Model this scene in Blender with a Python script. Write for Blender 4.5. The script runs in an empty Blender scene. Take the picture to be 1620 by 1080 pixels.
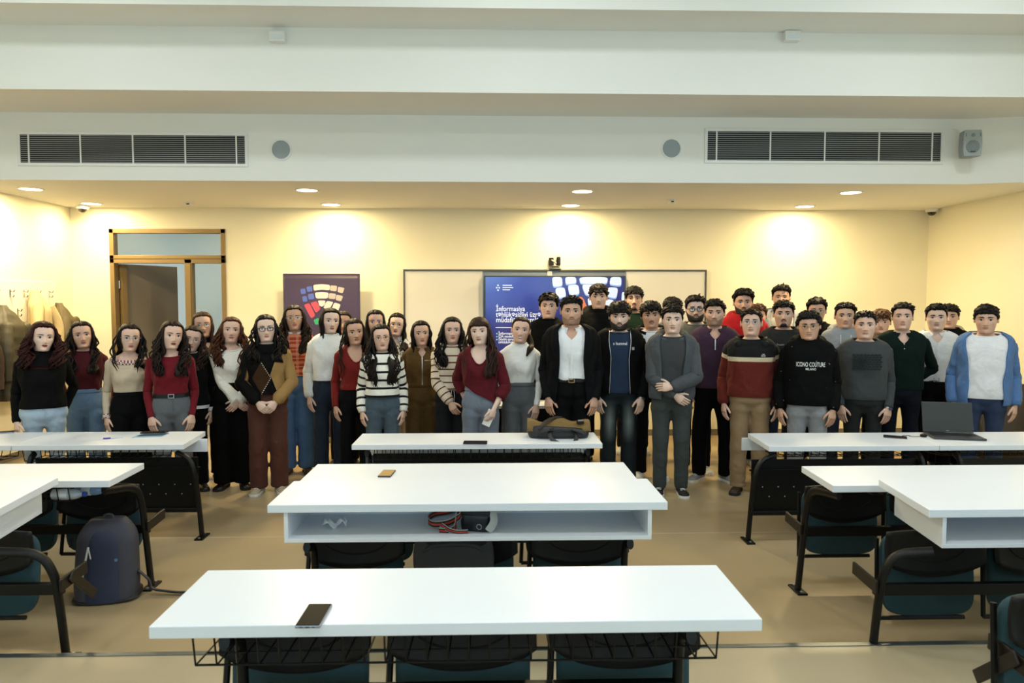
import bpy, math, random
import numpy as np
from mathutils import Vector, Matrix, Euler

scene = bpy.context.scene
COL = scene.collection
rng = random.Random(7)
PI = math.pi

# ------------------------------------------------------------------ camera
F_PX, IMG_W, IMG_H = 1150.0, 1620.0, 1080.0
CAM_H = 1.75
PITCH = math.atan(65.0 / F_PX)
YAW = math.atan(33.0 / F_PX)
cam_data = bpy.data.cameras.new('camera')
cam_data.sensor_width = 36.0
cam_data.sensor_fit = 'HORIZONTAL'
cam_data.lens = 36.0 * F_PX / IMG_W
cam_data.clip_start = 0.05
cam_data.dof.use_dof = True
cam_data.dof.focus_distance = 6.7
cam_data.dof.aperture_fstop = 5.0
cam = bpy.data.objects.new('camera', cam_data)
cam.location = (0, 0, CAM_H)
cam.rotation_euler = (PI / 2 - PITCH, 0, -YAW)
COL.objects.link(cam)
scene.camera = cam
CAM_R = Euler((PI / 2 - PITCH, 0, -YAW)).to_matrix()

# ------------------------------------------------------------------ world (overcast sky outside the windows)
world = bpy.data.worlds.new('overcast_sky')
scene.world = world
world.use_nodes = True
bg = world.node_tree.nodes['Background']
bg.inputs['Color'].default_value = (0.62, 0.83, 1.0, 1)
bg.inputs['Strength'].default_value = 3.6

# ------------------------------------------------------------------ colour management
vs = scene.view_settings
vs.view_transform = 'Standard'
vs.look = 'None'
vs.gamma = 1.0
vs.use_curve_mapping = False
vs.exposure = 0.08
scene.cycles.max_bounces = 6
scene.cycles.diffuse_bounces = 4
scene.cycles.glossy_bounces = 3
scene.cycles.transparent_max_bounces = 8
scene.cycles.sample_clamp_indirect = 6.0
scene.cycles.use_denoising = True

# room dimensions (metres; camera above the origin, the stage wall at larger Y)
Y_WALL, X_LEFT, X_RIGHT, Y_REAR = 9.3, -5.25, 5.65, -4.2
Z_STAGE, Z_B1, Z_B2, Z_TOP = 2.906, 3.544, 4.08, 4.75
Y_F1, Y_F2, Y_F3 = 7.19, 6.41, 5.95
TIER_Z = 0.10

# daylight: portals that guide the sky light through the real window openings
# (right wall, rear wall); (axis, centre, width, height)
RIGHT_WINDOWS = [(-2.4, 1.9), (0.2, 1.9), (2.8, 1.9)]          # (centre y, width)
REAR_WINDOWS = [(-3.5, 2.2), (-0.6, 2.2), (2.3, 2.2)]          # (centre x, width)
WIN_Z0, WIN_Z1 = 0.95, 3.75
def portal(loc, rot, w, h):
    d = bpy.data.lights.new('window_portal', 'AREA')
    d.shape = 'RECTANGLE'
    d.size, d.size_y = w, h
    d.cycles.is_portal = True
    o = bpy.data.objects.new('window_portal', d)
    o.location, o.rotation_euler = loc, rot
    COL.objects.link(o)
for cy, w in RIGHT_WINDOWS:
    portal((X_RIGHT + .1, cy, (WIN_Z0 + WIN_Z1) / 2), (PI / 2, 0, PI / 2), w, WIN_Z1 - WIN_Z0)
for cx, w in REAR_WINDOWS:
    portal((cx, Y_REAR - .1, (WIN_Z0 + WIN_Z1) / 2), (-PI / 2, 0, PI), w, WIN_Z1 - WIN_Z0)

# lamp powers (the lamps themselves are built with the room)
DOWNLIGHT_W, PANEL_W, CORRIDOR_W = 46.0, 32.0, 13.0
WARM = (1.0, 0.79, 0.42)
COOL = (0.90, 0.97, 1.0)

# ------------------------------------------------------------------ helpers
def lin(c):
    """sRGB 0-255 triple -> linear rgba"""
    out = []
    for v in c:
        v /= 255.0
        out.append(v / 12.92 if v <= 0.04045 else ((v + 0.055) / 1.055) ** 2.4)
    return (*out, 1.0)

def ray(x, y):
    d = Vector(((x - IMG_W / 2) / F_PX, -(y - IMG_H / 2) / F_PX, -1.0))
    return CAM_R @ d
def on_y(x, y, Y):
    d = ray(x, y); t = Y / d.y
    return Vector((d.x * t, Y, CAM_H + d.z * t))
def on_z(x, y, Z):
    d = ray(x, y); t = (Z - CAM_H) / d.z
    return Vector((d.x * t, d.y * t, Z))

def empty(name, loc=(0, 0, 0), rz=0.0, scale=1.0):
    o = bpy.data.objects.new(name, None)
    o.empty_display_size = 0.1
    o.location = loc
    o.rotation_euler = (0, 0, rz)
    o.scale = (scale,) * 3
    COL.objects.link(o)
    return o

def tag(o, label=None, cat=None, group=None, kind=None):
    if label: o['label'] = label
    if cat: o['category'] = cat
    if group: o['group'] = group
    if kind: o['kind'] = kind
    return o

class MB:
    """collects verts / faces; build() links them as one mesh object"""
    def __init__(self):
        self.v, self.f, self.m, self.g, self.n = [], [], [], [], 0
    def add(self, verts, faces, mi=0, g=None):
        verts = np.asarray(verts, dtype=float).reshape(-1, 3)
        b = self.n
        self.v.append(verts)
        self.g.append(np.zeros((len(verts), 3)) if g is None else np.asarray(g, dtype=float).reshape(-1, 3))
        for fc in faces:
            self.f.append([i + b for i in fc])
        if isinstance(mi, int):
            self.m.extend([mi] * len(faces))
        else:
            self.m.extend(mi)
        self.n += len(verts)
        return b
    def grid(self, P, closed=True, cap0=False, cap1=False, mi=0, g=None, flip=False):
        P = np.asarray(P, dtype=float)
        R, C = P.shape[:2]
        faces = []
        cc = C if closed else C - 1
        for r in range(R - 1):
            for c in range(cc):
                d = (c + 1) % C
                q = [r * C + c, r * C + d, (r + 1) * C + d, (r + 1) * C + c]
                faces.append(q[::-1] if flip else q)
        if cap0:
            q = list(range(C))[::-1]; faces.append(q[::-1] if flip else q)
        if cap1:
            q = list(range((R - 1) * C, R * C)); faces.append(q[::-1] if flip else q)
        return self.add(P.reshape(-1, 3), faces, mi, g)
    def box(self, c, s, rot=None, mi=0):
        x, y, z = [k / 2 for k in s]
        vs_ = np.array([(-x, -y, -z), (x, -y, -z), (x, y, -z), (-x, y, -z), (-x, -y, z), (x, -y, z), (x, y, z), (-x, y, z)])
        if rot is not None:
            vs_ = vs_ @ np.array(rot.to_3x3() if hasattr(rot, 'to_3x3') else rot).T
        self.add(vs_ + np.array(c), [(3, 2, 1, 0), (4, 5, 6, 7), (0, 1, 5, 4), (1, 2, 6, 5), (2, 3, 7, 6), (3, 0, 4, 7)], mi)
        return self
    def box2(self, lo, hi, mi=0):
        lo, hi = np.array(lo, float), np.array(hi, float)
        return self.box((lo + hi) / 2, hi - lo, None, mi)
    def prism(self, poly, z0, z1, mi=0):
        """poly: xy points counter-clockwise"""
        n = len(poly)
        v = [(p[0], p[1], z0) for p in poly] + [(p[0], p[1], z1) for p in poly]
        f = [list(range(n))[::-1], list(range(n, 2 * n))]
        f += [(i, (i + 1) % n, n + (i + 1) % n, n + i) for i in range(n)]
        self.add(v, f, mi)
        return self
    def tube(self, pts, rad, seg=8, cap=True, mi=0, flat=None):
        P = tube_rings(pts, rad, seg, flat)
        self.grid(P, True, cap, cap, mi)
        return self
    def lathe(self, prof, seg=24, mi=0, c=(0, 0, 0), cap=True, rot=None):
        a = np.linspace(0, 2 * PI, seg, endpoint=False)
        P = np.array([[(r * math.cos(t), r * math.sin(t), z) for t in a] for r, z in prof])
        if rot is not None:
            P = P @ np.array(rot).T
        self.grid(P + np.array(c), True, cap, cap, mi)
        return self
    def build(self, name, mats, parent=None, smooth=False, bevel=0.0, angle=None, kind=None):
        me = bpy.data.meshes.new(name)
        V = np.concatenate(self.v) if self.v else np.zeros((0, 3))
        me.from_pydata(V.tolist(), [], self.f)
        if not isinstance(mats, (list, tuple)): mats = [mats]
        for m in mats: me.materials.append(m)
        if any(self.m): me.polygons.foreach_set('material_index', self.m)
        if smooth: me.polygons.foreach_set('use_smooth', [True] * len(me.polygons))
        G = np.concatenate(self.g) if self.g else None
        if G is not None and np.any(G):
            at = me.attributes.new('gv', 'FLOAT_VECTOR', 'POINT')
            at.data.foreach_set('vector', G.astype(np.float32).ravel())
        me.update()
        o = bpy.data.objects.new(name, me)
        COL.objects.link(o)
        if parent is not None: o.parent = parent
        if bevel > 0:
            b = o.modifiers.new('edge', 'BEVEL'); b.width = bevel; b.segments = 2; b.limit_method = 'ANGLE'; b.angle_limit = 0.7
        if smooth and angle:
            me.set_sharp_from_angle(angle=angle)
        if kind: o['kind'] = kind
        return o

def nrm(v):
    v = np.asarray(v, float); l = np.linalg.norm(v)
    return v / l if l > 1e-9 else v

def tube_rings(pts, rad, seg=8, flat=None, up=None):
    """rings swept along pts; rad scalar / list / list of (ra, rb)"""
    pts = np.asarray(pts, float); n = len(pts)
    T = np.gradient(pts, axis=0)
    T = np.array([nrm(t) for t in T])
    ref = np.array(up if up is not None else (0, 0, 1.0), float)
    if abs(T[0] @ ref) > 0.92: ref = np.array((0, 1.0, 0)) if abs(T[0][1]) < .9 else np.array((1.0, 0, 0))
    u = nrm(np.cross(ref, T[0]))
    a = np.linspace(0, 2 * PI, seg, endpoint=False)
    out = []
    for i in range(n):
        u = nrm(u - (u @ T[i]) * T[i]); w = np.cross(T[i], u)
        r = rad if (np.isscalar(rad) or isinstance(rad, tuple)) else rad[i]
        ra, rb = (r, r) if np.isscalar(r) else r
        if flat: rb = rb * flat
        out.append(pts[i] + np.outer(np.cos(a) * ra, u) + np.outer(np.sin(a) * rb, w))
    return np.array(out)

def spline(pts, n):
    """Catmull-Rom through pts, n samples"""
    p = np.asarray(pts, float)
    p = np.vstack([2 * p[0] - p[1], p, 2 * p[-1] - p[-2]])
    m = len(p) - 3
    out = []
    for k in range(n):
        s = k / (n - 1) * m; i = min(int(s), m - 1); t = s - i
        a, b, c, d = p[i], p[i + 1], p[i + 2], p[i + 3]
        out.append(.5 * ((2 * b) + (c - a) * t + (2 * a - 5 * b + 4 * c - d) * t * t + (3 * b - a - 3 * c + d) * t ** 3))
    return np.array(out)

# ------------------------------------------------------------------ materials
MATS = {}
def nodes_of(m):
    nt = m.node_tree
    return nt, nt.nodes, nt.links
def mat(name, col, rough=.5, metal=0.0, var=.05, scale=25.0, bump=.0, bscale=250.0, spec=.5, coat=0.0, emit=None, estr=0.0, stretch=None):
    if name in MATS: return MATS[name]
    m = bpy.data.materials.new(name); m.use_nodes = True
    nt, N, L = nodes_of(m)
    b = N['Principled BSDF']
    c = lin(col) if max(col[:3]) > 1.0 else (*col[:3], 1.0)
    b.inputs['Roughness'].default_value = rough
    b.inputs['Metallic'].default_value = metal
    b.inputs['Specular IOR Level'].default_value = spec
    b.inputs['Coat Weight'].default_value = coat
    tc = N.new('ShaderNodeTexCoord')
    mp = N.new('ShaderNodeMapping')
    L.new(tc.outputs['Object'], mp.inputs['Vector'])
    if stretch: mp.inputs['Scale'].default_value = stretch
    nz = N.new('ShaderNodeTexNoise'); nz.inputs['Scale'].default_value = scale; nz.inputs['Detail'].default_value = 3
    L.new(mp.outputs['Vector'], nz.inputs['Vector'])
    mx = N.new('ShaderNodeMix'); mx.data_type = 'RGBA'
    mx.inputs['A'].default_value = tuple(max(0, k * (1 - var)) for k in c[:3]) + (1,)
    mx.inputs['B'].default_value = tuple(min(1, k * (1 + var)) for k in c[:3]) + (1,)
    L.new(nz.outputs['Fac'], mx.inputs['Factor'])
    L.new(mx.outputs['Result'], b.inputs['Base Color'])
    if bump > 0:
        n2 = N.new('ShaderNodeTexNoise'); n2.inputs['Scale'].default_value = bscale; n2.inputs['Detail'].default_value = 2
        L.new(mp.outputs['Vector'], n2.inputs['Vector'])
        bp = N.new('ShaderNodeBump'); bp.inputs['Strength'].default_value = bump; bp.inputs['Distance'].default_value = .004
        L.new(n2.outputs['Fac'], bp.inputs['Height']); L.new(bp.outputs['Normal'], b.inputs['Normal'])
    if emit is not None:
        b.inputs['Emission Color'].default_value = lin(emit) if max(emit[:3]) > 1 else (*emit[:3], 1)
        b.inputs['Emission Strength'].default_value = estr
    MATS[name] = m
    return m

def glass_mat(name, tint=(0.93, 0.96, 0.95), gloss=.06):
    if name in MATS: return MATS[name]
    m = bpy.data.materials.new(name); m.use_nodes = True
    nt, N, L = nodes_of(m)
    N.remove(N['Principled BSDF'])
    t = N.new('ShaderNodeBsdfTransparent'); t.inputs['Color'].default_value = (*tint, 1)
    g = N.new('ShaderNodeBsdfGlossy'); g.inputs['Roughness'].default_value = .03
    lw = N.new('ShaderNodeLayerWeight'); lw.inputs['Blend'].default_value = .2
    ad = N.new('ShaderNodeMath'); ad.operation = 'MULTIPLY_ADD'; ad.inputs[1].default_value = .5; ad.inputs[2].default_value = gloss
    L.new(lw.outputs['Facing'], ad.inputs[0])
    mx = N.new('ShaderNodeMixShader')
    L.new(ad.outputs[0], mx.inputs[0]); L.new(t.outputs[0], mx.inputs[1]); L.new(g.outputs[0], mx.inputs[2])
    L.new(mx.outputs[0], N['Material Output'].inputs['Surface'])
    MATS[name] = m
    return m

_flat_cache = {}
def text_pts(body, size, bold=False):
    """flat text -> (verts Nx2, faces); centred on x, baseline 0"""
    cu = bpy.data.curves.new('lettering', 'FONT')
    cu.body = body; cu.size = size; cu.align_x = 'LEFT'
    cu.resolution_u = 3
    if bold: cu.offset = size * .008
    o = bpy.data.objects.new('lettering', cu)
    COL.objects.link(o)
    dg = bpy.context.evaluated_depsgraph_get()
    me = bpy.data.meshes.new_from_object(o.evaluated_get(dg))
    v = np.array([p.co[:2] for p in me.vertices]) if len(me.vertices) else np.zeros((0, 2))
    f = [list(p.vertices) for p in me.polygons]
    bpy.data.meshes.remove(me); bpy.data.objects.remove(o); bpy.data.curves.remove(cu)
    return v, f
TIER_Y = on_z(800, 1025, TIER_Z).y                    # edge of the raised tier
# ================================================================== materials of the place
M_WALL = mat('painted_plaster', (240, 233, 206), .85, var=.015, scale=3, bump=.05, bscale=120)
M_CEIL = mat('ceiling_paint', (236, 236, 230), .9, var=.012, scale=2, bump=.04, bscale=140)
M_FLOOR = mat('beige_linoleum', (172, 151, 116), .34, var=.10, scale=1.6, bump=.03, bscale=60, spec=.4)
M_FLOOR2 = mat('tier_linoleum', (176, 160, 130), .36, var=.10, scale=1.6, bump=.03, bscale=60, spec=.4)
M_EDGE = mat('steel_nosing', (120, 126, 128), .35, .8)
M_BASE = mat('grey_baseboard', (120, 112, 98), .5)
M_BRONZE = mat('bronze_aluminium', (142, 118, 78), .42, .35, var=.04, scale=8)
M_BRONZE_D = mat('bronze_shadow_gap', (70, 54, 30), .5, .4)
M_GLASS = glass_mat('pane_glass')
M_DOORGREY = mat('grey_door_laminate', (122, 112, 98), .55, var=.04, scale=4)
M_CORR = mat('corridor_paint', (186, 186, 176), .8, var=.02, scale=3)
M_WHITE = mat('white_laminate', (234, 238, 244), .30, var=.012, scale=6, spec=.5)
M_WHITE_MATT = mat('white_plastic', (232, 232, 228), .5, var=.02)
M_BLACKM = mat('black_powder_coat', (9, 9, 9), .42, var=.15, scale=40, bump=.05, spec=.3)
M_BROWNM = mat('dark_bracket_steel', (27, 21, 16), .45, .2, var=.12, scale=40)
M_BLACKP = mat('black_plastic', (12, 13, 14), .5, var=.1, bump=.08, bscale=300, spec=.3)
M_TEAL = mat('teal_upholstery', (36, 66, 74), .85, var=.12, scale=60, bump=.25, bscale=500)
M_STEEL = mat('brushed_steel', (190, 190, 190), .3, .9)
M_LAMP = mat('lamp_diffuser_warm', (255, 240, 210), .5, emit=(1.0, .86, .62), estr=9.0)
M_LAMPC = mat('lamp_diffuser_cool', (250, 250, 250), .5, emit=(.92, .97, 1.0), estr=4.0)
M_DARKVOID = mat('vent_dark', (22, 22, 24), .7)
M_SLAT = mat('vent_slat_grey', (148, 150, 150), .5, var=.03)
M_GREYCLOTH = mat('speaker_grille', (150, 162, 166), .6, var=.06, scale=200, bump=.3, bscale=700)

def struct(name, mb, m, parent=None, **k):
    o = mb.build(name, m, parent, **k)
    if parent is None: o['kind'] = 'structure'
    return o

# ------------------------------------------------------------------ shell
fl = MB().box2((X_LEFT - .2, TIER_Y, -.1), (X_RIGHT + .2, Y_WALL + 3.0, 0))
struct('floor', fl, M_FLOOR)
t = MB().box2((X_LEFT - .2, Y_REAR - .2, -.1), (X_RIGHT + .2, TIER_Y, TIER_Z))
tier = struct('floor_tier', t, M_FLOOR2)
MB().box2((X_LEFT, TIER_Y - .028, TIER_Z), (X_RIGHT, TIER_Y + .006, TIER_Z + .004)).build('step_nosing', M_EDGE, tier)
j = MB().box2((X_LEFT, 5.345, 0), (X_RIGHT, 5.353, .0012))
struct('trim_1', j, mat('weld_joint', (190, 176, 150), .5))

dl, dr = on_y(174, 400, Y_WALL).x, on_y(357, 400, Y_WALL).x
dtop = on_y(265, 362, Y_WALL).z
w = MB()
TH = .14
w.box2((X_LEFT - TH, Y_WALL, 0), (dl, Y_WALL + TH, Z_STAGE + .3))
w.box2((dr, Y_WALL, 0), (X_RIGHT + TH, Y_WALL + TH, Z_STAGE + .3))
w.box2((dl, Y_WALL, dtop), (dr, Y_WALL + TH, Z_STAGE + .3))
struct('wall_back', w, M_WALL)
w = MB().box2((X_LEFT - TH, Y_REAR, -.1), (X_LEFT, Y_WALL, Z_TOP))
struct('wall_left', w, M_WALL)
def wall_with_windows(name, axis, pos, a0, a1, wins):
    w = MB()
    def bx(u0, u1, z0, z1):
        if axis == 'x': w.box2((pos, u0, z0), (pos + .2, u1, z1))
        else: w.box2((u0, pos - .2, z0), (u1, pos, z1))
    bx(a0, a1, -.1, WIN_Z0); bx(a0, a1, WIN_Z1, Z_TOP)
    e = sorted((c - d / 2, c + d / 2) for c, d in wins)
    cur = a0
    for u0, u1 in e:
        bx(cur, u0, WIN_Z0, WIN_Z1); cur = u1
    bx(cur, a1, WIN_Z0, WIN_Z1)
    return struct(name, w, M_WALL)
wall_with_windows('wall_right', 'x', X_RIGHT, Y_REAR - .2, Y_WALL, RIGHT_WINDOWS)
wall_with_windows('wall_rear', 'y', Y_REAR, X_LEFT - TH, X_RIGHT, REAR_WINDOWS)
n = 0
for axis, wins in (('x', RIGHT_WINDOWS), ('y', REAR_WINDOWS)):
    for c, d in wins:
        n += 1
        fr = MB(); pane = MB()
        for u in (c - d / 2 + .03, c, c + d / 2 - .03):
            if axis == 'x': fr.box((X_RIGHT + .1, u, (WIN_Z0 + WIN_Z1) / 2), (.07, .06, WIN_Z1 - WIN_Z0))
            else: fr.box((u, Y_REAR - .1, (WIN_Z0 + WIN_Z1) / 2), (.06, .07, WIN_Z1 - WIN_Z0))
        for z in (WIN_Z0 + .03, 2.75, WIN_Z1 - .03):
            if axis == 'x': fr.box((X_RIGHT + .1, c, z), (.07, d, .06))
            else: fr.box((c, Y_REAR - .1, z), (d, .07, .06))
        o = struct('window_%d' % n, fr, M_WHITE_MATT)
        if axis == 'x': pane.box((X_RIGHT + .1, c, (WIN_Z0 + WIN_Z1) / 2), (.008, d - .06, WIN_Z1 - WIN_Z0 - .06))
        else: pane.box((c, Y_REAR - .1, (WIN_Z0 + WIN_Z1) / 2), (d - .06, .008, WIN_Z1 - WIN_Z0 - .06))
        pane.build('pane', M_GLASS, o)

# stepped ceiling: every drop is a solid block
c = MB()
xr_c = on_y(1533, 240, Y_F1).x                      # where the fascia turns toward the room
pr = (X_RIGHT + .1, Y_F1 - .30)
xl, xr = X_LEFT - .1, X_RIGHT + .1
c.prism([(xl, Y_F1), (xr_c, Y_F1), pr, (xr, Y_WALL + TH), (xl, Y_WALL + TH)], Z_STAGE, Z_B1 + .05)
struct('ceiling_stage', c, M_CEIL)
c = MB().box2((xl, Y_F2, Z_B1), (xr, Y_WALL + TH, Z_B2 + .05))
struct('ceiling_beam', c, M_CEIL)
c = MB().box2((xl, Y_F3, Z_B2), (xr, Y_WALL + TH, Z_TOP + .05))
struct('ceiling_bulkhead', c, M_CEIL)
c = MB().box2((X_LEFT - TH, Y_REAR - .2, Z_TOP), (X_RIGHT + .2, Y_WALL + TH, Z_TOP + .15))
struct('ceiling', c, M_CEIL)

# baseboards
for nm, lo, hi in (('baseboard_back', (dr, Y_WALL - .012, 0), (X_RIGHT, Y_WALL, .08)),
                   ('baseboard_left', (X_LEFT, TIER_Y, 0), (X_LEFT + .012, Y_WALL - .012, .08)),
                   ('baseboard_right', (X_RIGHT - .012, TIER_Y, 0), (X_RIGHT, Y_WALL - .012, .08))):
    struct(nm, MB().box2(lo, hi), M_BASE)
struct('baseboard_door', MB().box2((X_LEFT + .012, Y_WALL - .012, 0), (dl, Y_WALL, .08)), M_BASE)

# ------------------------------------------------------------------ corridor behind the door
c = MB()
c.box2((-7.0, 11.6, 0), (-1.6, 11.7, 3.2))
c.box2((-7.0, Y_WALL + TH, 0), (-6.9, 11.6, 3.2))
c.box2((-1.7, Y_WALL + TH, 0), (-1.6, 11.6, 3.2))
struct('wall_corridor', c, M_CORR)
struct('ceiling_corridor', MB().box2((-7.0, Y_WALL + TH, 3.0), (-1.6, 11.7, 3.1)), M_CORR)
lo_ = empty('corridor_lamp', (-4.0, 10.6, 2.97)); tag(lo_, 'flat round ceiling lamp in the corridor beyond the open door', 'lamp')
MB().lathe([(.2, 0.0), (.2, .03)], 24).build('lamp_body', M_WHITE_MATT, lo_)
MB().lathe([(.17, -.012), (.19, 0.0)], 24).build('diffuser', M_LAMPC, lo_)
ld = bpy.data.lights.new('corridor_light', 'AREA'); ld.shape = 'DISK'; ld.size = .34; ld.energy = CORRIDOR_W; ld.color = (1.0, .97, .90)
l = bpy.data.objects.new('corridor_light', ld); l.location = (0, 0, -.02); l.parent = lo_; COL.objects.link(l)

# ------------------------------------------------------------------ door with transom and side light
door = empty('door_1', (0, 0, 0)); door['kind'] = 'structure'
fw = .055
yb0, yb1 = Y_WALL - .02, Y_WALL + .09
zt = on_y(265, 410, Y_WALL).z                         # transom bar
xm = on_y(299, 450, Y_WALL).x                         # post between leaf and side light
f = MB()
for x0, x1, z0, z1 in ((dl, dl + fw, 0, dtop), (dr - fw, dr, 0, dtop), (dl, dr, dtop - fw, dtop), (dl, dr, zt - .05, zt + .05), (xm - .045, xm + .045, 0, zt)):
    f.box2((x0, yb0, z0), (x1, yb1, z1))
f.build('frame', M_BRONZE, door, bevel=.004)
MB().box2((dl + .02, yb0 - .004, zt + .002), (dr - .02, yb0 + .002, zt + .008)).build('shadow_gap', M_BRONZE_D, door)
MB().box2((dl + fw, Y_WALL + .03, zt + .05), (dr - fw, Y_WALL + .038, dtop - fw)).build('pane', M_GLASS, door)
MB().box2((xm + .045, Y_WALL + .03, .06), (dr - fw, Y_WALL + .038, zt - .05)).build('pane', M_GLASS, door)
MB().box2((xm + .03, Y_WALL - .024, 0.0), (xm + .036, Y_WALL - .018, zt - .05)).build('shadow_gap', M_BRONZE_D, door)
# door leaf standing open into the corridor, hinged on the frame's outer post
leaf_w = xm - .045 - (dl + fw)
hx, hy = dl + fw + .02, Y_WALL + .10
ang = math.radians(64)
lf = MB()
R = Matrix.Rotation(ang, 3, 'Z')
ctr = R @ Vector((leaf_w / 2, .025, 0))
lf.box((hx + ctr.x, hy + ctr.y, (zt - .05) / 2 + .005), (leaf_w, .045, zt - .07), R)
leaf = lf.build('leaf', M_DOORGREY, door, bevel=.003)
e2 = MB(); c0 = R @ Vector((.03, .0, 0))
e2.box((hx + c0.x, hy + c0.y, (zt - .05) / 2), (.07, .055, zt - .07), R)
e2.build('leaf_stile', M_BRONZE, door)
for z in (.35, 1.35, 1.95):
    MB().lathe([(.012, -.05), (.012, .05)], 10, c=(hx - .012, hy - .02, z)).build('hinge', M_STEEL, door)
hd = MB(); c0 = R @ Vector((leaf_w - .07, -.03, 0))
hd.tube([(hx + c0.x, hy + c0.y, 1.02), (hx + c0.x - .10, hy + c0.y - .09, 1.02)], .01)
hd.build('handle', M_STEEL, door)

# ------------------------------------------------------------------ downlights over the stage
DX = [-4.78, -1.93, .97, 3.86]
for i, (yy, row) in enumerate(((7.77, 'front'), (8.92, 'wall'))):
    for j_, xx in enumerate(DX):
        e = empty('downlight', (xx, yy, Z_STAGE))
        where = ['over the coat rack corner', 'over the purple banner side', 'over the screen', 'over the bare wall end'][j_]
        tag(e, 'round warm downlight %s, %s' % (where, 'beside the bulkhead edge' if i == 0 else 'close to the wall'), 'downlight', 'warm downlights over the stage')
        MB().lathe([(.105, .0), (.105, -.006), (.125, -.006), (.125, 0)], 32).build('trim_ring', M_WHITE_MATT, e, smooth=True, angle=.6)
        MB().lathe([(.0005, -.003), (.104, -.003)], 32, cap=False).build('diffuser', M_LAMP, e)
        ld = bpy.data.lights.new('downlight_lamp', 'AREA'); ld.shape = 'DISK'; ld.size = .2
        ld.energy = DOWNLIGHT_W * (1.0 if i == 0 else .42); ld.color = WARM
        l = bpy.data.objects.new('downlight_lamp', ld); l.location = (0, 0, -.012); l.parent = e; COL.objects.link(l)
# cool ceiling panels over the audience (behind the picture's upper edge)
for j_, (xx, yy) in enumerate([(-3.4, 1.2), (.2, 1.2), (3.8, 1.2), (-3.4, 4.2), (.2, 4.2), (3.8, 4.2)]):
    e = empty('ceiling_panel_lamp', (xx, yy, Z_TOP))
    tag(e, 'square white panel lamp above the %s desks, %s' % (['door side', 'middle', 'window side'][j_ % 3], 'over the raised tier' if j_ < 3 else 'next to the bulkhead'), 'lamp', 'square panel lamps above the desk rows')
    MB().box2((-.31, -.31, -.04), (.31, .31, 0)).build('lamp_body', M_WHITE_MATT, e)
    MB().box2((-.29, -.29, -.043), (.29, .29, -.04)).build('diffuser', M_LAMPC, e)
    ld = bpy.data.lights.new('panel_light', 'AREA'); ld.shape = 'SQUARE'; ld.size = .58
    ld.energy = PANEL_W; ld.color = COOL
    l = bpy.data.objects.new('panel_light', ld); l.location = (0, 0, -.05); l.parent = e; COL.objects.link(l)

# ------------------------------------------------------------------ air vents on the fascia
def vent(x0, y0, x1, y1, label):
    a, b = on_y(x0, y0, Y_F1), on_y(x1, y1, Y_F1)
    e = empty('air_vent', ((a.x + b.x) / 2, Y_F1, (a.z + b.z) / 2))
    tag(e, label, 'air vent')
    W, H = b.x - a.x, a.z - b.z
    fr = MB(); bw = .028
    for lo, hi in (((-W / 2, -.012, H / 2 - bw), (W / 2, 0, H / 2)), ((-W / 2, -.012, -H / 2), (W / 2, 0, -H / 2 + bw)),
                   ((-W / 2, -.012, -H / 2 + bw), (-W / 2 + bw, 0, H / 2 - bw)), ((W / 2 - bw, -.012, -H / 2 + bw), (W / 2, 0, H / 2 - bw))):
        fr.box2(lo, hi)
    fr.build('frame', M_WHITE_MATT, e, bevel=.002)
    MB().box2((-W / 2 + bw, -.003, -H / 2 + bw), (W / 2 - bw, -.001, H / 2 - bw)).build('backing', M_DARKVOID, e)
    n = 14; h = H - 2 * bw
    sl = None
    for k in range(n):
        z = -h / 2 + (k + .5) * h / n
        if sl is None:
            sl = MB().box((0, 0, 0), (W - 2 * bw, .007, .0062), Matrix.Rotation(.25, 3, 'X')).build('slat', M_SLAT, e)
            s = sl
        else:
            s = sl.copy(); COL.objects.link(s); s.parent = e
        s.location = (0, -.008, z)
    iw = W - 2 * bw
    for fx in (.038, .267, .5, .733, .962):
        MB().box((-iw / 2 + fx * iw, -.0095, 0), (.013, .007, h)).build('divider', M_WHITE_MATT, e)
vent(27, 208, 393, 264, 'long louvred air vent on the bulkhead above the open door side')
vent(1115, 203, 1491, 260, 'long louvred air vent on the bulkhead next to the grey wall loudspeaker')

for x, y, lab in ((445, 237, 'round grey flush speaker on the bulkhead at the door side vent'), (1062, 235, 'round grey flush speaker on the bulkhead, between the screen and the loudspeaker side vent')):
    p = on_y(x, y, Y_F1)
    e = empty('flush_speaker', (p.x, Y_F1, p.z)); tag(e, lab, 'speaker', 'flush speakers on the bulkhead')
    RX = Matrix.Rotation(PI / 2, 3, 'X')
    MB().lathe([(.088, 0), (.088, .012), (.104, .008), (.104, 0)], 36, rot=RX).build('trim_ring', M_WHITE_MATT, e, smooth=True, angle=.6)
    MB().lathe([(.0005, .012), (.05, .0115), (.089, .008)], 36, rot=RX, cap=False).build('grille', M_GREYCLOTH, e, smooth=True)

for x, y, lab in ((441, 61, 'small white sensor box on the upper bulkhead, door side'), (1250, 60, 'small white sensor box on the upper bulkhead, loudspeaker side')):
    p = on_y(x, y, Y_F2)
    e = empty('sensor_box', (p.x, Y_F2, p.z)); tag(e, lab, 'sensor', 'white sensor boxes on the upper bulkhead')
    MB().box2((-.068, -.07, -.042), (.068, 0, .042)).build('housing', M_WHITE_MATT, e, bevel=.008)
    MB().box2((-.05, -.073, -.03), (.05, -.069, .0)).build('lens_window', mat('frosted_lens', (225, 232, 235), .25), e)

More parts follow.
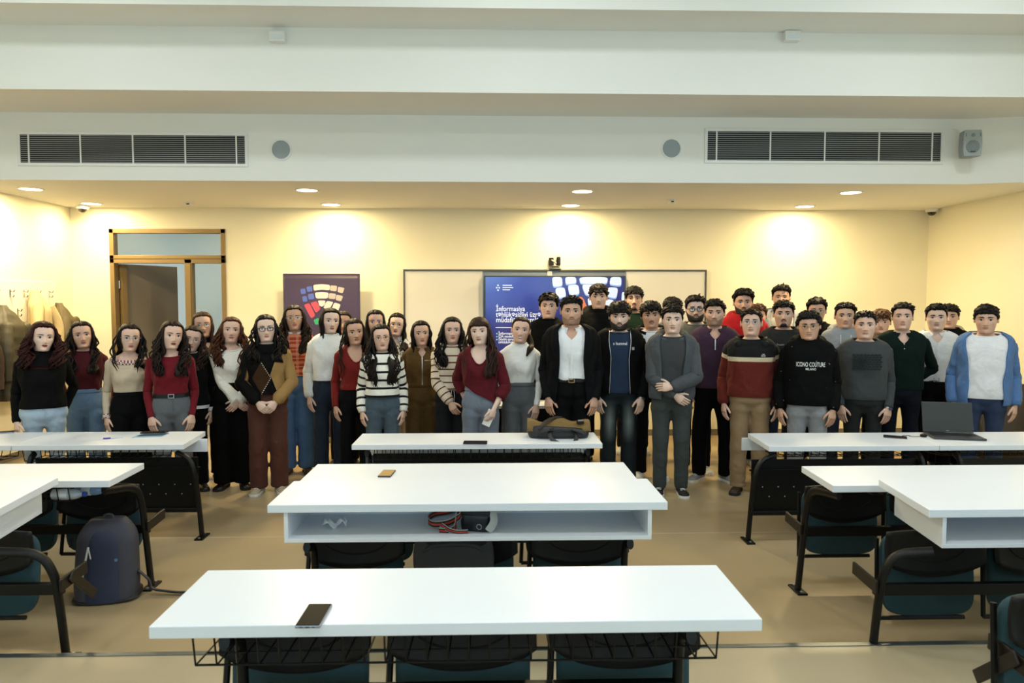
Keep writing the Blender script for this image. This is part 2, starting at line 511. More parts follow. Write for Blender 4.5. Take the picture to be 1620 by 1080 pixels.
# wall loudspeaker
p = on_y(1533, 230, Y_F1 - .16)
e = empty('loudspeaker', (p.x, p.y, p.z), math.radians(-6)); tag(e, 'grey wall loudspeaker with round woofer hanging beside the long vent', 'loudspeaker')
b = MB()
prof = [(-.115, .078), (-.06, .087), (0, .090), (.07, .088), (.135, .080)]
P = []
for z, hw in prof:
    P.append([(-hw, -.07, z), (hw, -.07, z), (hw * .72, .07, z), (-hw * .72, .07, z)])
b.grid(P, True, True, True)
b.build('cabinet', mat('loudspeaker_grey', (158, 166, 168), .55, var=.05, scale=120, bump=.1, bscale=600), e, bevel=.006)
RX = Matrix.Rotation(PI / 2, 3, 'X')
MB().lathe([(.062, .07), (.062, .076), (.05, .074), (.02, .068), (.001, .07)], 28, rot=RX, c=(0, 0, -.025)).build('woofer', mat('woofer_grey', (122, 134, 134), .6, bump=.3, bscale=900), e, smooth=True, angle=.6)
MB().lathe([(.018, .07), (.018, .075), (.001, .076)], 18, rot=RX, c=(0, 0, .085)).build('tweeter', mat('woofer_grey', (122, 134, 134)), e, smooth=True, angle=.6)
for s in (-1, 1):
    MB().box((s * .066, -.071, .088), (.007, .004, .034)).build('port', mat('port_grey', (110, 118, 120), .6), e)
MB().box((0, -.073, -.072), (.05, .004, .008)).build('badge', M_BLACKP, e)
MB().box2((-.04, .04, -.02), (.04, .11, .10)).build('wall_bracket', M_WHITE_MATT, e)
MB().tube(spline([(-.03, .1, .14), (-.06, .11, .18), (-.10, .11, .185)], 8), .004, 6).build('cable', M_WHITE_MATT, e)

# dome cameras in the corners, ceiling sensors
def dome(loc, label):
    e = empty('dome_camera', loc); tag(e, label, 'security camera', 'white dome cameras in the stage corners')
    MB().lathe([(.075, 0), (.075, -.03), (.066, -.045)], 28).build('housing', M_WHITE_MATT, e, smooth=True, angle=.5)
    MB().lathe([(.05, -.045), (.046, -.065), (.03, -.082), (.008, -.09)], 24).build('dome', mat('smoked_dome', (30, 24, 20), .1, coat=.5), e, smooth=True, angle=.9)
dome((on_y(131, 340, 9.1).x, 9.1, Z_STAGE), 'white dome camera at the ceiling above the coat rack wall')
dome((on_y(1474, 340, 9.1).x, 9.1, Z_STAGE), 'white dome camera at the ceiling in the corner past the bare wall')
for x, y, lab in ((299, 319, 'small white ceiling detector in front of the door transom'), (1063, 315, 'small white ceiling detector in front of the whiteboard edge')):
    d = on_z(x, y, Z_STAGE)
    e = empty('smoke_detector', (d.x, d.y, Z_STAGE)); tag(e, lab, 'detector', 'ceiling detectors over the stage')
    MB().lathe([(.055, 0), (.055, -.012), (.035, -.02), (.034, -.04), (.02, -.045)], 24).build('housing', M_WHITE_MATT, e, smooth=True, angle=.5)
    MB().box((0, -.034, -.03), (.03, .006, .012)).build('sensor_slot', M_BLACKP, e)

# ------------------------------------------------------------------ whiteboard and screen
wb0, wb1 = on_y(638, 426, Y_WALL - .05), on_y(1118, 426, Y_WALL - .05)
ZB1, ZB0 = wb0.z, wb0.z - 1.22
brd = empty('whiteboard', ((wb0.x + wb1.x) / 2, Y_WALL, ZB0)); tag(brd, 'wide sliding whiteboard with thin metal frame on the stage wall', 'whiteboard')
W = wb1.x - wb0.x; H = ZB1 - ZB0
M_ALU = mat('aluminium_frame', (150, 150, 146), .35, .8)
M_ALU_D = mat('dark_frame_edge', (88, 84, 78), .4, .6)
fr = MB()
for lo, hi in (((-W / 2, -.06, H - .02), (W / 2, 0, H)), ((-W / 2, -.06, 0), (W / 2, 0, .03)), ((-W / 2, -.06, .03), (-W / 2 + .018, 0, H - .02)), ((W / 2 - .018, -.06, .03), (W / 2, 0, H - .02))):
    fr.box2(lo, hi)
fr.build('frame', M_ALU_D, brd, bevel=.002)
M_BOARD = mat('whiteboard_enamel', (226, 222, 212), .35, var=.02, scale=3, spec=.3)
M_BACK = mat('board_back_rail', (150, 152, 150), .4, .5)
sx0, sx1 = on_y(766, 440, 9.15).x - (wb0.x + wb1.x) / 2, on_y(990, 440, 9.15).x - (wb0.x + wb1.x) / 2
MB().box2((-W / 2 + .018, -.045, .03), (sx0 - .01, -.03, H - .02)).build('panel', M_BOARD, brd)
MB().box2((sx1 + .01, -.045, .03), (W / 2 - .018, -.03, H - .02)).build('panel', M_BOARD, brd)
MB().box2((sx0 - .01, -.02, .03), (sx1 + .01, -.002, H - .02)).build('back_rail', M_BACK, brd)
for xx in (sx0 - .022, sx1 + .012):
    MB().box2((xx, -.052, .03), (xx + .012, -.028, H - .02)).build('panel_edge', M_ALU, brd)
MB().box2(((sx0 + sx1) / 2 - .09, -.05, H - .085), ((sx0 + sx1) / 2 - .03, -.018, H - .02)).build('bracket', M_WHITE_MATT, brd)

SZ1 = on_y(880, 436, 9.15).z
SW = sx1 - sx0; SH = SW * 9 / 16 + .03
scr = empty('display_screen', ((wb0.x + wb1.x) / 2 + (sx0 + sx1) / 2, 9.2, SZ1 - SH)); tag(scr, 'large flat lecture screen showing a blue slide with white lettering', 'screen')
bz = MB()
for lo, hi in (((-SW / 2, -.045, SH - .016), (SW / 2, 0, SH)), ((-SW / 2, -.045, 0), (SW / 2, 0, .03)), ((-SW / 2, -.045, .03), (-SW / 2 + .016, 0, SH - .016)), ((SW / 2 - .016, -.045, .03), (SW / 2, 0, SH - .016))):
    bz.box2(lo, hi)
bz.build('bezel', mat('screen_bezel', (62, 68, 72), .35, .4), scr, bevel=.002)
MB().box2((-SW / 2 + .01, -.03, .01), (SW / 2 - .01, .02, SH - .01)).build('back_shell', M_BLACKP, scr)
def emit_mat(name, col, s):
    return mat(name, tuple(k * .15 for k in col), .12, emit=col, estr=s, var=0)
# the slide: blue with a lighter wash, with the screen's reflected glare painted into the colour toward its upper corner
m = bpy.data.materials.new('slide_blue_glare'); m.use_nodes = True
nt, N, L = nodes_of(m); bsd = N['Principled BSDF']; bsd.inputs['Base Color'].default_value = (.01, .01, .02, 1); bsd.inputs['Roughness'].default_value = .15
tc = N.new('ShaderNodeTexCoord'); sep = N.new('ShaderNodeSeparateXYZ'); L.new(tc.outputs['Generated'], sep.inputs[0])
cr = N.new('ShaderNodeValToRGB'); e_ = cr.color_ramp.elements
e_[0].position = 0.12; e_[0].color = lin((214, 232, 250)); e_[1].position = 1.0; e_[1].color = lin((40, 46, 112))
k = cr.color_ramp.elements.new(.38); k.color = lin((120, 160, 222)); k = cr.color_ramp.elements.new(.62); k.color = lin((62, 82, 168))
dd = N.new('ShaderNodeVectorMath'); dd.operation = 'DISTANCE'; dd.inputs[1].default_value = (-.05, .5, 1.15)
L.new(tc.outputs['Generated'], dd.inputs[0]); L.new(dd.outputs['Value'], cr.inputs['Fac'])
L.new(cr.outputs['Color'], bsd.inputs['Emission Color']); bsd.inputs['Emission Strength'].default_value = .95
MB().box2((-SW / 2 + .016, -.042, .03), (SW / 2 - .016, -.034, SH - .016)).build('slide', m, scr)
M_SLW = emit_mat('slide_white', (1, 1, 1), .9)
M_SLK = emit_mat('slide_key_white', (.80, .88, 1.0), .85)
M_SLB = emit_mat('slide_key_shade', (.30, .45, .85), .8)
M_SLO = emit_mat('slide_orange', (.95, .20, .05), .85)
SCX, SCZ = scr.location.x, scr.location.z
def to_scr(x, y):
    p = on_y(x, y, 9.158); return (p.x - SCX, p.z - SCZ)
def slide_text(txt, x, y, h, m=M_SLW, bold=True, wpx=None, name='slide_lettering'):
    v, f = text_pts(txt, 1.0, bold)
    hh = h * 9.158 / F_PX
    s = hh / .52
    sx = s if wpx is None else wpx * 9.158 / F_PX / max(v[:, 0].max(), .01)
    bx, bz_ = to_scr(x, y)
    mb = MB(); mb.add(np.stack([v[:, 0] * sx + bx, np.full(len(v), -.0445), v[:, 1] * s + bz_], 1), f)
    mb.build(name, m, scr)
slide_text('İnformasiya', 784.5, 492, 6.0, wpx=46)
slide_text('təhlükəsizliyi üzrə', 784.5, 501, 6.0, wpx=71)
slide_text('müdafiə sistemləri', 784.5, 509.5, 6.0, wpx=75)
a_, b_ = to_scr(784, 518.5), to_scr(856, 517.3)
MB().box2((a_[0], -.0445, a_[1]), (b_[0], -.0435, b_[1])).build('slide_rule', M_SLW, scr)
for i, (tx, yy) in enumerate((('İnformasiya', 529), ('CIA modeli v', 533.7), ('Dövlət qurum', 538.3), ('təhlükəsizli', 543))):
    slide_text(tx, 788.5, yy, 3.0, wpx=27)
    if i < 3:
        q = to_scr(786, yy - 1.4)
        MB().lathe([(.0005, .0445), (.008, .0445)], 10, rot=RX, c=(q[0], 0, q[1]), cap=False).build('slide_bullet', emit_mat('slide_teal', (.3, .85, .8), .8), scr)
for yy, wl in ((452, 15), (455.5, 17), (459, 12)):
    a_, b_ = to_scr(795, yy), to_scr(795 + wl, yy - 1.5)
    MB().box2((a_[0], -.0445, a_[1]), (b_[0], -.0435, b_[1])).build('slide_small_print', M_SLK, scr)
lg = MB()
for dx, dz in ((0, 0), (.03, 0), (.015, .03), (.015, -.03)):
    q = to_scr(786, 455); lg.lathe([(.0005, .0445), (.011, .0445)], 8, rot=RX, c=(q[0] + dx, 0, q[1] + dz), cap=False)
lg.build('slide_emblem', M_SLK, scr)
def rounded(poly, r=.3, n=4):
    poly = np.asarray(poly, float); out = []
    k = len(poly)
    for i in range(k):
        p0, p1, p2 = poly[i - 1], poly[i], poly[(i + 1) % k]
        a, b = p1 + (p0 - p1) * r, p1 + (p2 - p1) * r
        for s in np.linspace(0, 1, n):
            out.append((1 - s) ** 2 * a + 2 * s * (1 - s) * p1 + s * s * b)
    return np.array(out)
def key_shape(poly, m, parent, fn, depth, name, r=.28):
    q = rounded([fn(*p) for p in poly], r)
    mb = MB(); n = len(q)
    mb.add([(p[0], depth, p[1]) for p in q], [list(range(n))[::-1]])
    return mb.build(name, m, parent)
# keys of the slide's keyboard emblem (px outlines on the screen); each key has a shaded lower edge
KEYS = [((873, 438), (889, 438), (890, 452), (875, 454)), ((894, 438), (911, 438), (912, 448), (895, 450)), ((916, 438), (962, 438), (960, 449), (918, 449)),
        ((966, 438), (983, 438), (983, 452), (964, 450)), ((878, 456), (893, 454), (896, 469), (881, 472)), ((898, 451), (915, 450), (917, 465), (901, 467)),
        ((920, 450), (938, 450), (937, 467), (926, 466)), ((962, 454), (978, 455), (975, 472), (960, 469)), ((929, 472), (942, 470), (941, 488), (932, 486)), ((946, 472), (972, 474), (968, 486), (948, 490)), ((984, 462), (988, 462), (988, 476), (983, 475))]
for kp in KEYS:
    key_shape([(x, y + 2.2) for x, y in kp], M_SLB, scr, to_scr, -.0436, 'slide_key_edge')
    key_shape(kp, M_SLK, scr, to_scr, -.0446, 'slide_key')
key_shape(((905, 470), (922, 469), (931, 492), (914, 500)), M_SLO, scr, to_scr, -.0446, 'slide_key')
key_shape(((886, 477), (897, 473), (905, 496), (890, 500)), M_SLO, scr, to_scr, -.0446, 'slide_key')

# conference camera on the board's top edge
p = on_y(878, 426, Y_WALL - .04)
e = empty('conference_camera', (p.x, Y_WALL - .04, ZB1)); tag(e, 'small black and silver conference camera on top of the whiteboard frame', 'camera')
MB().lathe([(.075, 0), (.08, .012), (.07, .02)], 24).build('base', M_STEEL, e, smooth=True, angle=.5)
MB().lathe([(.035, .02), (.05, .035), (.07, .042), (.06, .05)], 24).build('turntable', M_ALU, e, smooth=True, angle=.5)
MB().box2((-.075, -.03, .05), (-.02, .03, .15)).build('yoke', M_BLACKP, e, bevel=.006)
MB().box2((.02, -.03, .05), (.07, .03, .165)).build('yoke', M_BLACKP, e, bevel=.016)
MB().tube([(-.05, -.034, .12), (.015, -.034, .075)], .012, 10).build('lens_barrel', M_STEEL, e, smooth=True, angle=.7)
MB().tube([(-.03, 0, .14), (.05, .01, .195)], .004, 6).build('antenna', M_STEEL, e)

# roll-up banner
b0, b1 = on_y(447, 430, 8.95), on_y(570, 430, 8.95)
ban = empty('rollup_banner', ((b0.x + b1.x) / 2, 8.95, 0)); tag(ban, 'dark purple roll-up banner with coloured keyboard keys between door and whiteboard', 'banner')
BW, BZ = (b1.x - b0.x), b0.z
R_, C_ = 30, 28
P = np.zeros((R_, C_, 3))
for r in range(R_):
    for c_ in range(C_):
        u = c_ / (C_ - 1) - .5; vv = r / (R_ - 1)
        edge = max(0, abs(u) - .33)
        P[r, c_] = (u * (BW - .01), .010 * math.sin(abs(u) * 26) * edge * 3 * (1 - .4 * vv) - .25 * edge * edge * (1 - vv * .5), .06 + vv * (BZ - .08))
mb = MB(); mb.grid(P, False)
M_BAN = mat('banner_fabric', (74, 60, 88), .45, var=.10, scale=4, spec=.5)
o = mb.build('fabric', M_BAN, ban, smooth=True)
so = o.modifiers.new('thickness', 'SOLIDIFY'); so.thickness = .003; so.offset = 1.0
MB().box2((-BW / 2, -.012, BZ - .022), (BW / 2, .012, BZ)).build('top_bar', M_WHITE_MATT, ban, bevel=.003)
MB().box2((-BW / 2 - .01, -.06, 0), (BW / 2 + .01, .06, .07)).build('base_case', M_ALU, ban, bevel=.008)
MB().tube([(0, .03, .05), (0, .03, BZ - .02)], .009, 8).build('support_pole', M_ALU, ban)
BX0, BY0 = 440 + 0 / 10.8, 420.0
def to_ban(x, y):
    p = on_y(440 + x / 10.8, 420 + y / 10.8, 8.95); return (p.x - ban.location.x, p.z)
PK = {'banner_blue': (92, 112, 200), 'banner_white': (232, 218, 212), 'banner_grey': (196, 186, 178), 'banner_red': (206, 84, 106), 'banner_green': (70, 176, 122)}
PK = {k: mat(k, v, .5, var=.03) for k, v in PK.items()}
BK = [('banner_blue', ((382, 400), (465, 388), (478, 478), (395, 490))), ('banner_blue', ((485, 362), (580, 348), (592, 440), (500, 452))),
      ('banner_white', ((602, 330), (745, 316), (888, 330), (884, 424), (745, 412), (612, 430))), ('banner_grey', ((896, 336), (1012, 346), (1000, 440), (888, 428))), ('banner_grey', ((1026, 360), (1136, 382), (1106, 474), (1014, 450))),
      ('banner_blue', ((412, 528), (490, 516), (506, 612), (428, 622))), ('banner_blue', ((510, 488), (610, 474), (624, 572), (524, 580))),
      ('banner_white', ((628, 462), (745, 452), (866, 462), (850, 562), (650, 562))), ('banner_grey', ((876, 466), (994, 482), (976, 576), (858, 562))), ('banner_grey', ((998, 494), (1114, 520), (1078, 612), (982, 588))),
      ('banner_red', ((440, 668), (538, 640), (640, 850), (566, 906))), ('banner_red', ((550, 636), (660, 606), (730, 740), (648, 812))),
      ('banner_white', ((682, 594), (810, 594), (800, 670), (750, 704), (704, 680))), ('banner_white', ((834, 602), (950, 622), (880, 740), (772, 726))), ('banner_white', ((960, 628), (1074, 662), (1016, 800), (908, 770))),
      ('banner_green', ((606, 930), (690, 890), (730, 1000), (640, 1010)))]
for mm, kp in BK:
    key_shape(kp, PK[mm], ban, to_ban, -.0075, 'printed_key', .22)
# ================================================================== lecture desks
TOP_T = .038
def bevel_poly(pts):
    return [Vector(p) for p in pts]

def make_seat(root, org, cx, y, z0, w=.50, tilt=.10, first=False):
    """tip-up seat hung behind the legs: shell backrest with a curved lower edge, upholstered pan in an angle frame"""
    ox, oy, oz = org
    # backrest shell
    C, R = 17, 9
    P = np.zeros((R, C, 3)); zt, zb = z0 + .62, z0 + .47
    for r in range(R):
        for c in range(C):
            u = 2 * c / (C - 1) - 1; v = r / (R - 1)
            zlow = zb - .085 * (1 - u * u) ** .8
            P[r, c] = (cx + u * w / 2, y + .035 + .035 * (1 - u * u) + .015 * math.sin(v * 3), zlow + v * (zt - zlow))
    mb = MB(); mb.grid(P - np.array(org), False)
    b = mb.build('backrest', M_BLACKP, root, smooth=True)
    so = b.modifiers.new('thickness', 'SOLIDIFY'); so.thickness = .018; so.offset = 0
    # moulded ring line on the shell
    arc = [(cx + .17 * math.sin(a), y + .052 + .02 * math.cos(a), z0 + .56 - .10 * math.cos(a)) for a in np.linspace(-1.25, 1.25, 15)]
    MB().tube(np.array(arc) - np.array(org), .004, 6).build('moulded_rib', M_BLACKP, b)
    # pan: rounded slab
    n = 20; outline = []
    for k in range(n * 2):
        a = 2 * PI * k / (n * 2)
        ca, sa = math.cos(a), math.sin(a)
        outline.append((cx + (w / 2 - .015) * np.sign(ca) * abs(ca) ** .42, .205 * np.sign(sa) * abs(sa) ** .38))
    P = []
    for off, sc in ((0.0, .90), (.008, .98), (.025, 1.0), (.045, .98), (.052, .90)):
        ring = []
        for x, h in outline:
            zz = z0 + .385 + h * sc
            yy = y + .095 + off + (zz - z0 - .385) * tilt
            ring.append((cx + (x - cx) * sc, yy, zz))
        P.append(ring)
    mb = MB(); mb.grid(np.array(P) - np.array(org), True, True, True, flip=True)
    pan = mb.build('seat_cushion', M_TEAL, root, smooth=True, angle=.9)
    fr = MB()
    zb_, zt_ = z0 + .172, z0 + .56
    def yt(z): return y + .092 + (z - z0 - .385) * tilt
    L_ = cx - w / 2 - .012
    fr.tube(np.array([(L_ + .015, yt(zt_) + .03, zt_), (L_, yt(zb_) + .02, zb_), ]) - np.array(org), .012, 6)
    fr.tube(np.array([(L_, yt(zb_) + .02, zb_), (cx + w / 2 - .07, yt(zb_) + .02, zb_)]) - np.array(org), .011, 6)
    fr.build('seat_frame', M_BLACKM, pan)

def wire_basket(root, org, x0, x1, y0, y1, ztop, drop=.085):
    mb = MB()
    O = np.array(org)
    r = .0032
    n = max(3, int((x1 - x0) / .062))
    for k in range(n + 1):
        x = x0 + (x1 - x0) * k / n
        mb.tube(np.array([(x, y0, ztop - .004), (x, y0 + .02, ztop - drop), (x, y1 - .02, ztop - drop - .012), (x, y1, ztop - .03)]) - O, r, 5)
    for y, z in ((y0 + .02, ztop - drop), (y0 + .11, ztop - drop - .006), (y1 - .02, ztop - drop - .012), (y1, ztop - .03)):
        mb.tube(np.array([(x0, y, z), (x1, y, z)]) - O, r * 1.15, 5)
    mb.build('wire_basket', M_BLACKM, root)

def desk(label, group, poly, ztop, zf, legs, kind='basket', seats=(), seat_y=None, panel=None, rail=True, apron=None, bracket_x=(), basket=None):
    """poly: near-left, near-right, far-right, far-left (x, y); legs: [(foot, arm_end_y)]"""
    cx = sum(p[0] for p in poly) / 4; cy = sum(p[1] for p in poly) / 4
    org = (cx, cy, zf); O = np.array(org)
    root = empty('lecture_desk', org)
    tag(root, label, 'desk', group)
    loc = [(p[0] - cx, p[1] - cy) for p in poly]
    MB().prism(loc, ztop - TOP_T - zf, ztop - zf).build('desktop', M_WHITE, root, bevel=.003)
    for (fx, fy), (tx, ty), (ex, ey) in legs:
        zb = ztop - TOP_T - (.035 if kind != 'box' else .178)
        path = spline([(fx, fy, zf + .0), (fx * .5 + tx * .5, (fy + ty) / 2, zf + .30), (tx, ty, zb - .13), (tx * .7 + ex * .3, ty * .75 + ey * .25, zb - .038), (ex, ey, zb)], 22)
        g = MB()
        P = tube_rings(path - O, (.017, .026), 12)
        g.grid(P, True, True, True)
        lg = g.build('leg', M_BLACKM, root, smooth=True, angle=.9)
        MB().box((fx - cx, fy - cy, .006), (.06, .15, .012)).build('foot_plate', M_BLACKM, lg, bevel=.002)
        for dy in (-.055, .055):
            MB().lathe([(.009, .012), (.009, .018), (.004, .02)], 8, c=(fx - cx, fy - cy + dy, 0)).build('bolt', M_STEEL, lg)
    lx = [q[0][0] for q in legs]; ly = np.mean([q[0][1] for q in legs])
    if rail:
        MB().box(((min(lx) + max(lx)) / 2 - cx, ly - cy - .005, .365), (max(lx) - min(lx), .035, .055)).build('rail', M_BLACKM, root, bevel=.004)
    if panel:
        p0, p1 = panel
        MB().box2((min(lx) - cx + .02, ly - cy + .0, p0 - zf), (max(lx) - cx - .02, ly - cy + .012, p1 - zf)).build('modesty_panel', M_BLACKM, root)
        MB().box(((min(lx) + max(lx)) / 2 - cx, ly - cy - .012, p0 - zf + .012), (max(lx) - min(lx), .03, .03)).build('rail', M_BLACKM, root, bevel=.004)
        MB().box(((min(lx) + max(lx)) / 2 - cx, ly - cy - .006, p1 - zf - .075), (max(lx) - min(lx), .012, .012)).build('rail', M_BLACKM, root)
        dot0 = None  # pale steel discs stand in for light showing through the panel's holes
        for k in range(int((max(lx) - min(lx)) / .115)):
            for zz in (.13, .20):
                x = min(lx) + .1 + k * .115 + (.05 if zz == .13 else 0)
                if x > max(lx) - .05: continue
                if dot0 is None:
                    r_ = dot0 = MB().lathe([(.005, 0), (.004, .003), (.001, .004)], 8, rot=Matrix.Rotation(PI / 2, 3, 'X')).build('hole_dot', M_STEEL, root)
                else:
                    r_ = dot0.copy(); COL.objects.link(r_); r_.parent = root
                r_.location = (x - cx, ly - cy, p0 - zf + zz)
    if apron:
        a0, a1, ya, za0, za1 = apron
        MB().box2((a0 - cx, ya - cy, za0 - zf), (a1 - cx, ya + .02 - cy, za1 - zf)).build('front_board', M_WHITE, root, bevel=.002)
    if kind == 'box':
        # open shelf box under the top, mouth toward the user's side
        zb = ztop - TOP_T
        h, t, ins = .145, .018, .072
        def lerp(i, j, s): return (loc[i][0] + (loc[j][0] - loc[i][0]) * s, loc[i][1] + (loc[j][1] - loc[i][1]) * s)
        nl, nr, fr_, fl_ = loc
        bl = (nl[0] + ins, nl[1] + .012); br = (nr[0] - ins, nr[1] + .012)
        tl = (fl_[0] + ins, fl_[1] - .03); tr = (fr_[0] - ins, fr_[1] - .03)
        z0_, z1_ = zb - h - zf, zb - zf
        MB().prism([bl, br, tr, tl], z0_, z0_ + t).build('shelf', M_WHITE, root, bevel=.0015)
        MB().prism([bl, (bl[0] + t, bl[1]), (tl[0] + t, tl[1]), tl], z0_ + t, z1_).build('side_panel', M_WHITE, root)
        MB().prism([(br[0] - t, br[1]), br, tr, (tr[0] - t, tr[1])], z0_ + t, z1_).build('side_panel', M_WHITE, root)
        MB().prism([(tl[0] + t, tl[1] - t), (tr[0] - t, tr[1] - t), (tr[0] - t, tr[1]), (tl[0] + t, tl[1])], z0_ + t, z1_ - .02).build('back_panel', M_WHITE, root)
    if basket:
        wire_basket(root, org, basket[0], basket[1], basket[2], basket[3], ztop - TOP_T, basket[4] if len(basket) > 4 else .085)
    for sx in seats:
        make_seat(root, org, sx, seat_y if seat_y is not None else ly + .02, zf)
    for bx, sgn, cross in bracket_x:
        (fx, fy), (tx, ty) = legs[0][0], legs[0][1]
        if bx is None: bx = fx * .4 + tx * .6 + .022 * sgn
        by = fy * .4 + ty * .6
        g = MB()
        g.box((bx - cx, by - cy + .095, .395), (.014, .23, .062), Matrix.Rotation(.06, 3, 'X'))
        g.build('seat_bracket', M_BROWNM, root, bevel=.004)
        if cross:
            g = MB(); g.box((bx - cx + .016 * sgn, by - cy + .15, .33), (.012, .27, .05), Matrix.Rotation(-.72, 3, 'X'))
            g.build('seat_arm', M_BROWNM, root, bevel=.004)
    return root

G_MID, G_DOOR, G_WIN = 'middle block lecture desks', 'door side lecture desks', 'window side lecture desks'
def rect_px(xl, xr, yn, xfl, xfr, yf, z):
    a, b = on_z(xl, yn, z), on_z(xr, yn, z)
    c, d = on_z(xfr, yf, z), on_z(xfl, yf, z)
    return [(a.x, a.y), (b.x, b.y), (c.x, c.y), (d.x, d.y)]
Z1, Z2, Z3, Z4 = .703, .754, .805, .793
DD = .45
def mid_poly(xl, xr, yn): return [(xl, yn), (xr, yn), (xr, yn + DD), (xl, yn + DD)]
def mid_legs(xl, xr, yn, ins=.17):
    out = []
    for x in (xl + ins, xr - ins):
        out.append(((x, yn + .22), (x, yn + .20), (x, yn + .05)))
    return out
ROW1 = desk('middle block desk with the brown messenger bag lying on it', G_MID, mid_poly(-1.015, .815, 5.26), Z1, 0, mid_legs(-1.015, .815, 5.26, .10),
            panel=(.20, .59), rail=False, apron=(-.94, .74, 5.62, .55, .65), basket=(-.90, .72, 5.30, 5.58))
ROW2 = desk('middle block desk with a lone gold-backed phone on it', G_MID, mid_poly(-1.06, .815, 3.965), Z2, 0, mid_legs(-1.06, .815, 3.965),
            seats=(-.70, -.13, .44), basket=(-.9, .68, 4.0, 4.26))
ROW3 = desk('middle block desk with an open shelf holding a strap and case', G_MID, mid_poly(-1.037, .828, 3.345), Z3, 0, mid_legs(-1.037, .828, 3.345, .165),
            kind='box', seats=(-.69, -.12, .45))
ROW4 = desk('desk on the raised tier with a single black phone lying on it', G_MID, mid_poly(-1.008, .815, 2.115), Z4, TIER_Z, mid_legs(-1.008, .815, 2.115, .20),
            seats=(-.66, -.10, .46), basket=(-.905, .70, 2.17, 2.42, .118))

def side_desk(label, group, near, far, outer, ztop, foot, sgn, **k):
    """near / far: px corners of the aisle end; outer: world x of the other end; foot: px of the aisle foot"""
    a, b = on_z(near[0], near[1], ztop), on_z(far[0], far[1], ztop)
    yn, yf = a.y, b.y
    f = on_z(foot[0], foot[1], 0)
    if sgn < 0: poly = [(outer, yn), (a.x, yn), (b.x, yf), (outer, yf)]
    else: poly = [(a.x, yn), (outer, yn), (outer, yf), (b.x, yf)]
    ly = f.y
    in_x = a.x
    inner = ((f.x, ly), (f.x + sgn * .03, ly - .04), (in_x + sgn * .07, yn + .07))
    ox = outer - sgn * .12
    outerl = ((ox, ly), (ox, ly - .04), (ox, yn + .07))
    return desk(label, group, poly, ztop, 0, [inner, outerl], **k), (a, b, f)
# door side block
d, (a, b, f) = side_desk('door side desk nearest the standing group, with a pen and booklet', G_DOOR, (290, 703), (325, 682), -3.468, Z1, (320, 850), -1, panel=(.20, .60), rail=False,
          apron=(-3.45, -2.21, 5.66, .575, .675), basket=(-3.4, -2.45, 5.32, 5.60))
desk('door side desk beside the coat wall, with a dark phone on its end', G_DOOR, [(-4.85, a.y), (-3.474, a.y), (-3.474, b.y), (-4.85, b.y)], Z1, 0,
     [((-3.62, f.y), (-3.62, f.y - .04), (-3.62, a.y + .07)), ((-4.7, f.y), (-4.7, f.y - .04), (-4.7, a.y + .07))], panel=(.20, .60), rail=False, basket=(-4.6, -3.6, 5.32, 5.60))
side_desk('door side desk behind the navy backpack, with bottles stored under it', G_DOOR, (173, 760), (228, 732), -4.0, Z2, (240, 928), -1,
          seats=(-2.42, -2.95, -3.48), bracket_x=((None, 1, False),), basket=(-3.8, -2.35, 4.05, 4.33))
side_desk('door side desk with a white shelf box, in front of the navy backpack', G_DOOR, (-4, 806), (92, 755), -4.1, Z3, (106, 1046), -1, kind='box',
          seats=(-2.50, -3.05, -3.6), bracket_x=((None, 1, True),))
# window side block
d, (a, b, f) = side_desk('window side desk with the open laptop on it', G_WIN, (1217, 706), (1183, 685), 3.24, Z1, (1183, 856), 1, panel=(.20, .60), rail=False,
          apron=(1.99, 3.22, 5.66, .56, .66), basket=(2.15, 3.15, 5.32, 5.60))
desk('window side desk beside the laptop desk, bare white top', G_WIN, [(3.244, a.y), (4.7, a.y), (4.7, b.y), (3.244, b.y)], Z1, 0,
     [((3.40, f.y), (3.40, f.y - .04), (3.40, a.y + .07)), ((4.55, f.y), (4.55, f.y - .04), (4.55, a.y + .07))], panel=(.20, .60), rail=False, basket=(3.4, 4.5, 5.32, 5.60), apron=(3.26, 4.6, 5.66, .56, .66))
side_desk('window side desk between the laptop desk and the shelf box desk', G_WIN, (1318, 768), (1268, 737), 3.7, Z2, (1262, 934), 1,
          seats=(2.16, 2.69, 3.22), bracket_x=((None, -1, False),), basket=(2.2, 3.5, 4.05, 4.33))
side_desk('window side desk with a white shelf box under its top', G_WIN, (1470, 806), (1390, 758), 3.6, Z3, (1378, 1048), 1, kind='box',
          seats=(2.18, 2.72, 3.26), bracket_x=((None, -1, False),))
desk('window side desk on the raised tier, only its seat end in view', G_WIN, [(1.98, 2.115), (3.6, 2.115), (3.6, 2.565), (1.98, 2.565)], Z4, TIER_Z,
     [((2.05, 2.36), (2.05, 2.34), (2.05, 2.2)), ((3.5, 2.36), (3.5, 2.34), (3.5, 2.2))], seats=(2.06, 2.6, 3.14), bracket_x=((1.83, -1, True),))
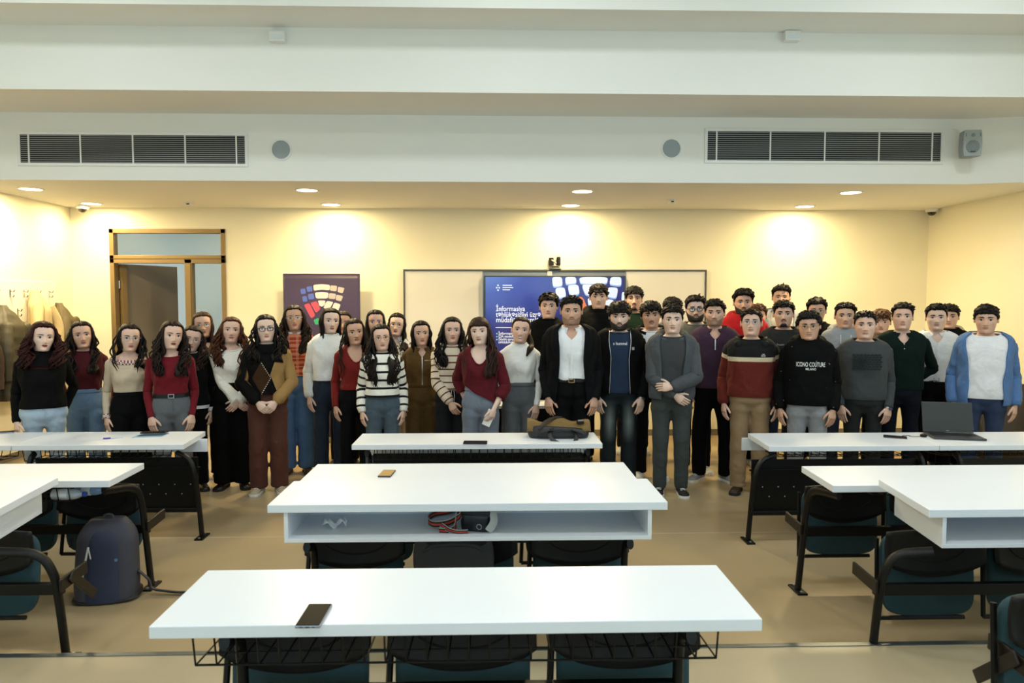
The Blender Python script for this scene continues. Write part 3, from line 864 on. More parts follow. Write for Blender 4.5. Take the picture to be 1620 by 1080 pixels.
# ================================================================== things on and around the desks
M_PHONE = mat('phone_glass', (12, 12, 13), .45, spec=.06)
M_PHONE_EDGE = mat('phone_edge', (150, 154, 166), .3, .7)
def flat_phone(x, y, z, rz, label, m=M_PHONE, edge=M_PHONE_EDGE, size=(.074, .155, .009), ports=False):
    p = on_z(x, y, z)
    e = empty('phone', (p.x, p.y, z), math.radians(rz)); tag(e, label, 'phone')
    w, l, h = size
    MB().box((0, 0, h / 2), (w, l, h)).build('case', edge, e, bevel=.003)
    MB().box((0, 0, h + .0005), (w - .005, l - .005, .001)).build('screen' if m is M_PHONE else 'back_cover', m, e)
    if ports:
        MB().box((0, -l / 2 - .0003, h / 2), (.012, .001, .003)).build('charging_port', M_BLACKP, e)
        for k in (-1, 1):
            MB().box((k * .018, -l / 2 - .0003, h / 2), (.009, .001, .002)).build('speaker_slot', M_BLACKP, e)
    return e
flat_phone(497, 976, Z4, -1, 'black-screened phone alone on the raised tier desk', ports=True)
flat_phone(612, 750, Z2, -4, 'gold-backed phone lying on the middle desk behind the shelf desk', mat('gold_phone_back', (176, 140, 86), .4, .3), mat('dark_case', (44, 42, 42), .4), (.074, .15, .009))
flat_phone(752, 701, Z1, 88, 'black phone on the desk with the messenger bag', edge=mat('dark_case', (44, 42, 42), .4), size=(.075, .175, .012))
flat_phone(1416, 692, Z1, 62, 'black phone lying beside the laptop', edge=mat('dark_case', (44, 42, 42), .4), size=(.075, .16, .01))
flat_phone(4, 685, Z1, -62, 'dark phone with pale edge at the coat wall end of the desks', size=(.075, .16, .01))

# pen and booklet pile on the door side desk
p = on_z(174, 694, Z1); e = empty('pen', (p.x, p.y, Z1), math.radians(22)); tag(e, 'blue capped clear pen on the door side desk', 'pen')
MB().tube([(.0, 0, .005), (.085, 0, .005)], .0045, 8).build('barrel', mat('clear_barrel', (212, 214, 222), .3), e, smooth=True, angle=.8)
MB().tube([(-.045, 0, .006), (.005, 0, .006)], .006, 8).build('cap', mat('violet_cap', (70, 52, 170), .35), e, smooth=True, angle=.8)
p = on_z(237, 689.5, Z1); e = empty('booklet', (p.x, p.y, Z1), math.radians(8)); tag(e, 'pale blue booklet under a dark folder on the door side desk', 'booklet')
MB().prism([(-.11, -.06), (.10, -.055), (.12, .07), (-.09, .065)], 0, .006).build('cover', mat('booklet_blue', (150, 182, 208), .4), e)
MB().prism([(-.085, -.035), (.10, -.03), (.115, .06), (-.07, .055)], .006, .008).build('page', mat('booklet_teal', (44, 72, 92), .4), e)
p = on_z(241, 686.5, Z1); e = empty('folder', (p.x, p.y, Z1 + .008), math.radians(6)); tag(e, 'thin black folder lying on the pale blue booklet', 'folder')
MB().prism([(-.085, -.02), (.10, -.015), (.115, .035), (-.07, .03)], 0, .012).build('cover', M_BLACKP, e, bevel=.002)

# laptop, earphones on the window side desk
a, b = on_z(1466, 695, Z1), on_z(1572, 694, Z1)
lp = empty('laptop', (on_z(1505, 688.5, Z1).x, on_z(1505, 687, Z1).y, Z1), math.radians(-14)); tag(lp, 'open dark grey laptop on the window side desk', 'laptop')
M_LAP = mat('dark_grey_metal', (74, 74, 76), .35, .6)
LW, LD = .36, .245
MB().box((0, -LD / 2, .009), (LW, LD, .016)).build('base', M_LAP, lp, bevel=.004)
kb = MB().box((0, -LD * .36, .0175), (LW * .86, LD * .42, .001)).build('keyboard_well', M_BLACKP, lp)
key0 = None
for r_ in range(5):
    for c_ in range(14):
        if key0 is None: k_ = key0 = MB().box((0, 0, 0), (.018, .014, .0015)).build('key', mat('key_black', (34, 34, 36), .5), kb)
        else: k_ = key0.copy(); COL.objects.link(k_); k_.parent = kb
        k_.location = (-LW * .43 + .022 + c_ * .0205, -LD * .20 - r_ * .0175, .0188)
MB().box((-.01, -LD * .79, .0175), (.105, .07, .0012)).build('touchpad', mat('touchpad_grey', (88, 88, 92), .35, .4), lp)
RL = Matrix.Rotation(math.radians(-14), 3, 'X')
ctr = RL @ Vector((0, .004, .12))
MB().box((ctr.x, ctr.y, ctr.z + .016), (LW, .008, .235), RL).build('lid', M_LAP, lp, bevel=.003)
c2 = RL @ Vector((0, -.001, .122)); MB().box((c2.x, c2.y, c2.z + .016), (LW - .012, .002, .218), RL).build('screen', mat('dark_matt_screen', (44, 48, 46), .5), lp)
v, f_ = text_pts('acer', .014); c3 = RL @ Vector((0, -.0030, .012))
mb = MB(); mb.add([tuple(RL @ Vector((q[0] - .016, -.0030, .012 + q[1])) + Vector((0, 0, .014))) for q in v], f_); mb.build('lettering', M_STEEL, lp)
p = on_z(1461, 691, Z1); e = empty('earphone_case', (p.x, p.y, Z1), .3); tag(e, 'small round black earphone case beside the laptop', 'case')
MB().lathe([(.018, 0), (.024, .006), (.024, .018), (.016, .024), (.001, .025)], 18).build('shell', M_BLACKP, e, smooth=True, angle=.8)
cb = MB(); cb.tube(spline([(-.02, .0, .006), (-.05, .02, .004), (-.075, .015, .006), (-.09, .045, .004), (-.07, .06, .004), (-.10, .08, .004), (-.13, .075, .004)], 30), .0022, 6); cb.build('cable', M_BLACKP, e)

# messenger bag
p = on_z(884, 692, Z1)
bag = empty('messenger_bag', (p.x, p.y + .06, Z1), math.radians(-1)); tag(bag, 'brown canvas messenger bag with dark straps on the middle desk', 'bag')
M_CANV = mat('olive_canvas', (118, 92, 46), .8, var=.22, scale=18, bump=.3, bscale=400)
M_LEA = mat('dark_leather', (26, 25, 26), .5, var=.15, bump=.2)
def pillow(w, d, h, n=28, seed=1, flop=.0):
    P = []
    for q in np.linspace(0, 1, 8):
        s = math.sin(PI * min(.98, max(.04, q))) ** .35
        ring = []
        for k in range(n):
            a = 2 * PI * k / n
            x = w / 2 * np.sign(math.cos(a)) * abs(math.cos(a)) ** .35 * (s * .10 + .90)
            y = d / 2 * np.sign(math.sin(a)) * abs(math.sin(a)) ** .45 * (s * .2 + .8)
            ring.append((x, y + flop * q, h * q * (1 + .10 * math.sin(3 * a + seed) + .05 * math.sin(x * 30))))
        P.append(ring)
    return np.array(P)
mb = MB(); mb.grid(pillow(.47, .24, .085, flop=.02), True, True, True); mb.build('body', M_LEA, bag, smooth=True, angle=1.0)
C_, R_ = 24, 12; P = np.zeros((R_, C_, 3))
for r_ in range(R_):
    for c_ in range(C_):
        u = c_ / (C_ - 1) - .5; v_ = r_ / (R_ - 1)
        y = .135 - .225 * v_; z = .098 + .014 * math.sin(u * 9 + 1) * (1 - v_) + .018 * math.sin(PI * v_) - .055 * max(0, v_ - .8) / .2 * (1)
        P[r_, c_] = (u * (.465 + .02 * v_), y, z + .012 * math.cos(u * 14))
mb = MB(); mb.grid(P, False); fl_ = mb.build('flap', M_CANV, bag, smooth=True); so = fl_.modifiers.new('thickness', 'SOLIDIFY'); so.thickness = .006
def strap(pts, w, name, m, parent, th=.005, n=36):
    c = spline(pts, n); P = tube_rings(c, (w / 2, th / 2), 8)
    g = MB(); g.grid(P, True, True, True); return g.build(name, m, parent, smooth=True, angle=1.0)
strap([(-.16, -.10, .07), (-.09, -.04, .125), (-.02, .02, .145), (.03, .06, .14), (.035, .03, .12)], .05, 'strap', M_LEA, bag)
strap([(-.05, -.09, .08), (-.075, -.16, .045), (-.05, -.205, .006), (.03, -.225, -.02), (.10, -.205, -.015), (.13, -.15, .03), (.10, -.09, .07)], .030, 'handle', M_LEA, bag)
strap([(-.17, -.12, .03), (-.10, -.135, .06), (.02, -.13, .075), (.12, -.125, .06), (.20, -.12, .03)], .028, 'strap', M_LEA, bag)
mb = MB(); mb.box((.165, -.05, .118), (.055, .05, .02)); mb.build('buckle', M_BLACKP, bag, bevel=.005)
mb = MB(); mb.box((.165, -.05, .13), (.035, .03, .006)); mb.build('buckle_bar', M_STEEL, bag)

# strap, camera case and tissue in the open shelf
SHZ = Z3 - TOP_T - .145 + .018
q = on_z(755, 846, SHZ); cs = empty('camera_case', (q.x, 3.50, SHZ), math.radians(-16)); tag(cs, 'black leather camera case in the open shelf', 'case')
mb = MB(); mb.grid(pillow(.15, .13, .095, seed=2), True, True, True); mb.build('body', mat('navy_black_leather', (30, 33, 42), .35, bump=.1), cs, smooth=True, angle=.8)
mb = MB(); mb.prism([(-.073, -.066), (.078, -.070), (.078, .06), (-.073, .06)], .075, .102); mb.build('flap', mat('navy_black_leather', (30, 33, 42)), cs, bevel=.010)
strap([(.06, -.02, .10), (.085, -.03, .09), (.095, -.045, .05), (.075, -.07, .01)], .05, 'grey_strap', mat('grey_webbing', (186, 186, 178), .8, bump=.3), cs, .006)
MB().lathe([(.012, -.002), (.014, 0), (.012, .002), (.010, 0), (.012, -.002)], 16, c=(.03, -.075, .03), rot=np.array(Matrix.Rotation(PI / 2, 3, 'X')), cap=False).build('ring', M_STEEL, cs, smooth=True)
st = empty('carry_strap', (on_z(707, 846, SHZ).x, 3.50, SHZ)); tag(st, 'striped grey, black and red carry strap curled in the open shelf', 'strap')
def band(pts, w, name):
    """flat webbing: black with grey edges and a red core stripe"""
    c = spline(pts, 40)
    T = np.gradient(c, axis=0); T /= np.linalg.norm(T, axis=1, keepdims=True)
    upv = np.array((0, -.35, 1.0)); U = upv - (T @ upv)[:, None] * T; U /= np.linalg.norm(U, axis=1, keepdims=True)
    k = np.array([-1, -.70, -.26, .26, .70, 1]) * w / 2
    P = np.array([c + U * kk for kk in k]).transpose(1, 0, 2)
    g = MB(); R_, C_ = P.shape[:2]
    fc, mi = [], []
    for r_ in range(R_ - 1):
        for c_ in range(C_ - 1):
            fc.append((r_ * C_ + c_, r_ * C_ + c_ + 1, (r_ + 1) * C_ + c_ + 1, (r_ + 1) * C_ + c_)); mi.append([0, 1, 2, 1, 0][c_])
    g.add(P.reshape(-1, 3), fc, mi)
    o = g.build(name, [mat('webbing_grey', (150, 150, 146), .8), mat('webbing_black', (24, 24, 25), .8), mat('webbing_red', (196, 60, 40), .8)], st, smooth=True)
    so = o.modifiers.new('thickness', 'SOLIDIFY'); so.thickness = .003
band([(.07, .06, .09), (.0, .04, .07), (-.07, .03, .06), (-.095, .0, .045), (-.07, -.045, .035), (.0, -.06, .045), (.055, -.055, .075), (.06, -.04, .11)], .042, 'loop')
band([(.06, -.03, .11), (.045, -.06, .07), (.035, -.075, .025), (.0, -.08, .012), (-.04, -.07, .01)], .036, 'loop')
band([(-.03, -.08, .045), (.01, -.085, .02), (.05, -.09, .010), (.10, -.09, .012)], .026, 'loop')
ts = empty('tissue', (on_z(522, 846, SHZ).x, 3.52, SHZ)); tag(ts, 'crumpled white tissue in the open shelf', 'tissue')
mb = MB(); P = np.zeros((8, 14, 3))
for r_ in range(8):
    for c_ in range(14):
        u, v_ = c_ / 13 - .5, r_ / 7 - .5
        P[r_, c_] = (u * .12, v_ * .05 + .02 * math.sin(u * 9), .03 + .028 * abs(math.sin(u * 5.5)) + .012 * math.sin(7 * v_ + 11 * u) - .02 * (.5 - abs(u)))
P[..., 2] -= P[..., 2].min()
mb.grid(P, False); o = mb.build('sheet', mat('tissue_paper', (240, 242, 244), .8), ts, smooth=True); so = o.modifiers.new('thickness', 'SOLIDIFY'); so.thickness = .0015

# navy backpack on the floor
q = on_z(166, 950, 0)
bp = empty('backpack', (q.x, q.y + .03, 0), math.radians(10)); tag(bp, 'navy backpack with pale zip standing on the floor by the desks', 'backpack')
M_NAVY = mat('navy_nylon', (38, 46, 72), .6, var=.12, scale=14, bump=.2, bscale=500)
M_GNY = mat('charcoal_nylon', (60, 60, 72), .65, var=.12, scale=14, bump=.2, bscale=500)
def bag_shell(hw, d0, d1, H, exp=.5, yoff=0, n=32):
    P = []
    for v_ in np.linspace(0, 1, 16):
        wv = hw * (1 - .10 * v_) * (1 - max(0, v_ - .72) ** 2 * 5.2) * (.93 + .07 * min(1, v_ * 6))
        dv_ = (d0 + (d1 - d0) * v_) * (1 - max(0, v_ - .75) ** 2 * 6) * (.92 + .08 * min(1, v_ * 6))
        ring = []
        for k in range(n):
            a = 2 * PI * k / n
            ring.append((wv * np.sign(math.cos(a)) * abs(math.cos(a)) ** exp, yoff - dv_ * np.sign(math.sin(a)) * abs(math.sin(a)) ** (exp * 1.3) + .05 * v_, .012 + v_ * H))
        P.append(ring)
    return np.array(P)
mb = MB(); mb.grid(bag_shell(.175, .10, .075, .455), True, True, True, flip=True); mb.build('body', M_GNY, bp, smooth=True, angle=1.2)
mb = MB(); mb.grid(bag_shell(.118, .115, .082, .44), True, True, True, flip=True); pk = mb.build('front_panel', M_NAVY, bp, smooth=True, angle=1.2)
mb = MB(); mb.tube(spline([(-.065, -.085, .34), (-.082, -.105, .24), (-.10, -.118, .13)], 10), .006, 6); mb.build('zip', mat('pale_zip', (196, 196, 190), .5), pk, smooth=True)
mb = MB(); mb.tube([(-.065, -.088, .335), (-.05, -.10, .275)], .004, 6); mb.build('zip_pull', mat('pale_zip', (196, 196, 190)), pk)
MB().lathe([(.009, 0), (.009, .003), (.006, .003)], 14, c=(.082, -.098, .26), rot=np.array(Matrix.Rotation(PI / 2, 3, 'X'))).build('emblem', mat('emblem_blue', (96, 130, 170), .4), pk)
mb = MB(); mb.grid(bag_shell(.188, .108, .10, .035), True, True, True, flip=True); mb.build('base', M_LEA, bp, smooth=True, angle=1.0)
strap([(.17, .0, .16), (.22, .02, .09), (.24, .02, .035), (.33, -.01, .022), (.42, -.03, .016), (.50, -.02, .012)], .040, 'shoulder_strap', M_GNY, bp, .016)
mb = MB(); mb.tube(spline([(-.03, .05, .45), (-.02, .06, .48), (.02, .06, .48), (.03, .05, .45)], 12), .008, 6); mb.build('grab_handle', M_GNY, bp, smooth=True)
mb = MB(); mb.box((-.172, -.045, .36), (.012, .02, .05)); mb.build('side_buckle', M_BLACKP, bp, bevel=.004)

# dark bag hanging on the middle shelf desk's seat
q = on_y(720, 893, 3.66)
sb = empty('shoulder_bag', (q.x, 3.70, .46), 0); tag(sb, 'dark grey shoulder bag resting on the middle seat under the shelf desk', 'bag')
mb = MB(); mb.grid(pillow(.40, .085, .17, seed=3), True, True, True); mb.build('body', mat('dark_grey_nylon', (44, 46, 54), .6, var=.1, bump=.2), sb, smooth=True, angle=1.0)
mb = MB(); mb.tube(spline([(-.15, -.03, .13), (-.08, -.04, .165), (.08, -.04, .165), (.15, -.03, .13)], 14), .012, 8); mb.build('handle', mat('dark_grey_nylon', (44, 46, 54)), sb, smooth=True)
sb.location = (q.x, 3.535, .394)

# bottles lying in the basket of the door side desk
for k, (x, lab, colr) in enumerate(((118, 'clear water bottle with pale label lying in the basket under the door side desk', (176, 186, 196)), (140, 'light blue water bottle lying in the basket under the door side desk', (120, 158, 200)))):
    q = on_y(x, 773, 4.16)
    e = empty('water_bottle', (q.x, 4.10 + k * .09, Z2 - TOP_T - .083 + .030)); tag(e, lab, 'bottle')
    MB().lathe([(.028, -.085), (.030, -.075), (.030, .03), (.024, .055), (.012, .075), (.012, .085)], 18, rot=np.array(Matrix.Rotation(PI / 2, 3, 'Y'))).build('bottle_body', mat('pet_plastic_%d' % k, colr, .2, coat=.3), e, smooth=True, angle=.9)
    MB().lathe([(.030, -.045), (.0312, -.04), (.0312, .0), (.030, .005)], 18, rot=np.array(Matrix.Rotation(PI / 2, 3, 'Y'))).build('paper_label', mat('label_white', (214, 220, 228), .5), e, smooth=True)
    MB().lathe([(.014, .080), (.014, .098), (.012, .10)], 14, rot=np.array(Matrix.Rotation(PI / 2, 3, 'Y'))).build('cap', mat('cap_blue', (40, 84, 190), .4), e, smooth=True, angle=.7)

# ------------------------------------------------------------------ coat rack on the left wall
rack = empty('coat_rack', (X_LEFT + .001, 7.9, 0)); tag(rack, 'white wall board with two rows of chrome coat hooks', 'coat rack')
MB().box2((0, -1.2, 1.50), (.018, 1.02, 1.97)).build('board', mat('white_rack_board', (240, 234, 216), .5, var=.015), rack, bevel=.004)
hk0 = None
for row, z in enumerate((1.83, 1.62)):
    for k in range(9):
        y = .88 - k * .235 - (.12 if row else 0)
        if hk0 is None:
            g = MB(); g.tube(spline([(.018, 0, .03), (.055, 0, .01), (.07, 0, .035)], 8), .006, 6); g.tube(spline([(.018, 0, -.03), (.05, 0, -.045), (.065, 0, -.02)], 8), .006, 6); g.box((.02, 0, 0), (.006, .02, .08))
            hk = hk0 = g.build('hook', mat('chrome', (200, 200, 200), .2, 1.0), rack, smooth=True, angle=.8)
        else:
            hk = hk0.copy(); COL.objects.link(hk); hk.parent = rack
        hk.location = (0, y, z)
def coat(name, label, y, ztop, zbot, wtop, wbot, depth, m, puffy=0.0, hood=False, seed=0):
    e = empty(name, (X_LEFT + .03, y, zbot)); tag(e, label, 'coat')
    rr = random.Random(seed); R_, C_ = 26, 30; P = []
    H = ztop - zbot
    for r_ in range(R_):
        q = r_ / (R_ - 1)
        hw = (wbot * (1 - q) + wtop * q) * (1 - .86 * max(0, q - .82) / .18); dp = depth * (1 - .7 * max(0, q - .75) / .25)
        if puffy: hw += puffy * abs(math.sin(q * 26)); dp += puffy * abs(math.sin(q * 26))
        ring = []
        for k in range(C_):
            a = 2 * PI * k / C_
            fo = 1 + .10 * math.sin(5 * a + seed) * (1 - q) + .06 * math.sin(9 * a + 4 * q + seed)
            ring.append((max(-.008, dp * .5 + dp * .5 * math.cos(a) * fo), hw * math.sin(a) * fo, q * H))
        P.append(ring)
    mb = MB(); mb.grid(np.array(P), True, True, True); mb.build('coat_body', m, e, smooth=True, angle=1.2)
    for s in (-1, 1):
        g = MB(); pts = spline([(depth * .7, s * wtop * .75, H * .80), (depth * .9, s * (wtop + .06), H * .55), (depth * .9, s * (wtop + .05), H * .22)], 16)
        rad = [.055 + puffy * abs(math.sin(i * 1.3)) for i in range(16)]
        g.grid(tube_rings(pts, rad, 12), True, True, True); g.build('coat_sleeve', m, e, smooth=True, angle=1.2)
    if hood:
        g = MB(); g.grid(tube_rings(spline([(depth * .6, -.12, H * .84), (depth * 1.1, -.02, H * .90), (depth * .9, .11, H * .85)], 12), [(.05, .05), (.07, .06), (.085, .07), (.09, .075), (.095, .08), (.1, .08), (.1, .08), (.095, .075), (.09, .07), (.08, .06), (.07, .05), (.05, .04)], 12), True, True, True); g.build('coat_hood', m, e, smooth=True, angle=1.2)
    return e
M_OLV = mat('olive_puffer', (66, 60, 40), .55, var=.15, scale=10, bump=.3, bscale=60)
coat('hanging_coat', 'cream coat hanging by its hood from the upper coat hooks', 8.42, 1.87, .95, .13, .19, .20, mat('cream_wool', (206, 184, 136), .85, var=.08, bump=.2), seed=2)
coat('hanging_coat', 'olive puffer coat with dark lining at the near end of the rack', 7.86, 1.70, .70, .16, .24, .24, M_OLV, .016, False, 5)
coat('hanging_coat', 'olive quilted coat hanging next to the cream coat', 8.88, 1.72, .80, .10, .17, .22, mat('olive_quilt', (92, 80, 50), .6, var=.12, bump=.3, bscale=50), .012, False, 8)
coat('hanging_coat', 'dark brown coat low on the rack beside the curly haired woman', 7.30, 1.66, .62, .15, .22, .22, mat('brown_coat', (56, 40, 26), .7, var=.15, bump=.2), .008, False, 11)

# ------------------------------------------------------------------ teacher's table behind the group, chairs at both ends
tb = empty('teacher_table', (.17, 7.20, 0)); tag(tb, 'white-topped table with dark legs behind the suited man', 'table')
MB().box2((-.46, -.20, .70), (.46, .20, .73)).build('tabletop', M_WHITE, tb, bevel=.003)
for sx in (-.42, .42):
    for sy in (-.16, .16): MB().box((sx, sy, .35), (.04, .04, .70)).build('leg', M_BLACKM, tb)
MB().box2((-.40, .15, .30), (.40, .165, .70)).build('modesty_panel', M_BLACKM, tb)
def easy_chair(x, y, rz, label, m, sc=1.0):
    e = empty('armchair', (x, y, 0), math.radians(rz), sc); tag(e, label, 'armchair')
    mb = MB(); mb.grid(pillow(.60, .58, .20, seed=1) + np.array((0, 0, .25)), True, True, True); mb.build('seat', m, e, smooth=True, angle=1.0)
    P = []
    for v_ in np.linspace(0, 1, 12):
        hw = .30 * (1 - .35 * max(0, v_ - .5) ** 2 * 4 * .5); ring = []
        for k in range(24):
            a = 2 * PI * k / 24; ring.append((hw * np.sign(math.cos(a)) * abs(math.cos(a)) ** .6, .27 + .12 * v_ + .06 * math.sin(a) * (1 - .3 * v_), .40 + .52 * v_))
        P.append(ring)
    mb = MB(); mb.grid(np.array(P), True, True, True); mb.build('backrest', m, e, smooth=True, angle=1.0)
    for s in (-1, 1):
        mb = MB(); mb.grid(tube_rings(spline([(s * .31, .28, .60), (s * .33, .0, .62), (s * .33, -.24, .58), (s * .32, -.27, .30)], 14), (.045, .05), 12), True, True, True); mb.build('armrest', m, e, smooth=True, angle=1.0)
        for sy in (-.22, .22): MB().lathe([(.018, 0), (.022, .27)], 10, c=(s * .24, sy, 0)).build('leg', M_BLACKM, e)
easy_chair(4.95, 6.75, -20, 'brown leather armchair past the blue denim shirt', mat('brown_leather', (74, 54, 30), .45, var=.15, bump=.15, bscale=80))
easy_chair(-4.93, 6.55, 0, 'tan leather armchair behind the black sweater by the coats', mat('tan_leather', (110, 70, 32), .45, var=.15, bump=.15, bscale=80), .8)
# ================================================================== people
# every figure is modelled 1.70 m tall facing -Y, then scaled to its own stature
TAB_M = np.array([  # z, half width, front, back, centre y
    (.80, .150, .100, .112, .0), (.86, .166, .112, .124, .0), (.92, .168, .112, .122, .0), (1.00, .158, .106, .106, .0), (1.06, .152, .103, .096, .0),
    (1.14, .158, .108, .096, .0), (1.22, .170, .116, .104, .0), (1.29, .180, .114, .108, .0), (1.34, .186, .102, .104, .002), (1.375, .180, .086, .096, .004),
    (1.398, .156, .074, .088, .006), (1.414, .122, .064, .080, .006), (1.428, .088, .058, .072, .004), (1.442, .066, .054, .064, .0), (1.460, .060, .053, .060, -.004), (1.474, .060, .053, .062, -.010)])
TAB_F = np.array([
    (.80, .146, .096, .112, .0), (.86, .168, .104, .126, .0), (.91, .170, .106, .124, .0), (.97, .154, .100, .104, .0), (1.03, .132, .092, .088, .0), (1.07, .126, .090, .082, .0),
    (1.13, .132, .100, .082, .0), (1.20, .146, .128, .088, .0), (1.25, .152, .128, .092, .0), (1.30, .158, .108, .094, .0), (1.345, .162, .088, .092, .002), (1.375, .154, .074, .086, .004),
    (1.396, .132, .064, .078, .006), (1.412, .104, .056, .070, .006), (1.426, .076, .050, .064, .004), (1.440, .056, .047, .058, .0), (1.460, .052, .046, .055, -.004), (1.474, .052, .046, .056, -.010)])
SUPER = 2.0 / 2.35
def sstep(x, a, b):
    t = np.clip((x - a) / (b - a), 0, 1); return t * t * (3 - 2 * t)
def torso(tab, a, z, off=0.0, bulk=1.0):
    a, z = np.broadcast_arrays(np.asarray(a, float), np.asarray(z, float))
    w, f, b, cy = [np.interp(z, tab[:, 0], tab[:, i]) for i in (1, 2, 3, 4)]
    k = 1 + (bulk - 1) * (1 - sstep(z, 1.36, 1.44))
    w, f, b = w * (1 + (k - 1) * .7) + off, f * k + off, b * k + off
    s, c = np.sin(a), np.cos(a)
    x = w * np.sign(s) * np.abs(s) ** SUPER
    d = np.where(c > 0, f, b)
    y = cy - d * np.sign(c) * np.abs(c) ** SUPER
    return np.stack([x, y, z + off * .9 * sstep(z, 1.33, 1.42)], -1)

# ---- head, in units of head height (chin 0 .. crown 1), face toward -y
HT = np.array([-.001, .02, .05, .09, .14, .20, .27, .34, .42, .50, .58, .66, .74, .82, .89, .94, .975, .993, 1.0])
HF = np.array([.330, .385, .412, .420, .412, .415, .420, .425, .428, .425, .436, .440, .428, .395, .335, .262, .178, .09, .0])
HB = np.array([.270, .272, .275, .280, .292, .318, .350, .384, .418, .440, .448, .444, .428, .392, .330, .255, .172, .088, .0])
HW = 1.07 * np.array([.236, .248, .258, .268, .280, .293, .306, .318, .328, .335, .338, .336, .326, .300, .255, .198, .135, .068, .0])
def head_surf(t, a, feat=True, wid=1.0, jaw=1.0, nose=1.0, male=False):
    t, a = np.broadcast_arrays(np.asarray(t, float), np.asarray(a, float))
    F, B, W = np.interp(t, HT, HF), np.interp(t, HT, HB), np.interp(t, HT, HW) * wid
    W = W * (1 + (jaw - 1) * (1 - sstep(t, .1, .45)))
    s, c = np.sin(a), np.cos(a)
    x = W * s
    front = c > 0
    # lower face is narrower toward the chin
    x = np.where(front, x * (1 - .30 * (1 - sstep(t, -.02, .36)) * np.clip(c, 0, 1) ** .8), x)
    y = np.where(front, -F * np.abs(c) ** .86, B * np.abs(c) ** .92)
    if feat:
        g = lambda x0, t0, sx, st: np.exp(-((x - x0) / sx) ** 2 - ((t - t0) / st) ** 2)
        d = np.zeros_like(x)
        amp = np.interp(t, [.27, .295, .325, .36, .45, .53, .56], [0, .035, .118, .125, .062, .018, 0]) * nose
        sg = np.interp(t, [.28, .33, .38, .55], [.055, .058, .044, .034])
        d += amp * np.exp(-(x / sg) ** 2)
        d += .022 * nose * (g(.062, .315, .03, .026) + g(-.062, .315, .03, .026))
        d += -.038 * (g(.15, .505, .075, .05) + g(-.15, .505, .075, .05))
        d += (.022 if male else .012) * (g(.13, .585, .10, .035) + g(-.13, .585, .10, .035))
        d += .020 * (g(.215, .40, .09, .08) + g(-.215, .40, .09, .08))
        d += .024 * g(0, .237, .085, .022) + .027 * g(0, .184, .072, .024) - .016 * g(0, .211, .09, .010)
        d += -.012 * g(0, .145, .08, .02) + .018 * g(0, .065, .09, .045)
        y = y - d * np.where(front, 1, 0)
    return np.stack([x, y, t], -1)

def rotm(yaw, pitch, roll):
    return np.array(Euler((pitch, roll, yaw), 'XYZ').to_matrix())

def frame_rings(path, rad, seg, u0, u1, s=1, a0=0.0):
    """swept rings whose width axis turns from u0 to u1; rad [(ru, rw)]"""
    path = np.asarray(path, float); n = len(path)
    T = np.array([nrm(t) for t in np.gradient(path, axis=0)])
    an = a0 + np.linspace(0, 2 * PI, seg, endpoint=False)
    out = []
    for i in range(n):
        q = i / (n - 1)
        u = (1 - q) * np.asarray(u0, float) + q * np.asarray(u1, float)
        u = nrm(u - (u @ T[i]) * T[i]); w = s * np.cross(u, T[i])
        ru, rw = rad[i] if not np.isscalar(rad[i]) else (rad[i], rad[i])
        out.append(path[i] + np.outer(np.cos(an) * ru, u) + np.outer(np.sin(an) * rw, w))
    return np.array(out)

def ik(S, W, l1, l2, pole):
    S, W, pole = [np.asarray(v, float) for v in (S, W, pole)]
    d = W - S; L = np.linalg.norm(d)
    mx = (l1 + l2) * .995
    if L > mx: W = S + d / L * mx; d = W - S; L = mx
    L = max(L, .08)
    dn = d / L
    c = np.clip((l1 * l1 + L * L - l2 * l2) / (2 * l1 * L), -1, 1)
    p = pole - (pole @ dn) * dn; p = nrm(p)
    return S + dn * (l1 * c) + p * (l1 * math.sqrt(max(0, 1 - c * c))), W

# arm presets for a side s: wrist, elbow pole, finger direction, palm normal, finger curl
def arm_preset(kind, s, fem):
    X = .205 if fem else .232
    P = {
        'side': ((s * X, -.015, .835), (s * .25, .9, 0), (-s * .03, -.12, -1), (-s * .9, .45, 0), .22),
        'thigh': ((s * (X - .035), -.085, .845), (s * .35, .8, 0), (-s * .10, -.10, -1), (-s * .55, .85, 0), .22),
        'out': ((s * (X + .045), -.06, .85), (s * .9, .5, 0), (s * .02, -.15, -1), (-s * .6, .8, 0), .25),
        'clasp': ((s * .085, -.175, .90), (s * 1.0, .35, 0), (-s * .62, -.10, -.75), (-s * .35, .9, -.1), .35),
        'clasp_high': ((s * .10, -.18, .98), (s * 1.0, .3, 0), (-s * .8, -.10, -.45), (-s * .2, .95, 0), .3),
        'back': ((s * .07, .165, .93), (s * 1.0, .25, 0), (-s * .75, .05, -.5), (0, 1, 0), .3),
        'hidden': ((s * (X - .06), .13, .88), (s * .7, .7, 0), (-s * .1, .1, -1), (-s, 0, 0), .25),
        'pocket': ((s * (X - .02), -.05, .90), (s * 1.0, .5, 0), (-s * .3, -.05, -1), (-s * .8, .4, 0), .25),
    }
    return P[kind] if isinstance(kind, str) else kind

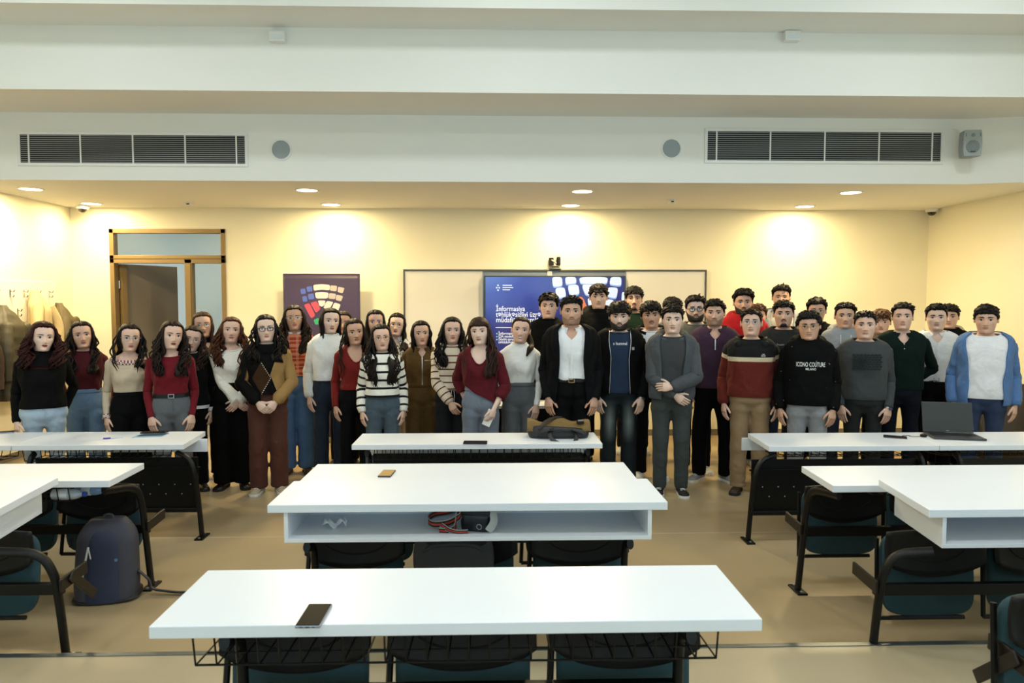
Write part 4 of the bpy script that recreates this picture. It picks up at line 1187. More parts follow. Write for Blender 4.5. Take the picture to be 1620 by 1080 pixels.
def hand_geo(W, d, n, s, curl=.22, spread=.5, fist=False):
    """palm rings (to be appended to the arm) and finger tubes"""
    d = nrm(d); n = np.asarray(n, float); n = nrm(n - (n @ d) * d)
    th = -s * np.cross(d, n)
    rings = [(.012, .027, .020), (.03, .033, .0175), (.052, .040, .0165), (.074, .0415, .0145), (.088, .039, .0115)]
    fingers = []
    for off, L, k in ((.029, .070, 1.0), (.0098, .078, .97), (-.0098, .072, 1.0), (-.028, .056, 1.08)):
        p = W + d * .080 + th * off + n * .002
        dirv = nrm(d + th * off * spread * 2.2)
        pts = [p]; ang = curl * k * .5
        for seg_l in (.20, .42, .32, .24):
            ax = np.cross(dirv, n)
            dv = nrm(dirv * math.cos(ang) + n * math.sin(ang))
            pts.append(pts[-1] + dv * L * seg_l * 1.0); ang += curl * k
        fingers.append((np.array(pts), [.0098, .0092, .0086, .0078, .0050]))
    p = W + d * .022 + th * .022 + n * .004
    dv = nrm(d * .72 + th * .62 + n * .22)
    dv2 = nrm(d * .90 + th * .30 + n * .28)
    pts = np.array([p, p + dv * .030, p + dv * .055, p + dv * .055 + dv2 * .024, p + dv * .055 + dv2 * .038])
    fingers.append((pts, [.0135, .0120, .0105, .0092, .0060]))
    return d, n, th, rings, fingers

NB = 48
_s = np.linspace(-PI, PI, NB, endpoint=False)
A_BODY = _s - .38 * np.sin(_s)              # denser over the face
A_BODY = np.roll(A_BODY, -NB // 2)          # index 0 = straight ahead
T_HEAD = np.concatenate([np.array([-.001, .018, .035]), np.arange(.055, .62, .0195), np.array([.65, .69, .73, .77, .81, .85, .885, .915, .94, .962, .98, .993])])
HH = .237

class Figure:
    pass

def build_body(fg, root):
    fem, tab, mb = fg.fem, fg.tab, MB()
    zs = np.array([.80, .83, .87, .92, .98, 1.04, 1.10, 1.16, 1.22, 1.27, 1.30, 1.33, 1.355, 1.38, 1.398, 1.414, 1.428, 1.438, 1.446, 1.453])
    P = [torso(tab, A_BODY, np.full(NB, z), 0, fg.bulk) * np.array((q, q, 1)) for z, q in zip(zs, [.72, .82, .92] + [.97] * 6 + [1] * 20)]
    nt_ = len(zs)
    H = fg.hh
    for t in T_HEAD:
        P.append(head_surf(t, A_BODY, True, fg.wid, fg.jaw, fg.nose, not fem) * H + fg.h0)
    P = np.array(P)
    # neck follows the head
    wgt = np.concatenate([sstep(zs, 1.41, 1.453), np.ones(len(T_HEAD))])
    for r in range(len(P)):
        if wgt[r] > 0:
            q = (P[r] - fg.piv) @ fg.HR.T + fg.piv
            P[r] = P[r] * (1 - wgt[r]) + q * wgt[r]
    R = len(P)
    verts = P.reshape(-1, 3)
    crown = fg.hd(np.array([0, 0, 1.0]))
    verts = np.vstack([verts, crown[None]])
    faces, mi = [], []
    ic = [int(np.argmin(np.abs(np.angle(np.exp(1j * (A_BODY - s * PI / 2)))))) for s in (1, -1)]
    r0, r1 = 9, 13
    skip = set()
    for c in ic:
        for r in range(r0, r1):
            for k in range(-2, 2): skip.add((r, (c + k) % NB))
    XT = head_surf(T_HEAD[:, None], A_BODY[None], False)
    for r in range(R - 1):
        for c in range(NB):
            if (r, c) in skip: continue
            faces.append((r * NB + c, r * NB + (c + 1) % NB, (r + 1) * NB + (c + 1) % NB, (r + 1) * NB + c))
            m_ = 0
            if r >= nt_:
                t = (T_HEAD[r - nt_] + T_HEAD[min(r - nt_ + 1, len(T_HEAD) - 1)]) / 2
                am = (A_BODY[c] + A_BODY[(c + 1) % NB]) / 2
                x = .36 * math.sin(am)
                if math.cos(am) > .5:
                    lim = .128 * math.sqrt(max(0, 1 - ((t - .210) / .045) ** 2)) if abs(t - .21) < .045 else 0
                    if abs(x) < lim: m_ = 1
            mi.append(m_)
    for c in range(NB):
        faces.append(((R - 1) * NB + c, (R - 1) * NB + (c + 1) % NB, R * NB)); mi.append(0)
    base = mb.add(verts, faces, mi)
    # legs: split the lowest ring into two loops
    iF, iB = 0, int(np.argmin(np.abs(np.abs(A_BODY) - PI)))
    mids = [verts[iF] * (1 - q) + verts[iB] * q + np.array((0, 0, .015)) for q in (.25, .5, .75)]
    mb_ = mb.add(mids, [])
    for s in (1, -1):
        half = [i for i in range(NB) if s * math.sin(A_BODY[i]) > 1e-6 and i not in (iF, iB)]
        half = sorted(half, key=lambda i: abs(A_BODY[i]))
        loop = [iF] + half + [iB] + [mb_ + 2, mb_ + 1, mb_]
        Vall = np.concatenate(mb.v)
        L = Vall[loop]; n = len(loop)
        cen = L.mean(0)
        th = np.arctan2(L[:, 1] - cen[1], L[:, 0] - cen[0])
        path = [(s * .078, .005, .775), (s * .088, .005, .70), (s * .092, 0, .60), (s * fg.stance * .95, -.01, .48), (s * fg.stance, .008, .36), (s * fg.stance, .02, .22), (s * fg.stance, .025, .08)]
        rad = [.060, .064, .060, .050, .048, .040, .034]
        rings = np.array([[(px_ + r_ * math.cos(q), py_ + r_ * math.sin(q), pz_) for q in th] for (px_, py_, pz_), r_ in zip(path, rad)])
        b = mb.grid(rings, True, False, True)
        fc = [(loop[k], loop[(k + 1) % n], b + (k + 1) % n, b + k) for k in range(n)]
        mb.add(np.zeros((0, 3)), [])
        for q in fc: mb.f.append(list(q)); mb.m.append(0)
    # arms bridged into the shoulder openings, hands continuous with the arms
    fg.arm = {}
    for s, c in ((1, ic[0]), (-1, ic[1])):
        lo, hi = c - 2, c + 2
        per = [(r0, k) for k in range(lo, hi)] + [(r, hi) for r in range(r0, r1)] + [(r1, k) for k in range(hi, lo, -1)] + [(r, lo) for r in range(r1, r0, -1)]
        idx = [r * NB + k % NB for r, k in per]
        L = verts[idx]; cen = L.mean(0)
        phi = np.unwrap(np.arctan2(L[:, 2] - cen[2], -(L[:, 1] - cen[1])))
        sgn = 1 if phi[-1] > phi[0] else -1
        ap = fg.arms[s]
        W, pole, fd, fn, curl = [np.asarray(q, float) if i < 4 else q for i, q in enumerate(ap)]
        Sj = np.array((s * fg.shx, .004, 1.342))
        E, W = ik(Sj, W, .292, .248, pole)
        d, n_, thv, rings, fingers = hand_geo(W, fd, fn, s, curl)
        fg.arm[s] = (Sj, E, W, d, n_, thv)
        up = np.linspace(0, 1, 6)[1:]
        path = np.vstack([Sj + (E - Sj) * np.array([.06, .3, .6, .85])[:, None], [E], E + (W - E) * np.array([.15, .4, .7, 1.0])[:, None]])
        rad = [.050, .046, .041, .037, .036, .038, .036, .029, (.027, .021)]
        if fem: rad = [q * .84 for q in rad[:-1]] + [(.024, .019)]
        path = np.vstack([path, [W + d * q[0] for q in rings]])
        rad = rad + [(q[1], q[2]) for q in rings]
        # exact frames: the width axis turns to the thumb side at the wrist
        nn = len(path)
        T = np.array([nrm(v) for v in np.gradient(path, axis=0)])
        T[-5:] = d
        an = phi[0] + sgn * np.linspace(0, 2 * PI, 16, endpoint=False)
        out = []
        for i in range(nn):
            q = min(1.0, i / 8.0)
            u = (1 - q) * np.array((0, -1.0, 0)) + q * thv
            u = nrm(u - (u @ T[i]) * T[i]); w = s * np.cross(u, T[i])
            ru, rw = rad[i] if not np.isscalar(rad[i]) else (rad[i], rad[i])
            out.append(path[i] + np.outer(np.cos(an) * ru, u) + np.outer(np.sin(an) * rw, w))
        b = mb.grid(np.array(out), True, False, True, flip=(s * sgn > 0))
        for k in range(16):
            q = [idx[k], idx[(k + 1) % 16], b + (k + 1) % 16, b + k]
            mb.f.append(q if s * sgn < 0 else q[::-1]); mb.m.append(0)
        for pts, rr in fingers:
            Pf = tube_rings(spline(pts, 7), list(np.interp(np.linspace(0, 4, 7), range(5), rr)), 7)
            mb.grid(Pf, True, True, True, flip=True)
    # ears
    if fg.ears:
        for s in (1, -1):
            P = []
            for q, sc in ((0.0, .75), (.35, 1.0), (.8, 1.0), (1.0, .8)):
                ring = []
                for k in range(12):
                    a = 2 * PI * k / 12
                    yy = .045 + .062 * math.cos(a) * sc + .03 * q + .018 * math.sin(a)
                    zz = .475 + .125 * math.sin(a) * sc * (1 if math.sin(a) > 0 else .9)
                    xx = s * (.342 * fg.wid + .070 * q + .012 * (1 - sc))
                    ring.append(fg.hd(np.array((xx, yy, zz))))
                P.append(ring)
            mb.grid(np.array(P), True, True, True, flip=(s > 0))
    o = mb.build('body', [fg.skin, fg.lip], root, smooth=True)
    return o

def face_parts(fg, root):
    H = fg.hh
    M_EYE = mat('eye_white', (226, 220, 214), .25, var=.02)
    M_IRIS = mat('eye_dark_brown', (34, 22, 16), .2)
    M_LASH = mat('lash_dark', (26, 19, 16), .6)
    for s in (1, -1):
        x0, t0 = s * .148, .500
        yc = head_surf(t0, math.asin(x0 / .335 / fg.wid), True, fg.wid, fg.jaw, fg.nose, not fg.fem)[1] - .012
        mb = MB()
        n = 14
        top = [(u, .036 * (1 - u * u) ** .7 * (1 if fg.fem else .86)) for u in np.linspace(-1, 1, n)]
        bot = [(u, -.025 * (1 - u * u) ** .8) for u in np.linspace(-1, 1, n)]
        rows = []
        for q in np.linspace(0, 1, 5):
            rows.append([(x0 + .076 * u, yc - .016 * (1 - u * u) + .028 * abs(x0 + .076 * u - s * .1) * 1.6, t0 + b_[1] * (1 - q) + t_[1] * q) for (u, t_), (_, b_) in zip([(k[0], k) for k in top], [(k[0], k) for k in bot])])
        P = fg.hd(np.array(rows))
        mb.grid(P, False, mi=0)
        # iris
        gaze = fg.gaze
        a = np.linspace(0, 2 * PI, 12, endpoint=False)
        ring = np.stack([x0 + gaze + .031 * np.cos(a), np.full(12, yc - .0195), t0 + .003 + np.clip(.033 * np.sin(a), -.025, .029)], 1)
        mb.add(fg.hd(np.vstack([ring + np.array((0, -.006, 0)), [[x0 + gaze, yc - .030, t0 + .003]]])), [(k, (k + 1) % 12, 12) for k in range(12)], 1)
        # upper lid line
        lid = [(x0 + .082 * u, yc - .020 * (1 - u * u) + .045 * abs(x0 + .076 * u - s * .1) - .006, t0 + tz + .006) for u, tz in top]
        mb.tube(fg.hd(np.array(lid)), [H * r_ for r_ in np.interp(np.linspace(-1, 1, n), [-1, -.3, .3, 1], [.004, .011, .011, .005])], 5, mi=2)
        mb.build('eye', [M_EYE, M_IRIS, M_LASH], root, smooth=True)
        # eyebrow hugging the brow
        xs = np.linspace(.055, .245, 9)
        thick = (.026 if not fg.fem else .018) * fg.brow
        rows = [[], [], []]
        for k, xx in enumerate(xs):
            q = k / 8
            tt = .596 + .020 * math.sin(q * 2.4) - .014 * q
            h = thick * (1 - .75 * q ** 2) * (.75 + .25 * min(1, q * 4))
            for r_, dz in enumerate((-h, 0, h)):
                aa = math.asin(min(.98, s * xx / (np.interp(tt, HT, HW) * fg.wid)) if s > 0 else max(-.98, s * xx / (np.interp(tt, HT, HW) * fg.wid)))
                p = head_surf(tt + dz, aa, True, fg.wid, fg.jaw, fg.nose, not fg.fem)
                rows[r_].append((p[0], p[1] - (.012 if r_ == 1 else .005), p[2]))
        mb = MB(); mb.grid(fg.hd(np.array(rows)), False, flip=(s > 0))
        mb.build('eyebrow', fg.browmat, root, smooth=True)

    xs = np.linspace(-.105, .105, 9)
    pts = []
    for xx in xs:
        tt = .2105 + (.9 if fg.fem else .25) * xx * xx
        aa = math.asin(xx / (np.interp(tt, HT, HW) * fg.wid * .80))
        p = head_surf(tt, aa, True, fg.wid, fg.jaw, fg.nose, not fg.fem)
        pts.append((p[0], p[1] - .003, p[2]))
    mb = MB(); mb.tube(fg.hd(np.array(pts)), [H * q for q in (.002, .005, .0065, .007, .0065, .007, .0065, .005, .002)], 5)
    mb.build('mouth', mat('mouth_line', (104, 52, 48), .6), root, smooth=True)

def glasses_part(fg, root, style):
    col, shape = style
    m = mat('glasses_' + col, {'black': (18, 17, 17), 'gold': (176, 138, 84), 'silver': (170, 170, 172), 'clear': (210, 190, 170)}[col], .3, .7 if col in ('gold', 'silver') else 0)
    mb = MB(); H = fg.hh
    yc = -.475
    for s in (1, -1):
        a = np.linspace(0, 2 * PI, 21)
        e = .55 if shape == 'square' else 1.0
        sx, sz = (.098, .068) if shape == 'square' else (.092, .082)
        ca, sa = np.cos(a), np.sin(a)
        pts = np.stack([s * .150 + sx * np.sign(ca) * np.abs(ca) ** e, np.full(21, yc) + .06 * np.abs(s * .15 + sx * ca) ** 1.5 * 2, .492 + sz * np.sign(sa) * np.abs(sa) ** e], 1)
        mb.tube(fg.hd(pts), .0022 if col != 'black' else .0034, 5, cap=False)
        mb.tube(fg.hd(np.array([(s * .245, yc + .035, .515), (s * .335, yc + .10, .525), (s * .352, -.05, .52), (s * .345, .06, .49)])), .0022 if col != 'black' else .003, 5)
    mb.tube(fg.hd(np.array([(-.058, yc - .01, .505), (0, yc - .018, .515), (.058, yc - .01, .505)])), .0022, 5)
    g = mb.build('glasses', m, root, smooth=True)
    ln = MB()
    for s in (1, -1):
        a = np.linspace(0, 2 * PI, 20, endpoint=False)
        sx, sz = (.094, .064) if shape == 'square' else (.089, .079)
        ring = np.stack([s * .150 + sx * np.cos(a), np.full(20, yc + .03), .492 + sz * np.sin(a)], 1)
        ln.add(fg.hd(ring), [list(range(20))])
    ln.build('lenses', glass_mat('lens_glass', (.95, .97, 1.0), .05), g)

def hair_mat(col, fg=None):
    nm = 'hair_%02x%02x%02x' % col
    if nm in MATS: return MATS[nm]
    m = bpy.data.materials.new(nm); m.use_nodes = True
    nt, N, L = nodes_of(m); b = N['Principled BSDF']
    c = lin(col)
    b.inputs['Roughness'].default_value = .52; b.inputs['Specular IOR Level'].default_value = .16
    at = N.new('ShaderNodeAttribute'); at.attribute_name = 'gv'
    mp = N.new('ShaderNodeMapping'); mp.inputs['Scale'].default_value = (60, 3, 1); L.new(at.outputs['Vector'], mp.inputs['Vector'])
    nz = N.new('ShaderNodeTexNoise'); nz.inputs['Scale'].default_value = 1.0; nz.inputs['Detail'].default_value = 4; L.new(mp.outputs[0], nz.inputs['Vector'])
    cr = N.new('ShaderNodeValToRGB'); cr.color_ramp.elements[0].position = .3; cr.color_ramp.elements[1].position = .75
    cr.color_ramp.elements[0].color = tuple(k * .32 for k in c[:3]) + (1,); cr.color_ramp.elements[1].color = tuple(min(1, k * 1.25) for k in c[:3]) + (1,)
    L.new(nz.outputs['Fac'], cr.inputs['Fac']); L.new(cr.outputs['Color'], b.inputs['Base Color'])
    bp = N.new('ShaderNodeBump'); bp.inputs['Strength'].default_value = .6; bp.inputs['Distance'].default_value = .006
    L.new(nz.outputs['Fac'], bp.inputs['Height']); L.new(bp.outputs['Normal'], b.inputs['Normal'])
    MATS[nm] = m
    return m

def lobes(a, seed, ks=(5, 9, 14), amp=(1, .7, .5)):
    r = random.Random(seed)
    out = np.zeros_like(np.asarray(a, float))
    for k, q in zip(ks, amp): out += q * np.sin(k * np.asarray(a) + r.uniform(0, 6.28))
    return out / sum(amp)

def hair_cap(mb, fg, front_t, side_t, nape_t, th_top, th_side, rough=.006, curly=0.0, temple=62, sweep=0.0, part=None, quiff=0.0, front_edge=.02, ear=96):
    """shell of hair over the scalp; t values are the hairline heights"""
    C, R = 72, 16
    A = np.linspace(-PI, PI, C, endpoint=False)
    deg = np.abs(np.degrees(A))
    hl = np.interp(deg, [0, temple - 22, temple, temple + 12, ear - 2, ear + 8, 140, 180], [front_t, front_t - .01, front_t - .10, side_t + .08, side_t, side_t + .04, (side_t + nape_t) / 2, nape_t])
    hl = hl + .012 * lobes(A, fg.seed) + .012 * lobes(A, fg.seed + 5, (17, 23), (1, 1))
    rows = []
    G = []
    for r in range(R + 1):
        q = r / R
        e = q ** 1.15
        t = hl + (1.0 - hl) * e
        t = np.minimum(t, .9995)
        P = head_surf(t, A, False, fg.wid, fg.jaw)
        # thickness: thin at the hairline, full toward the top
        up = sstep(t, .45, .86)
        th = (th_side * (1 - up) + th_top * up) * (sstep(np.full(C, q), -.03, .16))
        fz = np.clip(np.cos(A), 0, 1) ** 2
        th = th + quiff * fz * np.exp(-((t - .86) / .12) ** 2)
        th = np.maximum(th, front_edge * (1 if q > 0 else 0))
        cen = np.array((0, .01, .50))
        dv = P - cen; dv = dv / np.linalg.norm(dv, axis=1, keepdims=True)
        rip = rough * (lobes(A + t * 2.2, fg.seed + 1, (11, 19, 27), (1, .9, .8)) + .8 * np.sin(t * 40 + 5 * A + fg.seed))
        if curly: rip = rip + curly * (np.sin(A * 13 + t * 9 + fg.seed) * np.sin(t * 34 + A * 4) + .7 * np.sin(A * 21 - t * 27))
        rip = rip * sstep(np.full(C, q), 0, .12)
        if part is not None and q > .3:
            x = P[:, 0]
            dent = .022 * np.exp(-((x - part) / .03) ** 2) * (np.cos(A) > -.3)
            th = th - dent
        P = P + dv * (th + rip)[:, None]
        if r == 0: P = head_surf(hl, A, False, fg.wid, fg.jaw) - dv * .01
        P[:, 0] += sweep * up * th
        rows.append(P); G.append(np.stack([A / (2 * PI) + .5 + sweep, np.full(C, t), np.zeros(C)], 1))
    mb.grid(fg.hd(np.array(rows)), True, g=np.array(G))
    top = fg.hd(np.array((sweep * th_top, .0, 1.0 + th_top)))
    last = mb.n - C
    i = mb.add(top[None], [], g=[(0.5, 1, 0)])
    for c in range(C):
        mb.f.append([last + c, last + (c + 1) % C, i]); mb.m.append(0)

def hair_long(mb, fg, length, a0=64, vol=.085, wave=0.0, nw=3.0, fr=(1, 1), strand=.008, taper=.75, tuck=0.0, drape=True):
    """curtain of hair from the crown down to z = length; fr: hair falls in front on (-x, +x) side"""
    C, R = 60, 26
    A = np.radians(np.linspace(a0, 360 - a0, C))
    side = np.where(A < PI, 1, -1)
    adeg = np.degrees(np.where(A < PI, A, 2 * PI - A))        # a0 .. 180
    rr = random.Random(fg.seed + 11)
    ends = length + np.array([rr.uniform(-.025, .03) for _ in range(C)]) + .035 * sstep(adeg, 150, 90) * taper
    ph = np.array([rr.uniform(-.5, .5) for _ in range(C)])
    rows_o, rows_i, G = [], [], []
    ztop = fg.hd(np.array((0, 0, .80)))[2]
    for r in range(R):
        q = r / (R - 1)
        z = ztop + (ends - ztop) * q
        t = np.clip((z - fg.h0[2]) / fg.hh, .36, .82)
        Ph = head_surf(t, A, False, fg.wid, fg.jaw)
        hv = vol * (.65 + .35 * sstep(np.full(C, q), 0, .25))
        cen = np.stack([np.zeros(C), np.zeros(C), t], 1)
        dv = Ph - cen; dv /= np.linalg.norm(dv, axis=1, keepdims=True)
        Ph = fg.hd(Ph + dv * hv[:, None])
        Ph[:, 2] = z
        # drape target on the body
        tb = fg.tab
        zc = np.clip(z, .85, 1.40)
        w, f, b = [np.interp(zc, tb[:, 0], tb[:, i]) * fg.bulk + fg.off + .012 for i in (1, 2, 3)]
        go_front = np.where(side > 0, fr[1], fr[0]) * (adeg < 112)
        k = np.clip((adeg - a0) / (112 - a0), 0, 1)
        xf = side * (.052 + .088 * k + tuck)
        yf = -f * np.sqrt(np.clip(1 - (xf / w) ** 2, .05, 1)) - .012
        kb = np.clip((adeg - 60) / 120, 0, 1)
        xb = side * (.125 * (1 - kb) + .0 * kb) * 1.0
        yb = b * .98 + .012 + 0 * xb
        tx, ty = np.where(go_front > 0, xf, xb), np.where(go_front > 0, yf, yb)
        m_ = sstep(z, 1.475, 1.37)
        m_ = np.where(go_front > 0, sstep(z, 1.47, 1.33), sstep(z, 1.50, 1.40))
        if not drape: m_ = 0 * m_
        x = Ph[:, 0] * (1 - m_) + tx * m_
        y = Ph[:, 1] * (1 - m_) + ty * m_
        amp = sstep(np.full(C, q), .12, .5)
        x = x + side * 0 + wave * amp * np.sin(q * nw * 2 * PI + A * 2.5 + ph)
        y = y - .6 * wave * amp * np.cos(q * nw * 2 * PI + A * 3.1 + ph)
        st = strand * (np.sin(np.arange(C) * 1.9 + 3 * q) + .6 * np.sin(np.arange(C) * 3.1 + fg.seed)) * sstep(np.full(C, q), .05, .3)
        ox = np.stack([dv[:, 0], dv[:, 1], np.zeros(C)], 1)
        ox /= np.maximum(np.linalg.norm(ox, axis=1, keepdims=True), 1e-6)
        Po = np.stack([x, y, z], 1) + ox * st[:, None]
        thick = .024 * (1 - .55 * q)
        inw = np.stack([-np.where(m_ > .5, 0, dv[:, 0]), np.where(m_ > .5, np.where(go_front > 0, 1, -1), -dv[:, 1]), np.zeros(C)], 1)
        inw /= np.maximum(np.linalg.norm(inw, axis=1, keepdims=True), 1e-6)
        Pi = Po + inw * thick
        rows_o.append(Po); rows_i.append(Pi)
        G.append(np.stack([A / (2 * PI), z * 1.0, np.zeros(C)], 1))
    P = np.concatenate([np.array(rows_o), np.array(rows_i)[:, ::-1]], axis=1)
    GG = np.concatenate([np.array(G), np.array(G)[:, ::-1]], axis=1)
    mb.grid(P, True, True, True, g=GG, flip=True)

def hair_locks(mb, fg, n, length, r0=.0085, wave=.02, sides=(1, -1), front=True):
    """loose curling locks that break the outline"""
    rr = random.Random(fg.seed + 31)
    for k in range(int(n * 1.6)):
        s = rr.choice(sides)
        a = s * math.radians(rr.uniform(66, 118))
        P0 = fg.hd(head_surf(rr.uniform(.5, .75), a, False, fg.wid, fg.jaw) * np.array((1.16, 1.1, 1)))
        ze = length + rr.uniform(-.02, .10)
        w, f = [np.interp(max(ze, .9), fg.tab[:, 0], fg.tab[:, i]) for i in (1, 2)]
        xe = s * rr.uniform(.06, .15)
        ye = -f * math.sqrt(max(.1, 1 - (xe / (w + .03)) ** 2)) - fg.off - .03 if front else rr.uniform(-.02, .08)
        m = 12
        pts = []
        ph = rr.uniform(0, 6.28); fq = rr.uniform(2.2, 3.4)
        for i in range(m):
            q = i / (m - 1)
            e = q * q * (3 - 2 * q)
            p = np.array((P0[0] * (1 - e) + xe * e + s * .035 * math.sin(q * PI), P0[1] * (1 - e) + ye * e, P0[2] + (ze - P0[2]) * q))
            p = p + wave * min(1, q * 2.5) * np.array((math.sin(fq * 2 * PI * q + ph), .7 * math.cos(fq * 2 * PI * q + ph), 0))
            pts.append(p)
        rad = [r0 * v for v in np.interp(np.linspace(0, 1, m), [0, .25, .8, 1], [.7, 1.0, .8, .2])]
        P = tube_rings(pts, rad, 6)
        g = np.stack([np.full((m, 6), k * .13) + np.arange(6)[None] * .02, np.linspace(1.5, 1, m)[:, None].repeat(6, 1), np.zeros((m, 6))], -1)
        mb.grid(P, True, True, True, g=g)

def hair_curls(mb, fg, n, th, t_lo=.55, rad=.040, front_only=False, jitter=.02):
    """ball curls all over the scalp"""
    rr = random.Random(fg.seed + 41)
    for k in range(n):
        t = 1 - (1 - t_lo) * rr.random() ** 1.1
        a = rr.uniform(-PI, PI)
        if abs(a) < .85 and t < .80: t = rr.uniform(.80, .93)
        if abs(a) < 1.5 and t < .60: continue
        P = head_surf(min(t, .985), a, False, fg.wid, fg.jaw)
        cen = np.array((0, 0, .5)); d = nrm(P - cen)
        c = P + d * (th + rr.uniform(-jitter, jitter))
        r = rad * rr.uniform(.75, 1.25)
        R, C = 5, 7
        pts = []
        e1 = nrm(np.cross(d, (0.3, .2, 1))); e2 = np.cross(d, e1)
        for i in range(R):
            la = -PI / 2 + PI * (i + .5) / R
            pts.append([c + r * (math.cos(la) * (math.cos(2 * PI * j / C) * e1 + math.sin(2 * PI * j / C) * e2) + math.sin(la) * d * .8) for j in range(C)])
        mb.grid(fg.hd(np.array(pts)), True, True, True, g=np.full((R, C, 3), rr.random()))

def beard_part(fg, root, kind, col):
    """kind: full / short / chin / moustache"""
    mb = MB()
    A = np.radians(np.linspace(-98, 98, 49))
    th = {'full': .042, 'short': .022, 'chin': .014, 'stubble': .010}.get(kind, .015)
    if kind in ('full', 'short', 'stubble', 'chin'):
        deg = np.abs(np.degrees(A))
        up = np.interp(deg, [0, 14, 20, 34, 60, 80, 92, 98], [.150, .152, .20, .235, .30, .40, .47, .47])
        if kind == 'chin': up = np.interp(deg, [0, 14, 26, 38, 48, 98], [.145, .145, .11, .05, .0, -.011])
        rows = []
        for q in np.linspace(0, 1, 9):
            t = -.012 + (up + .012) * q
            P = head_surf(np.maximum(t, -.0005), A, True, fg.wid, fg.jaw, fg.nose, True)
            ed = min(1, 4 * q + .3, 4 * (1 - q) + .0)
            o_ = th * (ed + .15) * (.65 + .35 * np.cos(A))
            cen = np.array((0, 0, .3)); d = P - cen; d /= np.linalg.norm(d, axis=1, keepdims=True)
            P = P + d * o_[:, None] * (1 + .18 * np.sin(A * 29 + q * 17))[:, None]
            P[:, 2] = np.where(q < .2, P[:, 2] - th * .5, P[:, 2])
            rows.append(P)
        mb.grid(fg.hd(np.array(rows)), False, flip=True)
    A2 = np.radians(np.linspace(-21, 21, 15))
    rows = []
    for q in np.linspace(0, 1, 4):
        t = np.interp(np.abs(np.degrees(A2)), [0, 8, 21], [.258, .258, .215]) + q * np.interp(np.abs(np.degrees(A2)), [0, 14, 21], [.034, .030, .02])
        P = head_surf(t, A2, True, fg.wid, fg.jaw, fg.nose, True)
        P[:, 1] -= th * (.35 + .5 * math.sin(q * PI)) * .8
        rows.append(P)
    mb.grid(fg.hd(np.array(rows)), False, flip=True)
    mb.build('beard' if kind != 'moustache' else 'moustache', mat('beard_%02x%02x%02x_%s' % (*col, kind == 'stubble'), col if kind != 'stubble' else tuple(int(.74 * c) for c in SKINS[fg.skin_i]), .7, var=.3, scale=90, bump=.5, bscale=400), root, smooth=True)

def hair_tufts(mb, fg, n, th, flow, L=.13, r=.034, t_lo=.70, wild=.25, front_lo=.74):
    """soft tapered clumps lying over the top of the head; flow: preferred direction in head axes"""
    rr = random.Random(fg.seed + 51)
    flow = np.array(flow, float)
    for k in range(n):
        a = rr.uniform(-PI, PI)
        t = 1 - (1 - t_lo) * rr.random() ** .9
        if abs(a) < .95: t = max(t, front_lo + rr.uniform(0, .06))
        P = head_surf(min(t, .985), a, False, fg.wid, fg.jaw)
        d = nrm(P - np.array((0, 0, .5)))
        dirv = flow + np.array([rr.uniform(-wild, wild) for _ in range(3)])
        dirv = nrm(dirv - .85 * (dirv @ d) * d)
        l = L * rr.uniform(.7, 1.2)
        b = P + d * th * .80 - dirv * l * .3
        pts = np.array([b - d * th * .3, b + d * th * .18 + dirv * l * .35, b + d * th * .20 + dirv * l * .75, b + d * th * (.10 + rr.uniform(-.1, .25)) + dirv * l * 1.05])
        rad = [r * .7 * fg.hh, r * 1.1 * fg.hh, r * .95 * fg.hh, r * .3 * fg.hh]
        Pp = tube_rings(fg.hd(spline(pts, 6)), list(np.interp(np.linspace(0, 3, 6), range(4), rad)), 6)
        u = rr.random()
        mb.grid(Pp, True, True, True, g=np.stack([np.tile(u + np.arange(6) * .03, (6, 1)), np.tile(np.linspace(0, .4, 6)[:, None], (1, 6)), np.zeros((6, 6))], -1))
